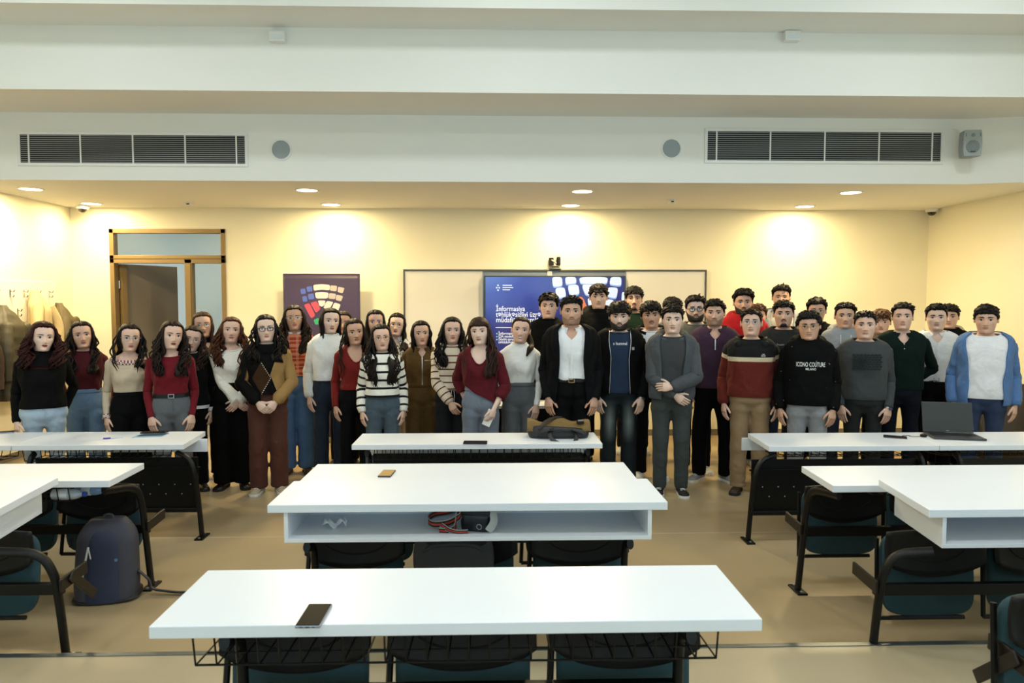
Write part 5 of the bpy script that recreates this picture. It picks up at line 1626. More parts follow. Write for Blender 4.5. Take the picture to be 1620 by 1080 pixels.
# ------------------------------------------------------------------ fabrics
def fabric(name, col, rough=.85, pattern=None, weave=.15, fold=.35, var=.10, fscale=7.0):
    """woven / knitted cloth; pattern works on the gv attribute (x across, height or length along, part)"""
    if name in MATS: return MATS[name]
    m = bpy.data.materials.new(name); m.use_nodes = True
    nt, N, L = nodes_of(m); b = N['Principled BSDF']
    b.inputs['Roughness'].default_value = rough; b.inputs['Specular IOR Level'].default_value = .25 if max(col) > 60 else .12
    b.inputs['Sheen Weight'].default_value = .04 if max(col) > 60 else 0.0
    at = N.new('ShaderNodeAttribute'); at.attribute_name = 'gv'
    sp = N.new('ShaderNodeSeparateXYZ'); L.new(at.outputs['Vector'], sp.inputs[0])
    tc = N.new('ShaderNodeTexCoord')
    def math_(op, a, b_=None, c=None):
        n = N.new('ShaderNodeMath'); n.operation = op
        for i, q in enumerate((a, b_, c)):
            if q is None: continue
            if isinstance(q, (int, float)): n.inputs[i].default_value = q
            else: L.new(q, n.inputs[i])
        return n.outputs[0]
    def mix(f, A, B):
        n = N.new('ShaderNodeMix'); n.data_type = 'RGBA'
        L.new(f, n.inputs['Factor']) if not isinstance(f, (int, float)) else setattr(n.inputs['Factor'], 'default_value', f)
        for q, s in ((A, 'A'), (B, 'B')):
            if isinstance(q, tuple): n.inputs[s].default_value = q
            else: L.new(q, n.inputs[s])
        return n.outputs['Result']
    X, V = sp.outputs[0], sp.outputs[1]
    c = lin(col)
    out = c
    if pattern:
        kind = pattern[0]
        if kind == 'stripes':                     # period, duty, offset, colour
            _, per, duty, off, c2 = pattern
            fr = math_('FRACT', math_('DIVIDE', math_('ADD', V, 10 * per - off), per))
            out = mix(math_('LESS_THAN', fr, duty), c, lin(c2))
        elif kind == 'bands':                     # [(height above which, colour)...] from the bottom up
            for h, c2 in pattern[1]:
                out = mix(math_('GREATER_THAN', V, h), out, lin(c2))
        elif kind == 'plaid':
            _, c2, c3 = pattern
            f1 = math_('LESS_THAN', math_('FRACT', math_('DIVIDE', math_('ADD', V, 5.0), .085)), .34)
            f2 = math_('LESS_THAN', math_('FRACT', math_('DIVIDE', math_('ADD', X, 5.0), .085)), .30)
            f3 = math_('LESS_THAN', math_('FRACT', math_('DIVIDE', math_('ADD', V, 5.03), .085)), .06)
            out = mix(math_('MULTIPLY', f1, .55), c, lin(c2)); out = mix(math_('MULTIPLY', f2, .45), out, lin(c2)); out = mix(math_('MULTIPLY', f3, .8), out, lin(c3))
        elif kind == 'argyle':                    # brown diamonds on black, one flank camel, dashed light seams
            _, brown, camel, seam = pattern
            dx = math_('ABSOLUTE', math_('ADD', X, .045)); dz = math_('ABSOLUTE', math_('ADD', V, -1.12))
            dia = math_('LESS_THAN', math_('ADD', math_('DIVIDE', dx, .085), math_('DIVIDE', dz, .15)), 1.0)
            out = mix(dia, c, lin(brown))
            side = math_('GREATER_THAN', math_('SUBTRACT', X, math_('MULTIPLY', math_('ABSOLUTE', math_('ADD', V, -1.15)), .35)), .035)
            out = mix(side, out, lin(camel))
            up = math_('GREATER_THAN', V, 1.335)
            out = mix(up, out, c)
            e = math_('ABSOLUTE', math_('SUBTRACT', math_('ADD', math_('DIVIDE', dx, .085), math_('DIVIDE', dz, .15)), 1.0))
            da = math_('LESS_THAN', math_('FRACT', math_('MULTIPLY', V, 55.0)), .5)
            rgt = math_('GREATER_THAN', X, -.045)
            out = mix(math_('MULTIPLY', math_('MULTIPLY', math_('LESS_THAN', e, .045), da), rgt), out, lin(seam))
        elif kind == 'sleeve_arg':
            pass
        elif kind == 'spatter':                   # small pale fibres
            vo = N.new('ShaderNodeTexVoronoi'); vo.inputs['Scale'].default_value = 16; L.new(tc.outputs['Object'], vo.inputs['Vector'])
            out = mix(math_('LESS_THAN', vo.outputs['Distance'], .07), c, lin(pattern[1]))
        elif kind == 'scribble':
            vo = N.new('ShaderNodeTexNoise'); vo.inputs['Scale'].default_value = 22; L.new(tc.outputs['Object'], vo.inputs['Vector'])
            f = math_('LESS_THAN', math_('ABSOLUTE', math_('ADD', vo.outputs['Fac'], -.5)), .025)
            out = mix(f, c, lin(pattern[1]))
        elif kind == 'fade':                      # worn denim: paler thighs
            so_ = N.new('ShaderNodeSeparateXYZ'); L.new(tc.outputs['Object'], so_.inputs[0]); X, V = so_.outputs[0], so_.outputs[2]
            ax = math_('ABSOLUTE', math_('SUBTRACT', math_('ABSOLUTE', X), .085))
            g1 = math_('SUBTRACT', 1.0, math_('MINIMUM', 1.0, math_('DIVIDE', ax, .06)))
            g2 = math_('SUBTRACT', 1.0, math_('MINIMUM', 1.0, math_('DIVIDE', math_('ABSOLUTE', math_('ADD', V, -.62)), .20)))
            out = mix(math_('MULTIPLY', math_('MULTIPLY', g1, g2), .9), c, lin(pattern[1]))
    nz = N.new('ShaderNodeTexNoise'); nz.inputs['Scale'].default_value = 22; nz.inputs['Detail'].default_value = 4
    L.new(tc.outputs['Object'], nz.inputs['Vector'])
    hv = N.new('ShaderNodeHueSaturation')
    L.new(math_('MULTIPLY_ADD', nz.outputs['Fac'], 2 * var, 1 - var), hv.inputs['Value'])
    if isinstance(out, tuple): hv.inputs['Color'].default_value = out
    else: L.new(out, hv.inputs['Color'])
    L.new(hv.outputs['Color'], b.inputs['Base Color'])
    n1 = N.new('ShaderNodeTexNoise'); n1.inputs['Scale'].default_value = fscale; n1.inputs['Detail'].default_value = 2; n1.inputs['Distortion'].default_value = .8
    L.new(tc.outputs['Object'], n1.inputs['Vector'])
    n2 = N.new('ShaderNodeTexNoise'); n2.inputs['Scale'].default_value = 330
    L.new(tc.outputs['Object'], n2.inputs['Vector'])
    b1 = N.new('ShaderNodeBump'); b1.inputs['Strength'].default_value = fold; b1.inputs['Distance'].default_value = .05; L.new(n1.outputs['Fac'], b1.inputs['Height'])
    b2 = N.new('ShaderNodeBump'); b2.inputs['Strength'].default_value = weave; b2.inputs['Distance'].default_value = .004; L.new(n2.outputs['Fac'], b2.inputs['Height'])
    L.new(b1.outputs['Normal'], b2.inputs['Normal']); L.new(b2.outputs['Normal'], b.inputs['Normal'])
    MATS[name] = m
    return m

# ------------------------------------------------------------------ garments
def loose_tab(fg, drape, hem):
    t = fg.tab.copy()
    k = 1 + (fg.bulk - 1)
    zr = 1.25
    ref = [np.interp(zr, t[:, 0], t[:, i]) for i in (1, 2, 3)]
    for r in range(len(t)):
        if t[r, 0] < zr:
            q = drape
            for i in (1, 2, 3):
                t[r, i] = max(t[r, i] * (1 - q) + max(ref[i - 1], t[r, i]) * q, t[r, i])
    return t

def torso_shell(mb, fg, tab, hem, off, zn, gap=None, A=.004, rows=26, cols=60, hemfn=None, hemroll=.0, mi=0, u_shift=0):
    """zn(a): neckline height; gap(z): half opening angle of an open front"""
    q = np.concatenate([np.linspace(0, .04, 3), np.linspace(.08, .76, rows - 12), np.linspace(.80, 1, 9)])
    rr = random.Random(fg.seed + 3)
    p1, p2, p3 = [rr.uniform(0, 6.28) for _ in range(3)]
    closed = gap is None
    u = np.linspace(0, 1, cols, endpoint=not closed)
    P, G = [], []
    for qq in q:
        a = u * 2 * PI
        zz = hem + (zn(a) - hem) * qq
        if not closed:
            g = gap(zz)
            a = g + u * (2 * PI - 2 * g)
            zz = hem + (zn(a) - hem) * qq
        if hemfn is not None:
            h = hem + hemfn(a)
            zz = h + (zn(a) - h) * qq
        pt = torso(tab, a, zz, off, fg.bulk)
        # soft folds: strongest toward the waist and under the arms
        fade = sstep(zz, 1.38, 1.24) * (.4 + .6 * sstep(zz, hem, hem + .08))
        d = A * fade * (np.sin(5 * a + 16 * zz + p1) + .8 * np.sin(9 * a - 22 * zz + p2) + .7 * np.sin(30 * zz + 3 * np.sin(2 * a + p3)))
        if hemroll: d = d - hemroll * np.clip(1 - qq / .06, 0, 1)
        rad = np.stack([np.sin(a), -np.cos(a), 0 * a], 1)
        pt = pt + rad * d[:, None]
        P.append(pt); G.append(np.stack([pt[:, 0], zz, np.zeros_like(zz)], 1))
    mb.grid(np.array(P), closed, g=np.array(G), mi=mi)
    return np.array(P)

def sleeve(mb, fg, s, rad, end=1.0, seg=16, A=.05, mi=0, puff=0.0, shoulder_in=.74):
    Sj, E, W, d, n_, thv = fg.arm[s]
    We = E + (W - E) * 1.0 + nrm(W - E) * .01
    p0 = Sj * np.array((shoulder_in, 1, 1)) + np.array((0, 0, .004))
    pts = np.vstack([[p0], [Sj + np.array((s * .002, 0, .002))], Sj + (E - Sj) * np.array([.22, .45, .7, .88])[:, None], E + np.array([0, .004, 0]), E + (We - E) * np.array([.14, .35, .6, .85, 1.0])[:, None]])
    path = spline(pts, 30)
    n = len(path)
    seglen = np.concatenate([[0], np.cumsum(np.linalg.norm(np.diff(path, axis=0), axis=1))])
    q = seglen / seglen[-1]
    if end < 1.0:
        keep = q <= end; path, q, seglen = path[keep], q[keep], seglen[keep]; n = len(path)
    r = np.interp(q, [0, .12, .30, .52, .60, .80, .94, 1.0], rad)
    rr = random.Random(fg.seed * 3 + s)
    ph = rr.uniform(0, 6.28)
    wr = 1 + A * (np.sin(q * 46 + ph) * np.exp(-((q - .56) / .16) ** 2) + .8 * np.sin(q * 70 + ph) * sstep(q, .72, .95))
    r = r * wr
    if puff: r = r + puff * np.exp(-((q - .90) / .05) ** 2)
    R_ = [(k_, k_ * .96) for k_ in r]
    P = frame_rings(path, R_, seg, (0, -1, 0), thv, s)
    an = np.linspace(0, 2 * PI, seg, endpoint=False)
    for i in range(n):
        c = path[i]
        P[i] = c + (P[i] - c) * (1 + .6 * A * np.sin(3 * an + q[i] * 25 + ph))[:, None]
    G = np.zeros((n, seg, 3))
    G[..., 0] = an[None] * .05 + s * .16; G[..., 1] = (1.37 - seglen)[:, None]; G[..., 2] = 1
    mb.grid(P, True, True, True, g=G, flip=(s > 0), mi=mi)
    return path, r

def ring_path(fg, tab, zn, off, n=40, up=.0):
    a = np.linspace(0, 2 * PI, n, endpoint=False)
    p = torso(tab, a, zn(a), off, fg.bulk); p[:, 2] += up
    return p

def closed_tube(mb, pts, rad, seg=6, mi=0, flat=1.0):
    n = len(pts)
    ext = np.vstack([pts[-3:], pts, pts[:3]])
    rr = rad if np.isscalar(rad) else np.concatenate([rad[-3:], rad, rad[:3]])
    P = tube_rings(ext, rr if np.isscalar(rr) else list(rr), seg)
    P = P[3:-3]
    faces = []
    for i in range(n):
        for j in range(seg):
            faces.append((i * seg + j, i * seg + (j + 1) % seg, ((i + 1) % n) * seg + (j + 1) % seg, ((i + 1) % n) * seg + j))
    mb.add(P.reshape(-1, 3), faces, mi)

NECK = {
    'crew': lambda a: 1.430 - .028 * np.clip(np.cos(a), 0, 1) ** 2,
    'high': lambda a: 1.438 - .014 * np.clip(np.cos(a), 0, 1) ** 2,
    'round': lambda a: 1.430 - .060 * np.clip(np.cos(a), 0, 1) ** 2,
    'vneck': lambda a: 1.434 - .145 * np.clip(np.cos(a), 0, 1) ** 9 - .02 * np.clip(np.cos(a), 0, 1),
    'shirtv': lambda a: 1.432 - .088 * np.clip(1 - np.minimum(a % (2 * PI), 2 * PI - a % (2 * PI)) / .36, 0, 1) - .012 * np.clip(np.cos(a), 0, 1),
    'wide': lambda a: 1.398 - .034 * np.clip(np.cos(a), 0, 1) ** 1.2,
    'jacket': lambda a: 1.432 - .012 * np.clip(np.cos(a), 0, 1),
}

SL = {  # sleeve radii: root, shoulder, upper, elbow-, elbow+, fore, cuff-, cuff
    'fit': (.050, .058, .050, .044, .043, .038, .031, .030),
    'normal': (.054, .061, .055, .049, .049, .045, .040, .036),
    'loose': (.056, .068, .064, .062, .063, .062, .058, .040),
    'bell': (.050, .060, .054, .050, .051, .055, .068, .078),
    'blazer': (.058, .066, .061, .055, .054, .049, .045, .044),
}

def top_part(fg, root, name, m, hem=.94, off=.018, drape=.5, neck='crew', sl='normal', end=1.0, A=.004, collar=True, collar_mat=None, hemfn=None, puff=0.0, sleeves=True, gap=None, mats=None, cuffs=False):
    tab = loose_tab(fg, drape, hem)
    zn = NECK[neck] if isinstance(neck, str) else neck
    mb = MB()
    torso_shell(mb, fg, tab, hem, off, zn, gap, A, hemfn=hemfn, hemroll=.006)
    if sleeves:
        for s in (1, -1):
            path, r = sleeve(mb, fg, s, [q * fg.sleeve_k for q in SL[sl]] if isinstance(sl, str) else sl, end, puff=puff)
    o = mb.build(name, m, root, smooth=True)
    if gap is not None:
        so = o.modifiers.new('thickness', 'SOLIDIFY'); so.thickness = .007; so.offset = -1
    fg.top_tab, fg.top_off, fg.off = tab, off, off
    if collar and gap is None:
        c = MB()
        closed_tube(c, ring_path(fg, tab, zn, off * .8, 48, .002), .0085, 8)
        c.build('collar', collar_mat or m, o, smooth=True)
    if cuffs:
        for s in (1, -1):
            Sj, E, W, d, n_, thv = fg.arm[s]
            c = MB(); dv = nrm(W - E)
            c.grid(frame_rings([W - dv * .03, W - dv * .015, W + dv * .012], [.040, .042, .040], 14, thv, thv, s), True, True, True)
            c.build('cuff', cuffs, o, smooth=True, angle=.8)
    return o

def turtle_collar(fg, root, m, r=1.0):
    mb = MB(); a = np.linspace(0, 2 * PI, 40, endpoint=False)
    P = []
    for z, o_ in ((1.412, .030), (1.424, .028), (1.438, .026), (1.452, .024), (1.460, .019), (1.456, .010)):
        p = torso(fg.tab, a, np.full(40, z), 0); ctr = np.array((0, p[:, 1].mean(), 0))
        d = p - ctr; d[:, 2] = 0; d /= np.linalg.norm(d, axis=1, keepdims=True)
        p = p + d * o_ * r + d * (.003 * np.sin(7 * a + z * 60))[:, None]
        p[:, 2] = z - .012 * np.cos(a)
        P.append(p)
    mb.grid(np.array(P), True)
    return mb.build('turtleneck', m, root, smooth=True)

def shirt_collar(fg, root, m, g0=.22, tip=.045, spread=.02, name='collar', base=0.0):
    mb = MB(); n = 44
    a = np.linspace(g0, 2 * PI - g0, n)
    fr = np.clip(np.cos(a), 0, 1)
    near = np.exp(-((np.minimum(a, 2 * PI - a) - g0) / .30) ** 2)
    P = []
    for z, o_, k in ((1.412, .014, 0), (1.430, .013, 0), (1.444, .011, 0), (1.448, .015, 0), (1.434, .022, .35), (1.416, .029, 1.0)):
        zz = np.full(n, z)
        p = torso(fg.tab, a, np.minimum(zz, 1.46), 0)
        ctr = np.array((0, p[:, 1].mean(), 0)); d = p - ctr; d[:, 2] = 0; d /= np.linalg.norm(d, axis=1, keepdims=True)
        p = p + d * (o_ + base)
        p[:, 2] = zz - .022 * fr - k * tip * near
        p[:, 0] += k * spread * near * np.sign(np.sin(a))
        p[:, 1] -= k * .010 * near
        P.append(p)
    mb.grid(np.array(P), False)
    o = mb.build(name, m, root, smooth=True)
    so = o.modifiers.new('thickness', 'SOLIDIFY'); so.thickness = .003
    return o

def hood_part(fg, root, m, size=1.0, strings=None):
    a = np.radians(np.linspace(22, 338, 40))
    mb = MB()
    fr = (1 + np.cos(a)) / 2
    p = torso(fg.tab, a, np.full(40, 1.428), .032)
    p[:, 1] += .012 * (1 - fr); p[:, 2] = 1.436 - .045 * fr ** 2 + .012 * (1 - fr)
    rad = [(.018 + .024 * size * (1 - f_) ** .7, .016 + .034 * size * (1 - f_) ** .7) for f_ in fr]
    P = tube_rings(p, rad, 10)
    mb.grid(P, True, True, True)
    # slack of the hood down the back
    o = mb.build('hood', m, root, smooth=True)
    if strings is not None:
        for s in (1, -1):
            c = MB()
            zz = np.linspace(1.395, 1.26, 7)
            x = s * np.linspace(.045, .05, 7)
            c.tube(on_chest(fg, np.stack([x, zz], 1), .008), .0035, 6)
            c.build('drawstring', strings, o, smooth=True)
    return o

def on_chest(fg, xz, lift=.003):
    tab, off = fg.top_tab, fg.top_off
    xz = np.asarray(xz, float); x, z = xz[:, 0], xz[:, 1]
    w = (np.interp(z, tab[:, 0], tab[:, 1])) * (1 + (fg.bulk - 1) * .7) + off
    s = np.sign(x) * np.clip(np.abs(x) / w, 0, .97) ** (1 / SUPER)
    p = torso(tab, np.arcsin(s), z, off + lift, fg.bulk)
    p[:, 0], p[:, 2] = x, z
    return p

def chest_print(fg, parent, text, cx, z, width, height, m, name='lettering', lift=.009, bold=True):
    v, f = text_pts(text, 1.0, bold)
    if not len(v): return
    v = v - np.array((v[:, 0].min(), v[:, 1].min()))
    sx, sz = width / v[:, 0].max(), height / v[:, 1].max()
    q = np.stack([cx - width / 2 + v[:, 0] * sx, z + v[:, 1] * sz], 1)
    mb = MB(); mb.add(on_chest(fg, q, lift), f)
    return mb.build(name, m, parent)

def chest_strip(fg, parent, pts, width, m, name, lift=.006):
    """flat strip (zip, placket, lapel seam) along chest points (x, z)"""
    pts = np.asarray(pts, float)
    T = np.gradient(pts, axis=0); T /= np.linalg.norm(T, axis=1, keepdims=True)
    nrm_ = np.stack([-T[:, 1], T[:, 0]], 1)
    rows = [on_chest(fg, pts + nrm_ * width / 2 * k, lift + (0.002 if abs(k) < 1 else 0)) for k in (-1, 0, 1)]
    mb = MB(); mb.grid(np.array(rows), False)
    return mb.build(name, m, parent, smooth=True)

def pants_part(fg, root, m, waist=1.02, off=.012, legs=(.092, .068, .064), hem=.055, name='trousers', belt=None, buckle=None, waistband=True):
    mb = MB(); tab = fg.tab
    cols = 48; a = np.linspace(0, 2 * PI, cols, endpoint=False)
    zs = np.linspace(.775, waist, 12)
    P, G = [], []
    for z in zs:
        k = sstep(np.array(z), .775, .875)
        p = torso(tab, a, np.full(cols, max(z, .80)), off * (1 if z < waist - .02 else .9), fg.bulk)
        p[:, :2] *= (.66 + .34 * k); p[:, 2] = z
        P.append(p); G.append(np.stack([p[:, 0], p[:, 2], 0 * a], 1))
    mb.grid(np.array(P), True, True, True, g=np.array(G))
    rr = random.Random(fg.seed + 77)
    for s in (1, -1):
        st = fg.stance
        pts = spline([(s * .080, .004, .90), (s * .086, .003, .80), (s * .088, .003, .72), (s * st * .97, -.004, .50), (s * st, .008, .28), (s * st, .018, hem)], 30)
        q = np.linspace(0, 1, 30)
        r = np.interp(q, [0, .12, .25, .50, .75, 1], [.080, .093, legs[0] + .002, legs[1], (legs[1] * .45 + legs[2] * .55), legs[2]]) * fg.leg_k
        ph = rr.uniform(0, 6.28)
        r = r * (1 + .030 * np.sin(q * 36 + ph) * sstep(q, .40, .5) + .035 * np.sin(q * 80 + ph) * sstep(q, .80, .98))
        R_ = [(k_ * 1.0, k_ * e_) for k_, e_ in zip(r, np.interp(q, [0, .12, .3, 1], [1.30, 1.22, 1.10, 1.06]))]
        P = frame_rings(pts, R_, 20, (1, 0, 0), (1, 0, 0), 1)
        G = np.zeros((30, 20, 3)); G[..., 0] = P[..., 0]; G[..., 1] = P[..., 2]
        # pressed crease: front slightly pointed
        mb.grid(P, True, True, True, g=G)
    o = mb.build(name, m, root, smooth=True)
    rm = o.modifiers.new('one_surface', 'REMESH'); rm.mode = 'VOXEL'; rm.voxel_size = .0115; rm.use_smooth_shade = True
    sm = o.modifiers.new('soften', 'SMOOTH'); sm.factor = .5; sm.iterations = 7
    if waistband:
        c = MB()
        P = [torso(tab, a, np.full(cols, z), off + e_, fg.bulk) for z, e_ in ((waist - .035, .004), (waist - .033, .007), (waist - .004, .007), (waist, .003))]
        c.grid(np.array(P), True)
        c.build('belt' if belt is not None else 'waistband', belt or m, o, smooth=True, angle=.6)
        if buckle is not None:
            p = torso(tab, np.array([0.0]), np.array([waist - .018]), off + .012, fg.bulk)[0]
            g = MB()
            for dx, dz, w_, h_ in ((0, .016, .05, .005), (0, -.016, .05, .005), (-.0225, 0, .005, .037), (.0225, 0, .005, .037)):
                g.box((p[0] + dx, p[1], p[2] + dz), (w_, .006, h_))
            g.build('belt_buckle', buckle, o)
        # fly seam
        z_ = np.linspace(waist - .04, waist - .16, 6)
        g = MB(); pp = torso(tab, np.full(6, .05), z_, off + .002, fg.bulk)
        g.tube(pp, .0028, 5); g.build('fly_seam', m, o)
    return o

SHOE_ST = [(.078, .020, .050), (.070, .030, .066), (.045, .037, .085), (.010, .038, .092), (-.030, .038, .082), (-.070, .042, .066), (-.110, .047, .056), (-.145, .046, .050), (-.172, .036, .042), (-.186, .018, .032)]
def shoes_part(fg, root, m, sole, style='sneaker', toe=14, name='shoe'):
    for s in (1, -1):
        Rz = np.array(Matrix.Rotation(s * math.radians(toe), 3, 'Z'))
        org = np.array((s * fg.stance, .025, 0))
        mb = MB(); P = []
        for y, hw, h in SHOE_ST:
            ring = []
            for k in range(14):
                a = 2 * PI * k / 14
                x = hw * math.cos(a)
                z = .024 + (h - .024) * max(0, math.sin(a)) ** .8 if math.sin(a) > 0 else .024 + .006 * math.sin(a)
                ring.append((x, y, z))
            P.append(ring)
        P = np.array(P) @ Rz.T + org
        mb.grid(P, True, True, True)
        # ankle collar
        ar = tube_rings(np.array([(s * fg.stance, .035, .06), (s * fg.stance, .032, .10), (s * fg.stance, .03, .125 if style != 'low' else .105)]), [(.040, .046), (.041, .046), (.040, .044)], 14)
        mb.grid(ar, True, True, True)
        o = mb.build(name, m, root, smooth=True)
        out = []
        n = 24
        yy = np.array([q[0] for q in SHOE_ST]); hw = np.array([q[1] for q in SHOE_ST]) + .004
        outl = [(w_, y_) for y_, w_ in zip(yy, hw)] + [(-w_, y_) for y_, w_ in zip(yy[::-1], hw[::-1])]
        outl = np.array([(x, y * 1.02) for x, y in outl])
        L_ = np.column_stack([outl, np.zeros(len(outl))]) @ Rz.T + org
        sm = MB(); sm.prism([(p[0], p[1]) for p in L_][::-1], 0.0, .026)
        sm.build('sole', sole, o, bevel=.003)
        if style == 'sneaker':
            l = MB()
            for k in range(4):
                y = -.035 - k * .020; h = np.interp(-y, [.03, .07, .11], [.084, .068, .058])
                pts = np.array([(-.022, y, h * .94), (0, y - .003, h + .002), (.022, y, h * .94)]) @ Rz.T + org
                l.tube(pts, .003, 5)
            l.build('laces', sole, o)

# ------------------------------------------------------------------ assembling a person
SKINS = {0: (224, 184, 164), 1: (216, 174, 152), 2: (206, 162, 138), 3: (230, 196, 178), 4: (190, 146, 120)}
LIPS = {'nude': (186, 116, 104), 'red': (128, 38, 42), 'rose': (182, 102, 96), 'man': (190, 134, 116)}
N_PEOPLE = [0]
def skin_mat(i):
    nm = 'skin_%d' % i
    if nm in MATS: return MATS[nm]
    m = mat(nm, SKINS[i], .5, var=.06, scale=30, bump=.04, bscale=500, spec=.35)
    b = m.node_tree.nodes['Principled BSDF']
    b.inputs['Subsurface Weight'].default_value = .12
    b.inputs['Subsurface Radius'].default_value = (.02, .008, .004)
    b.inputs['Subsurface Scale'].default_value = .5
    return m

def person(label, x, ytop, Y, fem=False, yaw=0, head=(0, 0, 0), skin=1, bulk=1.0, lips=None, arms=('side', 'side'), stance=.095, hair_up=.05, wid=1.0, jaw=None, nose=1.0, ears=None, brow=1.0, haircol=(30, 23, 20), gaze=0.0, sleeve_k=1.0, leg_k=1.0, hsk=1.0, dx=0.0):
    N_PEOPLE[0] += 1
    fg = Figure()
    fg.seed = N_PEOPLE[0] * 7 + 3
    p = on_y(x, ytop, Y)
    st = p.z / (1.456 + HH * (1 + hair_up)) * 1.70
    k0 = st / 1.70
    hs = k0 ** -.6 * hsk
    fg.hh = HH * hs
    k = p.z / (1.456 + fg.hh * (1 + hair_up))
    fg.k = k
    face = -math.degrees(math.atan2(p.x, Y))           # everyone turns to the photographer
    root = empty('person', (p.x + dx, Y, 0), math.radians(.5 * yaw + .72 * face), k)
    head = (.55 * head[0] + .22 * face, head[1], head[2])
    tag(root, label, 'person', 'students standing in front of the stage wall')
    fg.fem, fg.tab, fg.bulk = fem, (TAB_F if fem else TAB_M), bulk
    fg.wid, fg.jaw, fg.nose = wid * (.965 if fem else 1.0), jaw if jaw is not None else (.92 if fem else .98), nose * (.9 if fem else 1.05)
    fg.h0 = np.array((0, -.018, 1.456)); fg.piv = np.array((0, -.008, 1.448))
    fg.HR = rotm(math.radians(head[0]), math.radians(head[1]), math.radians(head[2]))
    fg.hd = lambda P: (np.asarray(P, float) * fg.hh + fg.h0 - fg.piv) @ fg.HR.T + fg.piv
    fg.skin, fg.lip = skin_mat(skin), mat('lips_' + (lips or ('rose' if fem else 'man')), LIPS[lips or ('rose' if fem else 'man')], .4, spec=.4)
    fg.stance = stance; fg.shx = .152 if fem else .172
    fg.shx *= (1 + (bulk - 1) * .5)
    fg.arms = {-1: arm_preset(arms[0], -1, fem), 1: arm_preset(arms[1], 1, fem)}
    fg.skin_i = skin
    fg.ears = (not fem) if ears is None else ears
    fg.brow = brow; fg.gaze = gaze
    fg.sleeve_k = sleeve_k * (.93 if fem else 1.0); fg.leg_k = leg_k * (.95 if fem else 1.0)
    fg.off = .02; fg.top_tab, fg.top_off = fg.tab, .02
    fg.haircol = haircol; fg.browmat = mat('brow_%02x%02x%02x' % haircol, tuple(int(c * .9 + 4) for c in haircol), .7, var=.2)
    fg.root = root
    build_body(fg, root)
    face_parts(fg, root)
    return fg, root

def hair_obj(fg, mb):
    return mb.build('hair', hair_mat(fg.haircol), fg.root, smooth=True)
def long_hair(fg, length=1.20, front=(1, 1), vol=.085, wave=.006, nw=2.5, part=0.0, fringe=None, locks=0, a0=64, top=.065, forehead=.86, lock_wave=.02, tuck=0.0):
    mb = MB()
    hair_cap(mb, fg, forehead if fringe is None else fringe, .52, .2, top, vol * .9, .006, part=part, temple=66, front_edge=.024, ear=100)
    hair_long(mb, fg, length, a0=a0, vol=vol, wave=wave, nw=nw, fr=front, tuck=tuck, drape=length < 1.325)
    if locks: hair_locks(mb, fg, locks, length, wave=lock_wave)
    return hair_obj(fg, mb)
def short_hair(fg, front=.80, side=.46, nape=.12, top=.075, sides=.03, rough=.008, curly=0.0, quiff=0.0, sweep=0.0, temple=60, balls=0, ball_r=.04, ball_lo=.6, part=None, tufts=95, flow=None, wild=.25, tl=.11):
    mb = MB()
    hair_cap(mb, fg, front, side, nape, top, sides, rough, curly, temple=temple, sweep=sweep, quiff=quiff, part=part)
    if balls: hair_curls(mb, fg, balls, top, ball_lo, ball_r)
    if flow is None: flow = (sweep, -.85, -.25) if front < .75 else ((sweep + .25, -.3, .45) if front >= .80 and top > .06 else (sweep, -.5, .25))
    if tufts and not balls: hair_tufts(mb, fg, tufts, top, flow, L=tl + top * .4, wild=wild, front_lo=front - .02, t_lo=max(.6, front - .12))
    return hair_obj(fg, mb)
# ------------------------------------------------------------------ the group
BLK = (15, 15, 16)
def F(n, c, **k): return fabric(n, c, **k)
F_BLACK = F('black_knit', (9, 9, 9))
F_BLACK2 = F('black_jersey', (12, 12, 13))
F_BPANT = F('black_trouser_cloth', (9, 9, 11), fold=.3)
F_DJEAN = F('dark_denim', (36, 46, 62), weave=.35)
F_JEAN = F('mid_blue_denim', (84, 116, 156), weave=.4, var=.16)
F_WHITE = F('white_shirting', (232, 233, 236), fold=.3, weave=.05)
F_GREYTR = F('grey_suiting', (92, 95, 99), fold=.25)
S_BLACK = mat('black_leather_shoe', (16, 15, 15), .35)
S_SOLE_B = mat('black_rubber', (20, 20, 20), .7)
S_WHITE = mat('white_sneaker', (214, 212, 206), .55, var=.06)
S_SOLE_W = mat('white_rubber', (226, 224, 218), .6)
S_GREY = mat('grey_mesh_sneaker', (146, 148, 150), .8, bump=.3)
PRINT_W = mat('white_print', (232, 232, 230), .7)
PRINT_G = mat('grey_print', (150, 150, 150), .7)
GOLD = mat('gold_metal', (190, 150, 90), .3, .9)
def blk_shoes(fg): shoes_part(fg, fg.root, S_BLACK, S_SOLE_B, 'low', name='shoe')
def wht_shoes(fg): shoes_part(fg, fg.root, S_WHITE, S_SOLE_W)
def watch(fg, s, strap, dial):
    Sj, E, W, d, n_, thv = fg.arm[s]
    dv = nrm(W - E); c = W - dv * .002 + d * .012
    mb = MB(); P = frame_rings([c - dv * .010, c - dv * .006, c + dv * .006, c + dv * .010], [(.031, .026), (.034, .028), (.034, .028), (.031, .026)], 18, thv, thv, s)
    mb.grid(P, True, True, True)
    o = mb.build('wristwatch', strap, fg.root, smooth=True, angle=.8)
    g = MB(); out = nrm(-n_)
    Rm = np.column_stack([dv, np.cross(out, dv), out])
    g.lathe([(.019, 0), (.019, .008), (.015, .010), (.0005, .010)], 18, rot=Rm, c=c + out * .024)
    g.build('dial', dial, o, smooth=True, angle=.6)
def head_units(fg, pts): return fg.hd(np.array(pts, float))
H_BLK, H_DK, H_BR = (24, 20, 19), (34, 26, 23), (62, 44, 34)

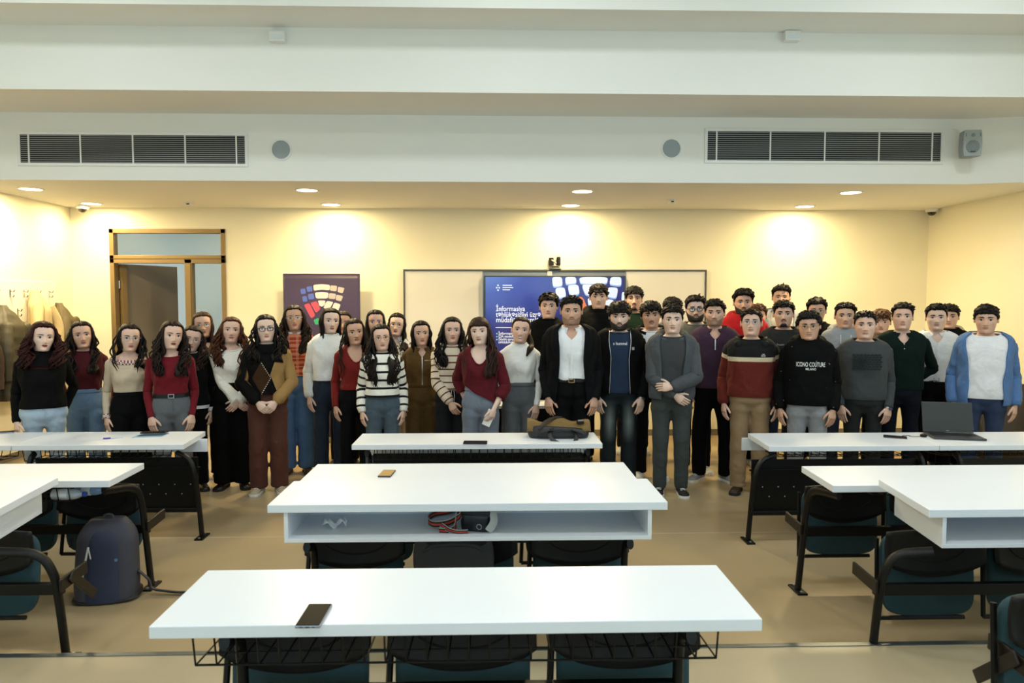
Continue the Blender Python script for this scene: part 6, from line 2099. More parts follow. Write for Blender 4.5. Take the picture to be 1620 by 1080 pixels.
# ---- women ---------------------------------------------------------
fg, r = person('woman in plain black sweater and pale jeans with curly dark red hair', 64, 507, 6.1, True, yaw=14, head=(10, 2, 4), skin=3, lips='red', bulk=1.06, hair_up=.085, haircol=(58, 25, 21), arms=('side', 'hidden'))
pants_part(fg, r, F('pale_denim', (168, 186, 204), weave=.4, var=.18), waist=1.0, off=.014)
top_part(fg, r, 'sweater', F_BLACK, hem=.945, off=.026, drape=.35, neck='high')
long_hair(fg, 1.30, vol=.15, wave=.022, nw=3, locks=26, top=.085, lock_wave=.028, part=.08); blk_shoes(fg)

fg, r = person('woman in burgundy jumper tucked into blue jeans, beside the pale jeans woman', 131, 506, 6.6, True, yaw=4, head=(4, 0, -5), skin=1, hair_up=.08, haircol=(40, 28, 24), arms=('hidden', 'side'))
pants_part(fg, r, F('washed_denim', (104, 132, 162), weave=.4, var=.2), waist=1.055, off=.012, legs=(.100, .085, .09))
top_part(fg, r, 'jumper', F('burgundy_knit', (74, 16, 26)), hem=1.02, off=.016, drape=.05, neck='crew', sl='fit')
long_hair(fg, 1.20, vol=.09, wave=.012, locks=8, part=0.0); wht_shoes(fg)

fg, r = person('woman in beige top with chequered red neckline band and round glasses', 203, 510, 6.35, True, yaw=8, head=(8, 2, 3), skin=0, hair_up=.075, haircol=(34, 27, 24), arms=('side', 'hidden'), lips='rose')
pants_part(fg, r, F('black_wide_trousers', (9, 9, 9)), waist=1.07, off=.012, legs=(.105, .098, .10), waistband=True)
o = top_part(fg, r, 'top', F('beige_rib', (198, 180, 156), weave=.1), hem=1.045, off=.012, drape=.0, neck='wide', sl='fit', collar=False)
ck = bpy.data.materials.new('chequer_band'); ck.use_nodes = True
nt, N, L = nodes_of(ck); cx_ = N.new('ShaderNodeTexChecker'); cx_.inputs['Scale'].default_value = 70; cx_.inputs['Color1'].default_value = lin((126, 24, 34)); cx_.inputs['Color2'].default_value = lin((222, 214, 204))
tc = N.new('ShaderNodeTexCoord'); L.new(tc.outputs['Object'], cx_.inputs['Vector']); L.new(cx_.outputs['Color'], N['Principled BSDF'].inputs['Base Color']); N['Principled BSDF'].inputs['Roughness'].default_value = .8
mb = MB(); a = np.linspace(0, 2 * PI, 48, endpoint=False)
mb.grid(np.array([torso(fg.top_tab, a, NECK['wide'](a) - dz, .012 + e, fg.bulk) for dz, e in ((.036, .002), (.034, .006), (.002, .007), (-.002, .002))]), True)
mb.build('neckline_band', ck, o, smooth=True)
Sj, E, W_, d_, n_, thv = fg.arm[-1]; dv = nrm(W_ - E)
mb = MB(); mb.grid(frame_rings([W_ - dv * .03, W_ - dv * .01, W_ + dv * .012], [.032, .033, .033], 14, thv, thv, -1), True, True, True); mb.build('cuff_band', ck, o, smooth=True, angle=.8)
glasses_part(fg, r, ('silver', 'round')); long_hair(fg, 1.27, front=(0, 1), vol=.07, part=0.0, locks=5, lock_wave=.008); blk_shoes(fg)

fg, r = person('woman in fitted crimson jumper and grey trousers with a square silver belt buckle', 268, 505, 6.25, True, yaw=10, head=(14, 2, 6), skin=0, lips='red', hair_up=.085, haircol=(42, 29, 25), arms=('thigh', 'thigh'))
pants_part(fg, r, F_GREYTR, waist=1.045, off=.012, legs=(.100, .085, .085), belt=M_BLACKP, buckle=M_STEEL)
top_part(fg, r, 'jumper', F('crimson_knit', (104, 14, 26)), hem=1.03, off=.014, drape=.05, neck='round', sl='fit')
long_hair(fg, 1.20, vol=.095, wave=.014, locks=14, part=-.05); blk_shoes(fg)

fg, r = person('woman with glasses in black cardigan over white shirt, behind the crimson jumper', 299, 513, 6.75, True, yaw=-4, head=(6, 2, 12), skin=0, hair_up=.08, haircol=(50, 34, 27), arms=(((-.27, -.38, .97), (-1, .6, 0), (1.0, -.4, -.05), (.2, .9, 0), .25), 'side'))
pants_part(fg, r, F_BPANT, waist=1.0)
o = top_part(fg, r, 'shirt_tail', F_WHITE, hem=.86, off=.020, drape=.4, neck='crew', sleeves=False, collar=False)
o = top_part(fg, r, 'cardigan', F('charcoal_cardigan', (15, 15, 16)), hem=.895, off=.028, drape=.4, neck='crew')
shirt_collar(fg, r, F_WHITE, tip=.03)
br = MB()
for s in (1, -1):
    for k in (1, -1):
        p = on_chest(fg, [(.035, 1.275)], .012)[0]
        br.lathe([(.0005, 0), (.012, .001), (.013, .004), (.0005, .005)], 10, c=p + np.array((s * .016, -.003, k * .007)), rot=np.array(Matrix.Rotation(PI / 2, 3, 'X')))
br.build('brooch', mat('orange_brooch', (214, 84, 40), .4), o)
Sj, E, W_, d_, n_, thv = fg.arm[1]; dv = nrm(W_ - E)
mb = MB(); mb.grid(frame_rings([W_ - dv * .02, W_ + dv * .02], [.040, .040], 14, thv, thv, 1), True, True, True); mb.build('cuff', F_WHITE, o, smooth=True, angle=.8)
glasses_part(fg, r, ('silver', 'round')); long_hair(fg, 1.25, vol=.095, wave=.014, locks=12, part=-.06); blk_shoes(fg)

fg, r = person('tall woman with thin glasses in dark green top, at the door side light', 322, 492, 7.15, True, yaw=0, head=(2, 0, -4), skin=1, hair_up=.07, haircol=(84, 60, 45), arms=('side', 'side'))
pants_part(fg, r, F_BPANT, waist=1.0)
o = top_part(fg, r, 'overshirt', F('bottle_green_cloth', (14, 36, 32)), hem=.92, off=.024, drape=.4, neck='vneck', collar=False)
turtle_collar(fg, r, F_BLACK, .6)
glasses_part(fg, r, ('gold', 'round')); long_hair(fg, 1.24, vol=.07, part=0.0); blk_shoes(fg)

fg, r = person('woman in white bell-sleeved jumper and black trousers with auburn curls', 364, 500, 6.8, True, yaw=-6, head=(10, -3, 4), skin=0, hair_up=.075, haircol=(92, 54, 36), arms=(((.075, -.17, .905), (-1, .3, 0), (.62, -.1, -.75), (.3, .9, -.1), .35), 'clasp'), lips='rose', bulk=1.04)
pants_part(fg, r, F('black_wide_trousers', (9, 9, 9)), waist=1.07, off=.014, legs=(.108, .100, .098))
top_part(fg, r, 'jumper', F('cream_white_knit', (240, 234, 222), weave=.25), hem=1.03, off=.014, drape=.1, neck='round', sl='bell')
long_hair(fg, 1.22, front=(1, 0), vol=.085, wave=.020, nw=3.5, locks=16, lock_wave=.025, part=-.04); blk_shoes(fg)

fg, r = person('woman with square black glasses in dark patchwork diamond sweater and brown trousers', 421, 496, 6.62, True, yaw=3, head=(2, 0, -2), skin=3, hair_up=.075, haircol=(30, 23, 21), arms=('clasp', 'clasp'), bulk=1.06)
pants_part(fg, r, F('chocolate_trousers', (80, 46, 36)), waist=1.02, off=.016, legs=(.108, .094, .088))
o = top_part(fg, r, 'sweater', F('diamond_patchwork_knit', (11, 9, 9), pattern=('argyle', (58, 38, 22), (156, 122, 76), (208, 200, 186))), hem=.965, off=.030, drape=.6, neck='crew', sl='loose', puff=.008)
shirt_collar(fg, r, F_WHITE, tip=.05)
MB().box(on_chest(fg, [(0, 1.37)], .02)[0], (.07, .02, .045)).build('neck_bow', F_BLACK, o, bevel=.008)
glasses_part(fg, r, ('black', 'square')); long_hair(fg, 1.26, vol=.085, wave=.008, locks=8, part=.03, front=(1, 1)); shoes_part(fg, r, mat('beige_sneaker', (176, 160, 136), .7), S_SOLE_W)

fg, r = person('tall woman with clear glasses in orange plaid shirt and wide blue jeans', 466, 481, 7.36, True, yaw=0, head=(2, 0, -3), skin=2, hair_up=.08, haircol=(44, 31, 25), arms=('side', 'hidden'))
pants_part(fg, r, F_JEAN, waist=1.06, off=.012, legs=(.105, .094, .090))
top_part(fg, r, 'shirt', F('orange_plaid', (162, 58, 30), pattern=('plaid', (214, 150, 118), (222, 190, 160))), hem=1.0, off=.020, drape=.3, neck='crew', collar=False)
shirt_collar(fg, r, F_WHITE, tip=.02); glasses_part(fg, r, ('clear', 'round')); long_hair(fg, 1.21, vol=.12, wave=.012, locks=16, part=0.0); shoes_part(fg, r, mat('brown_shoe', (84, 58, 40), .5), S_SOLE_B)

fg, r = person('woman in pale ribbed turtleneck and dark jeans with a sleek bob', 521, 486, 7.14, True, yaw=16, head=(6, 0, 3), skin=3, hair_up=.07, haircol=(30, 22, 21), arms=('side', 'hidden'))
pants_part(fg, r, F_DJEAN, waist=1.06, off=.012, legs=(.098, .080, .078))
top_part(fg, r, 'jumper', F('pale_rib_knit', (234, 235, 232), weave=.35), hem=.995, off=.028, drape=.55, neck='high', sl='loose', collar=False)
turtle_collar(fg, r, F('pale_rib_knit', (234, 235, 232)), 1.1)
long_hair(fg, 1.34, vol=.075, part=-.05, wave=.003, front=(1, 1)); blk_shoes(fg)

fg, r = person('woman mostly hidden behind the sleek bob, only half her face showing', 543, 491, 7.75, True, head=(-4, 0, 0), skin=2, hair_up=.07, haircol=(48, 36, 28), arms=('hidden', 'hidden'))
pants_part(fg, r, F_BPANT); top_part(fg, r, 'jumper', F_BLACK2, hem=.95); long_hair(fg, 1.3, vol=.06); blk_shoes(fg)

fg, r = person('woman in rust red cardigan with long straight hair down one side', 562, 502, 6.82, True, yaw=10, head=(8, 2, -6), skin=2, hair_up=.075, haircol=(42, 31, 25), arms=('side', 'hidden'))
pants_part(fg, r, F_BPANT, waist=1.04, legs=(.096, .078, .075))
top_part(fg, r, 'cardigan', F('rust_red_knit', (112, 24, 18)), hem=1.0, off=.020, drape=.2, neck='vneck', sl='normal')
long_hair(fg, 1.10, vol=.085, part=0.0, wave=.006, locks=6, front=(0, 1), lock_wave=.01); blk_shoes(fg)

fg, r = person('woman with dark hair standing behind the black and white striped sweater', 594, 489, 7.52, True, head=(2, 0, 0), skin=1, hair_up=.07, haircol=(28, 22, 20), arms=('hidden', 'hidden'))
pants_part(fg, r, F_BPANT); top_part(fg, r, 'jumper', F_BLACK2, hem=.95); long_hair(fg, 1.25, vol=.08, part=-.05); blk_shoes(fg)

fg, r = person('woman with thin round glasses in white sweater with black stripes and blue jeans', 604, 511, 6.62, True, yaw=6, head=(6, 0, -4), skin=0, hair_up=.075, haircol=(36, 27, 24), arms=('side', 'side'))
pants_part(fg, r, F('slate_denim', (72, 86, 98), weave=.35, var=.14), waist=1.05, off=.012, legs=(.100, .086, .086))
top_part(fg, r, 'sweater', F('striped_cream_knit', (236, 231, 220), pattern=('stripes', .082, .27, .985, (18, 18, 20))), hem=.985, off=.028, drape=.5, neck='crew', sl='loose', collar_mat=F_BLACK)
glasses_part(fg, r, ('gold', 'round')); long_hair(fg, 1.09, vol=.085, wave=.010, locks=14, part=.03); wht_shoes(fg)

fg, r = person('woman with glasses in white shirt with black scribbles, behind the olive jumpsuit', 626, 494, 7.9, True, head=(-8, 0, 6), skin=3, hair_up=.07, haircol=(27, 21, 20), arms=('hidden', 'hidden'))
pants_part(fg, r, F('cream_trousers', (206, 196, 178))); top_part(fg, r, 'shirt', F('scribbled_white_cloth', (222, 220, 214), pattern=('scribble', (26, 26, 28))), hem=.95, neck='shirtv', collar=False)
shirt_collar(fg, r, F_WHITE); glasses_part(fg, r, ('gold', 'round')); long_hair(fg, 1.26, vol=.08, part=-.08, front=(0, 1)); wht_shoes(fg)

F_OLIVE = F('olive_brown_twill', (84, 62, 28), fold=.4)
fg, r = person('woman in olive brown zip jumpsuit with rolled sleeves and a chin-length bob', 667, 506, 7.08, True, yaw=6, head=(4, 0, -3), skin=1, hair_up=.075, haircol=(27, 21, 20), arms=('side', 'hidden'))
pants_part(fg, r, F_OLIVE, waist=1.05, off=.016, legs=(.108, .098, .10), waistband=True)
o = top_part(fg, r, 'jumpsuit_bodice', F_OLIVE, hem=1.02, off=.024, drape=.25, neck='shirtv', sl='loose', end=.76, collar=False)
shirt_collar(fg, r, F_OLIVE, tip=.05, spread=.04, base=.012)
chest_strip(fg, o, [(0.0, z) for z in np.linspace(1.345, 1.04, 14)], .009, M_STEEL, 'zip')
for s in (-1, 1): chest_strip(fg, o, [(s * .055 - .03, 1.30), (s * .055, 1.302), (s * .055 + .03, 1.30)], .006, M_STEEL if s > 0 else F_OLIVE, 'pocket_zip')
Sj, E, W_, d_, n_, thv = fg.arm[-1]; dv = nrm(W_ - E)
mb = MB(); mb.grid(frame_rings([W_ - dv * .006, W_ + dv * .006], [.030, .030], 14, thv, thv, -1), True, True, True); mb.build('wrist_band', F_BLACK, r, smooth=True, angle=.8)
long_hair(fg, 1.345, vol=.09, part=-.05, wave=.004, front=(1, 1)); blk_shoes(fg)

fg, r = person('woman in oatmeal sweater with brown stripes and black trousers', 715, 500, 6.82, True, yaw=6, head=(2, 0, 0), skin=0, hair_up=.075, haircol=(27, 21, 20), arms=(((-.03, -.185, .88), (-1, .4, 0), (.45, -.05, -.9), (.3, .9, 0), .3), 'hidden'))
pants_part(fg, r, F('black_drawstring_trousers', (29, 31, 34)), waist=1.03, legs=(.102, .092, .092))
top_part(fg, r, 'sweater', F('oatmeal_striped_knit', (216, 200, 178), pattern=('stripes', .066, .20, .995, (88, 44, 32)), weave=.35), hem=.99, off=.028, drape=.55, neck='crew', sl='loose')
for s in (-1, 1):
    c = MB(); c.tube([(s * .012, -.128, .985), (s * .016, -.134, .93), (s * .014, -.136, .88)], .003, 5); c.build('drawstring', S_SOLE_W, r)
long_hair(fg, 1.19, vol=.095, wave=.016, locks=14, part=0.0); blk_shoes(fg)

fg, r = person('woman with fringe in burgundy wrap sweater holding a white phone', 760, 500, 6.42, True, yaw=-8, head=(-4, 0, -3), skin=3, hair_up=.08, haircol=(60, 40, 31), arms=('hidden', ((.135, -.135, .865), (1, .5, 0), (-.25, -.15, -.95), (-.75, .6, 0), .5)))
pants_part(fg, r, F('grey_blue_denim', (112, 120, 134), weave=.35), waist=1.06, off=.012, legs=(.100, .088, .09))
top_part(fg, r, 'sweater', F('wine_knit', (84, 12, 24)), hem=.985, off=.024, drape=.4, neck='vneck', sl='loose', end=.80, hemfn=lambda a: -.10 * np.sin(a) * (np.cos(a) > -2) + .0)
long_hair(fg, 1.14, vol=.095, wave=.008, locks=8, fringe=.70, part=None, front=(0, 1), lock_wave=.012); wht_shoes(fg)
HAND18 = (fg, r)

fg, r = person('smiling woman in white ribbed jumper and grey trousers with a side ponytail', 822, 500, 6.74, True, yaw=-6, head=(4, -2, 6), skin=0, hair_up=.06, haircol=(46, 33, 27), arms=('hidden', 'thigh'), ears=True)
pants_part(fg, r, F_GREYTR, waist=1.065, off=.012, legs=(.104, .094, .092))
top_part(fg, r, 'jumper', F('white_rib_jumper', (240, 238, 234), weave=.25), hem=1.04, off=.014, drape=.05, neck='high', sl='fit')
mb = MB(); hair_cap(mb, fg, .86, .50, .22, .055, .035, .005, part=-.05, temple=66)
pt = spline([fg.hd(np.array((.12, .40, .55))), fg.hd(np.array((.34, .30, .25))), np.array((.115, .0, 1.42)), np.array((.10, -.085, 1.39)), np.array((.075, -.125, 1.33))], 16)
pr = tube_rings(pt, list(np.interp(np.linspace(0, 1, 16), [0, .2, .7, 1], [.022, .034, .030, .008])), 12)
mb.grid(pr, True, True, True, g=np.stack([np.tile(np.arange(12) / 12.0, (16, 1)), np.tile(np.linspace(0, 1, 16)[:, None], (1, 12)), np.zeros((16, 12))], -1)); hair_obj(fg, mb)
sm = MB(); xs = np.linspace(-.085, .085, 9)
sm.tube(head_units(fg, [(x, -.462 + .9 * x * x, .208 + 1.2 * x * x) for x in xs]), [.0012, .0022, .003, .0034, .0036, .0034, .003, .0022, .0012], 6); sm.build('teeth', mat('teeth_white', (232, 228, 220), .3), r, smooth=True)
blk_shoes(fg)

# ---- men -----------------------------------------------------------
fg, r = person('young man in plain black jumper with swept black hair, behind the suited man', 868, 462, 7.6, head=(-4, 0, 0), skin=0, hair_up=.11, arms=('side', 'hidden'), haircol=H_BLK, wid=.97)
pants_part(fg, r, F_BPANT, waist=.97, waistband=False); top_part(fg, r, 'jumper', F_BLACK, hem=.93, off=.022, neck='high', drape=.5); short_hair(fg, front=.76, top=.11, sides=.06, rough=.018, sweep=.3, side=.44); blk_shoes(fg)

fg, r = person('man in black suit jacket, open-necked white shirt and belt', 904, 467, 6.5, head=(2, 2, 0), skin=2, hair_up=.075, arms=('thigh', 'thigh'), haircol=(22, 19, 19), bulk=1.08, wid=1.02, jaw=1.02, nose=1.1)
pants_part(fg, r, F('black_suit_trousers', (9, 10, 12)), waist=1.01, off=.012, legs=(.100, .080, .074), belt=M_BLACKP, buckle=GOLD)
o = top_part(fg, r, 'shirt', F_WHITE, hem=.985, off=.017, drape=.25, neck='shirtv', collar=False, sleeves=False)
chest_strip(fg, o, [(.0, z) for z in np.linspace(1.33, 1.0, 10)], .022, F_WHITE, 'placket', .002)
shirt_collar(fg, r, F_WHITE, tip=.06, spread=.012, g0=.30)
F_SUIT = F('black_suit_cloth', (11, 12, 15), fold=.3)
gp = lambda z: np.interp(z, [.78, .95, 1.10, 1.25, 1.36, 1.44], [.62, .52, .44, .42, .44, .62])
o = top_part(fg, r, 'suit_jacket', F_SUIT, hem=.80, off=.034, drape=.65, neck='jacket', sl='blazer', gap=gp)
for s in (-1, 1):                                     # lapels lie on the jacket fronts
    zz = np.linspace(1.425, 1.03, 12); rows = []
    for k in (0, .5, 1):
        g = np.interp(zz, [.78, .95, 1.10, 1.25, 1.36, 1.44], [.62, .52, .44, .42, .44, .62]) - .02
        wd = np.interp(zz, [1.03, 1.18, 1.30, 1.34, 1.40, 1.43], [.02, .30, .42, .34, .36, .20])
        rows.append(torso(fg.top_tab, s * (g + k * wd), zz, .040 + .004 * (k == .5), fg.bulk))
    mb = MB(); mb.grid(np.array(rows), False, flip=(s > 0)); q = mb.build('lapel', F_SUIT, o, smooth=True)
    so = q.modifiers.new('thickness', 'SOLIDIFY'); so.thickness = .003
short_hair(fg, front=.80, top=.065, sides=.022, rough=.006, side=.46, temple=56); beard_part(fg, r, 'stubble', H_BLK); blk_shoes(fg)

fg, r = person('tall young man in black hoodie in front of the screen keys', 947, 448, 7.8, head=(0, 0, 0), skin=0, hair_up=.09, arms=('hidden', 'hidden'), haircol=(30, 23, 20), wid=.95)
pants_part(fg, r, F_BPANT, waist=.97, waistband=False); top_part(fg, r, 'hoodie', F_BLACK2, hem=.90, off=.028, neck='high', drape=.6); hood_part(fg, r, F_BLACK2); short_hair(fg, front=.70, top=.09, sides=.045, rough=.008, side=.46); blk_shoes(fg)

fg, r = person('young man with chin beard in black bomber jacket over navy printed tee', 980, 475, 6.72, yaw=2, head=(-2, 5, 0), skin=3, hair_up=.10, arms=('thigh', 'thigh'), haircol=(30, 25, 23), nose=.95)
pants_part(fg, r, F('faded_black_denim', (32, 39, 42), pattern=('fade', (120, 130, 128)), weave=.3), waist=.96, off=.012, waistband=False, legs=(.098, .078, .07))
o = top_part(fg, r, 'tee', F('navy_tee', (34, 48, 72)), hem=.885, off=.020, drape=.55, neck='crew', sleeves=False)
chest_print(fg, o, '» hummel', .0, 1.315, .125, .028, PRINT_W)
gp2 = lambda z: np.interp(z, [.8, .95, 1.2, 1.38, 1.44], [.40, .38, .33, .40, .62])
o = top_part(fg, r, 'bomber_jacket', F('black_bomber_cloth', (10, 10, 11)), hem=.875, off=.036, drape=.7, neck='jacket', sl='loose', gap=gp2)
for s in (-1, 1):
    zz = np.linspace(1.41, .88, 18)
    mb = MB(); mb.tube(torso(fg.top_tab, s * gp2(zz), zz, .038, fg.bulk), .004, 6); mb.build('zip_edge', M_STEEL, o, smooth=True)
p_ = on_chest(fg, [(.115, 1.285)], .006)[0]; MB().box(p_, (.022, .006, .026)).build('badge', PRINT_G, o)
short_hair(fg, front=.66, top=.10, sides=.055, rough=.012, side=.42, temple=64); beard_part(fg, r, 'full', (34, 26, 22)); watch(fg, 1, M_STEEL, M_STEEL); blk_shoes(fg)

fg, r = person('thin young man with small goatee in dark green tee at the whiteboard edge', 1003, 452, 8.25, head=(2, 0, 0), skin=1, hair_up=.10, arms=('hidden', 'hidden'), haircol=H_BLK, wid=.94)
pants_part(fg, r, F_BPANT, waist=.97, waistband=False); top_part(fg, r, 'tee', F('forest_green_tee', (24, 42, 32)), hem=.92, off=.02, neck='crew', drape=.5); short_hair(fg, front=.74, top=.10, sides=.05, rough=.012); beard_part(fg, r, 'chin', (40, 30, 26)); wht_shoes(fg)

fg, r = person('young man with dishevelled fringe in black jacket over white tee', 1031, 475, 7.05, head=(4, 2, -3), skin=2, hair_up=.10, arms=('hidden', 'side'), haircol=(26, 21, 20))
pants_part(fg, r, F_BPANT, waist=.98)
top_part(fg, r, 'tee', F_WHITE, hem=.92, off=.018, neck='crew', drape=.4, sleeves=False)
top_part(fg, r, 'jacket', F_BLACK2, hem=.88, off=.032, drape=.6, neck='jacket', gap=lambda z: np.interp(z, [.88, 1.2, 1.36, 1.44], [.12, .16, .45, .7])); hood_part(fg, r, F_BLACK2, .7)
short_hair(fg, front=.69, top=.10, sides=.07, rough=.014, side=.40, temple=66); beard_part(fg, r, 'moustache', (60, 44, 36)); wht_shoes(fg)

fg, r = person('young man of whom only dark hair shows above the grey hoodie boy', 1064, 469, 7.75, head=(0, 0, 0), skin=1, hair_up=.08, arms=('hidden', 'hidden'), haircol=(26, 20, 20))
pants_part(fg, r, F_BPANT, waist=.97, waistband=False); top_part(fg, r, 'jumper', F('grey_jersey', (92, 92, 90)), hem=.92, neck='crew', drape=.5); short_hair(fg, front=.72, top=.08, sides=.05, rough=.008); blk_shoes(fg)

F_GHOOD = F('slate_sweat_fabric', (74, 78, 82), fold=.4)
fg, r = person('young man in slate grey open hoodie and joggers with forearms crossed low', 1064, 481, 6.45, yaw=0, head=(2, 0, 0), skin=3, hair_up=.09, haircol=(34, 27, 25), wid=.98,
               arms=(((.015, -.165, .925), (-1, .35, 0), (.75, -.1, -.55), (.2, .95, 0), .35), ((-.005, -.205, .995), (1, .35, 0), (-1, -.05, .02), (0, .95, -.25), .4)))
pants_part(fg, r, F('dark_slate_jogger', (60, 66, 66), fold=.4), waist=.97, off=.014, legs=(.098, .078, .060), waistband=False)
top_part(fg, r, 'tee', F('charcoal_tee', (58, 60, 62)), hem=.92, off=.020, neck='crew', drape=.5, sleeves=False)
o = top_part(fg, r, 'hoodie', F_GHOOD, hem=.875, off=.034, drape=.65, neck='jacket', sl='loose', gap=lambda z: np.interp(z, [.87, 1.0, 1.2, 1.38, 1.44], [.42, .40, .44, .5, .7]))
hood_part(fg, r, F_GHOOD, .9); short_hair(fg, front=.80, top=.085, sides=.03, rough=.012, side=.46); shoes_part(fg, r, mat('black_suede_sneaker', (24, 23, 22), .9), S_SOLE_W, toe=8)

fg, r = person('bearded young man with square black glasses in grey tee behind the purple jumper', 1101, 466, 7.3, head=(4, 0, -2), skin=3, hair_up=.10, arms=('hidden', 'hidden'), haircol=(36, 28, 25))
pants_part(fg, r, F_BPANT, waist=.97, waistband=False); top_part(fg, r, 'tee', F('stone_grey_tee', (104, 102, 96)), hem=.92, off=.02, neck='crew', drape=.5); short_hair(fg, front=.82, top=.09, sides=.035, rough=.016, quiff=.04); beard_part(fg, r, 'full', (30, 24, 22)); glasses_part(fg, r, ('black', 'square')); wht_shoes(fg)

fg, r = person('young man in dark plum half-zip jumper and grey trainers', 1131, 472, 6.92, yaw=-2, head=(-2, 0, 0), skin=1, hair_up=.08, arms=('side', 'hidden'), haircol=(25, 20, 19), bulk=1.05, stance=.12)
pants_part(fg, r, F_BPANT, waist=.98, legs=(.098, .078, .066), waistband=False)
F_PLUM = F('plum_jersey', (62, 40, 60), fold=.35)
o = top_part(fg, r, 'jumper', F_PLUM, hem=.885, off=.026, drape=.6, neck='shirtv', collar=False)
shirt_collar(fg, r, F_PLUM, tip=.04, spread=.03, base=.014); chest_strip(fg, o, [(0, z) for z in np.linspace(1.335, 1.24, 6)], .010, M_STEEL, 'zip')
short_hair(fg, front=.78, top=.07, sides=.025, rough=.006, side=.46, temple=56); beard_part(fg, r, 'stubble', (34, 26, 24)); shoes_part(fg, r, S_GREY, S_SOLE_W, toe=32)

fg, r = person('tall man in bright red hoodie with black quiff', 1176, 456, 7.65, head=(4, 0, 0), skin=2, hair_up=.11, arms=('hidden', 'hidden'), haircol=(20, 17, 17), nose=1.15)
pants_part(fg, r, F_BPANT, waist=.97, waistband=False); F_RED = F('scarlet_fleece', (176, 22, 30)); top_part(fg, r, 'hoodie', F_RED, hem=.90, off=.028, neck='high', drape=.6); hood_part(fg, r, F_RED, 1.1); short_hair(fg, front=.80, top=.11, sides=.03, rough=.012, quiff=.03); beard_part(fg, r, 'short', (30, 24, 22)); wht_shoes(fg)

fg, r = person('young man with brown hair almost hidden behind the red hoodie', 1199, 480, 8.0, head=(0, 0, 0), skin=1, hair_up=.08, arms=('hidden', 'hidden'), haircol=(86, 60, 42))
pants_part(fg, r, F_BPANT, waist=.97, waistband=False); top_part(fg, r, 'jumper', F_BLACK2, hem=.92, drape=.5); short_hair(fg, front=.76, top=.08, sides=.04); blk_shoes(fg)

fg, r = person('man with glasses in black, cream and rust blocked sweatshirt, headphones round his neck', 1189, 488, 6.48, yaw=-3, head=(-3, -6, 0), skin=0, hair_up=.06, arms=('side', 'side'), haircol=(30, 24, 22), bulk=1.08, wid=.98)
pants_part(fg, r, F('khaki_chino', (146, 122, 92), fold=.35), waist=.98, off=.014, legs=(.100, .082, .072), waistband=False)
o = top_part(fg, r, 'sweatshirt', F('rust_blocked_sweat', (96, 31, 22), pattern=('bands', [(1.232, (206, 190, 160)), (1.272, (17, 17, 18))]), fold=.4), hem=.905, off=.028, drape=.65, neck='crew', sl='loose', collar_mat=F_BLACK)
for k, tx in enumerate(('THE', 'NORTH', 'FACE')): chest_print(fg, o, tx, .098, 1.298 - k * .0095, .036 if k else .024, .0075, PRINT_W)
mb = MB(); a = np.radians(np.linspace(40, 320, 30)); pp = torso(fg.tab, a, np.full(30, 1.425), .040); pp[:, 2] = 1.445 - .03 * np.cos(a) ** 2
mb.tube(pp, .010, 8); hp = mb.build('headphones', M_BLACKP, r, smooth=True)
for s in (-1, 1):
    c = MB(); pc = torso(fg.tab, np.array([s * .50]), np.array([1.375]), .040)[0]
    c.lathe([(.030, 0), (.033, .006), (.031, .014), (.018, .018)], 18, c=pc + np.array((0, .004, 0)), rot=np.array(Matrix.Rotation(PI / 2 + .2, 3, 'X'))); c.build('ear_cup', M_BLACKP, hp, smooth=True, angle=.6)
short_hair(fg, front=.82, top=.055, sides=.020, rough=.005, side=.46, temple=54); glasses_part(fg, r, ('silver', 'square')); shoes_part(fg, r, mat('brown_boot', (46, 32, 24), .5), S_SOLE_B, 'low')

fg, r = person('tallest man in pale denim jacket at the back of the group', 1236, 450, 8.35, head=(2, 0, 0), skin=2, hair_up=.10, arms=('hidden', 'hidden'), haircol=(22, 19, 18))
pants_part(fg, r, F_DJEAN, waist=.97); top_part(fg, r, 'tee', F('cream_tee', (206, 200, 186)), hem=.92, off=.018, drape=.4, sleeves=False)
F_LDEN = F('pale_denim_jacket', (164, 168, 170), weave=.4, var=.16); top_part(fg, r, 'denim_jacket', F_LDEN, hem=.90, off=.034, drape=.6, neck='jacket', gap=lambda z: np.interp(z, [.9, 1.2, 1.44], [.3, .35, .6])); shirt_collar(fg, r, F_LDEN, tip=.05, base=.016); short_hair(fg, front=.82, top=.10, sides=.025, rough=.010, quiff=.03, side=.48); wht_shoes(fg)

fg, r = person('man with moustache and chin beard in charcoal tee with small grey print', 1240, 474, 6.95, head=(0, 0, 0), skin=1, hair_up=.075, arms=('side', 'hidden'), haircol=(22, 18, 18), bulk=1.06)
pants_part(fg, r, F_DJEAN, waist=.97, waistband=False); o = top_part(fg, r, 'tee', F('graphite_tee', (41, 42, 42)), hem=.90, off=.024, neck='crew', drape=.55); chest_print(fg, o, 'hummel', -.01, 1.285, .115, .020, PRINT_G)
short_hair(fg, front=.78, top=.07, sides=.020, rough=.006, side=.47, temple=56); beard_part(fg, r, 'chin', (26, 21, 20)); wht_shoes(fg)

fg, r = person('young man with thin glasses mostly hidden behind the lettered hoodie', 1292, 470, 7.7, head=(4, 2, 0), skin=1, hair_up=.09, arms=('hidden', 'hidden'), haircol=(28, 22, 20))
pants_part(fg, r, F_BPANT, waist=.97, waistband=False); top_part(fg, r, 'jumper', F_BLACK2, hem=.92, drape=.5, neck='high'); short_hair(fg, front=.80, top=.09, sides=.03, rough=.010); glasses_part(fg, r, ('silver', 'square')); blk_shoes(fg)

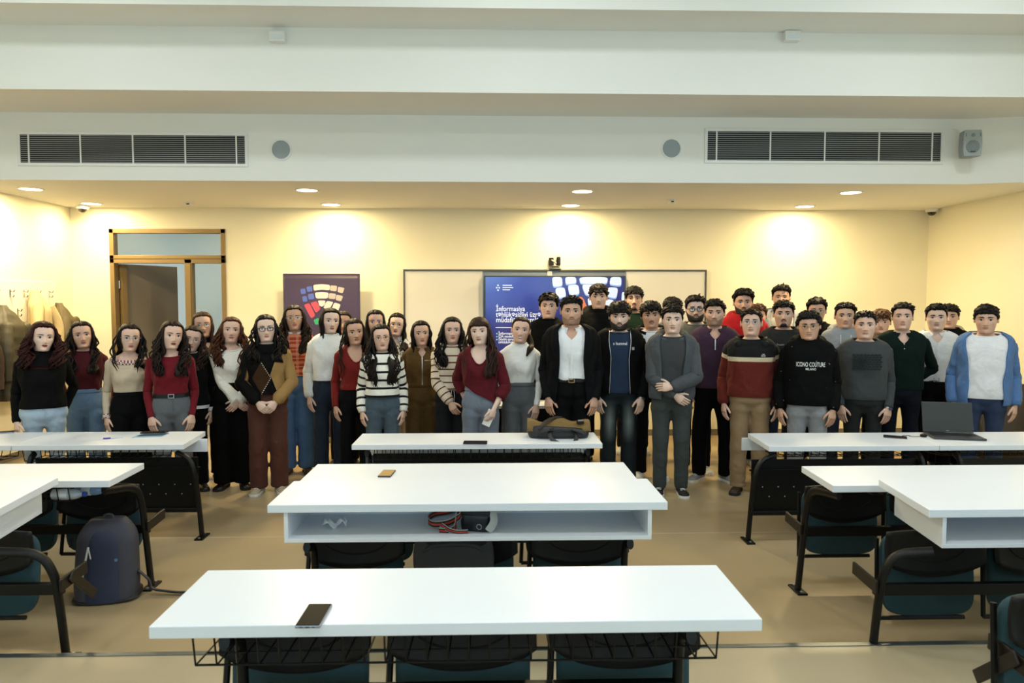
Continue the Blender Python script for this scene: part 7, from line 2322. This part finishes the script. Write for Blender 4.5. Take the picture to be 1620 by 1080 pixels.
fg, r = person('young man with curly hair and round glasses in black hoodie with white lettering', 1281, 489, 6.2, yaw=2, head=(-4, 4, -2), skin=2, hair_up=.10, arms=('side', 'thigh'), haircol=(24, 19, 18), nose=1.1)
pants_part(fg, r, F('light_grey_denim', (142, 144, 148), weave=.35, var=.14), waist=.98, legs=(.098, .076, .066), waistband=False)
F_SPAT = F('black_flecked_fleece', (8, 8, 9), pattern=('spatter', (150, 150, 146)), fold=.4)
o = top_part(fg, r, 'hoodie', F_SPAT, hem=.875, off=.032, drape=.65, neck='high', sl='loose'); hood_part(fg, r, F_BLACK2, 1.1)
chest_print(fg, o, 'ICONO COUTURE', .0, 1.222, .235, .040, PRINT_W); chest_print(fg, o, 'MILANO', .0, 1.192, .085, .020, PRINT_W)
short_hair(fg, front=.78, top=.06, sides=.05, rough=.010, side=.46, balls=230, ball_r=.052, ball_lo=.5); glasses_part(fg, r, ('gold', 'round')); wht_shoes(fg)

fg, r = person('young man in pale blue-grey hoodie with drawstrings', 1337, 478, 7.12, head=(4, 0, 0), skin=1, hair_up=.075, arms=('hidden', 'hidden'), haircol=(24, 20, 19))
pants_part(fg, r, F_DJEAN, waist=.97, waistband=False); F_PB = F('pale_blue_fleece', (146, 152, 160)); top_part(fg, r, 'hoodie', F_PB, hem=.90, off=.03, neck='high', drape=.6); hood_part(fg, r, F_PB, 1.1, S_SOLE_W); short_hair(fg, front=.82, top=.07, sides=.025, rough=.007, sweep=.3); wht_shoes(fg)

fg, r = person('man in dark grey embossed sweater with a steel watch', 1369, 491, 6.35, yaw=2, head=(0, 0, 0), skin=0, hair_up=.055, arms=('thigh', 'thigh'), haircol=(30, 25, 23), bulk=1.06, wid=1.02)
pants_part(fg, r, F('dark_grey_trousers', (42, 45, 45)), waist=.98, off=.014, waistband=False)
o = top_part(fg, r, 'sweater', F('dark_grey_sweat', (60, 64, 66), fold=.4), hem=.905, off=.026, drape=.55, neck='crew')
M_EMB = fabric('embossed_dark_grey', (42, 45, 47))
for rr_ in range(7):
    for cc_ in range(8):
        q = on_chest(fg, [(-.105 + cc_ * .030 + (.012 if rr_ % 2 else 0), 1.315 - rr_ * .021)], .010)[0]
        MB().box(q, (.022, .008, .011), Matrix.Rotation(q[0] * 2.2, 3, 'Z')).build('embossed_letter_block', M_EMB, o) if rr_ * 8 + cc_ == 0 else None
        if rr_ * 8 + cc_ == 0: first_ = bpy.data.objects[[x_.name for x_ in o.children if x_.name.startswith('embossed')][0]]; q0 = q
        else:
            c = first_.copy(); COL.objects.link(c); c.parent = o; c.location = q - q0
short_hair(fg, front=.82, top=.045, sides=.018, rough=.005, side=.47, temple=56); watch(fg, 1, M_STEEL, mat('blue_dial', (40, 60, 96), .3)); wht_shoes(fg)

fg, r = person('young man with brown fringe between the embossed sweater and the green polo', 1394, 488, 7.45, head=(0, 2, 0), skin=0, hair_up=.09, arms=('hidden', 'hidden'), haircol=(92, 62, 42))
pants_part(fg, r, F_BPANT, waist=.97, waistband=False); F_TP = F('taupe_fleece', (128, 110, 94)); top_part(fg, r, 'hoodie', F_TP, hem=.90, off=.026, neck='high', drape=.5); hood_part(fg, r, F_TP, .8); short_hair(fg, front=.68, top=.09, sides=.05, rough=.012, temple=64); blk_shoes(fg)

fg, r = person('young man in dark green knitted polo with his hands behind his back', 1428, 478, 6.68, yaw=4, head=(-2, -2, 0), skin=0, hair_up=.075, arms=('back', ((.10, .16, .95), (1, .1, 0), (-.75, .05, -.5), (0, 1, 0), .3)), haircol=(32, 25, 22), wid=.95)
pants_part(fg, r, F('navy_trousers', (19, 22, 32)), waist=.99, waistband=False)
F_POLO = F('bottle_green_polo', (13, 29, 26)); o = top_part(fg, r, 'polo', F_POLO, hem=.91, off=.022, drape=.4, neck='shirtv', collar=False); shirt_collar(fg, r, F_POLO, tip=.035, spread=.02, base=.012)
for zz in (1.33, 1.29): MB().lathe([(.005, 0), (.005, .003), (.001, .004)], 8, c=on_chest(fg, [(0, zz)], .004)[0], rot=np.array(Matrix.Rotation(PI / 2, 3, 'X'))).build('button', M_STEEL, o)
short_hair(fg, front=.82, top=.065, sides=.025, rough=.008, sweep=.2); blk_shoes(fg)

fg, r = person('young man in white button shirt tucked into black trousers', 1482, 480, 6.95, yaw=-2, head=(2, 0, 0), skin=3, hair_up=.075, arms=('hidden', 'hidden'), haircol=(22, 19, 19))
pants_part(fg, r, F_BPANT, waist=1.0, belt=M_BLACKP, buckle=M_STEEL); o = top_part(fg, r, 'shirt', F_WHITE, hem=.965, off=.022, drape=.4, neck='shirtv', collar=False); shirt_collar(fg, r, F_WHITE, tip=.045); chest_strip(fg, o, [(0, z) for z in np.linspace(1.33, .98, 10)], .024, F_WHITE, 'placket', .003)
for zz in np.linspace(1.32, 1.02, 6): MB().lathe([(.005, 0), (.005, .003), (.001, .004)], 8, c=on_chest(fg, [(0, zz)], .008)[0], rot=np.array(Matrix.Rotation(PI / 2, 3, 'X'))).build('button', S_SOLE_W, o)
short_hair(fg, front=.82, top=.07, sides=.025, rough=.007, sweep=-.25, quiff=.02); blk_shoes(fg)

fg, r = person('person in black jacket with cream hood and sleeves, face hidden behind the white shirt', 1501, 480, 7.4, head=(0, 0, 0), skin=1, hair_up=.08, arms=('hidden', 'hidden'), haircol=(24, 20, 20))
pants_part(fg, r, F_BPANT, waist=.97, waistband=False); o = top_part(fg, r, 'jacket_body', F_BLACK2, hem=.90, off=.028, neck='high', drape=.6, sleeves=False)
mb = MB(); F_CR = F('cream_sleeve', (206, 192, 166))
for s in (1, -1): sleeve(mb, fg, s, SL['loose'])
mb.build('sleeves', F_CR, o, smooth=True); hood_part(fg, r, F_CR, 1.1); short_hair(fg, front=.74, top=.08, sides=.05); blk_shoes(fg)

fg, r = person('young man in open blue denim shirt over a long white tee', 1561, 480, 6.3, yaw=-4, head=(-2, 3, 0), skin=1, hair_up=.085, arms=('side', 'side'), haircol=(30, 24, 22), wid=.96, nose=1.1)
pants_part(fg, r, F('dark_blue_denim', (48, 62, 92), weave=.35), waist=1.0, waistband=False)
top_part(fg, r, 'tee', F('white_cotton_tee', (230, 231, 236), fold=.45), hem=.885, off=.026, drape=.65, neck='crew', sleeves=False)
gp3 = lambda z: np.interp(z, [.82, 1.0, 1.2, 1.36, 1.44], [.62, .62, .66, .74, .9])
F_CHAM = F('blue_chambray', (84, 118, 168), fold=.5, var=.14); o = top_part(fg, r, 'denim_shirt', F_CHAM, hem=.83, off=.040, drape=.75, neck='jacket', sl='loose', gap=gp3)
short_hair(fg, front=.72, top=.075, sides=.05, rough=.014, curly=.012, temple=64, side=.44, balls=70, ball_r=.04, ball_lo=.72); wht_shoes(fg)

# the white phone held by the woman with the fringe
fg, r = HAND18
Sj, E, W_, d_, n_, thv = fg.arm[1]
Mw = Matrix.Translation(r.location) @ Matrix.Rotation(r.rotation_euler.z, 4, 'Z') @ Matrix.Scale(fg.k, 4)
pw = Mw @ Vector(W_ + d_ * .095 + n_ * .030)
e = empty('phone', pw); e.rotation_euler = (math.radians(-14), math.radians(24), math.radians(-8)); tag(e, 'white phone with a triple camera held by the woman with the fringe', 'phone')
MB().box((0, 0, 0), (.073, .009, .148)).build('back_cover', mat('white_phone_glass', (226, 222, 214), .3), e, bevel=.004)
MB().box((.0, -.0055, .045), (.036, .003, .036)).build('camera_island', mat('phone_island', (206, 202, 196), .3), e, bevel=.003)
for dx, dz in ((-.009, .009), (-.009, -.009), (.009, 0)): MB().lathe([(.0065, .0055), (.0065, .009), (.001, .009)], 12, c=(dx, 0, .045 + dz), rot=np.array(Matrix.Rotation(PI / 2, 3, 'X'))).build('lens', M_BLACKP, e)
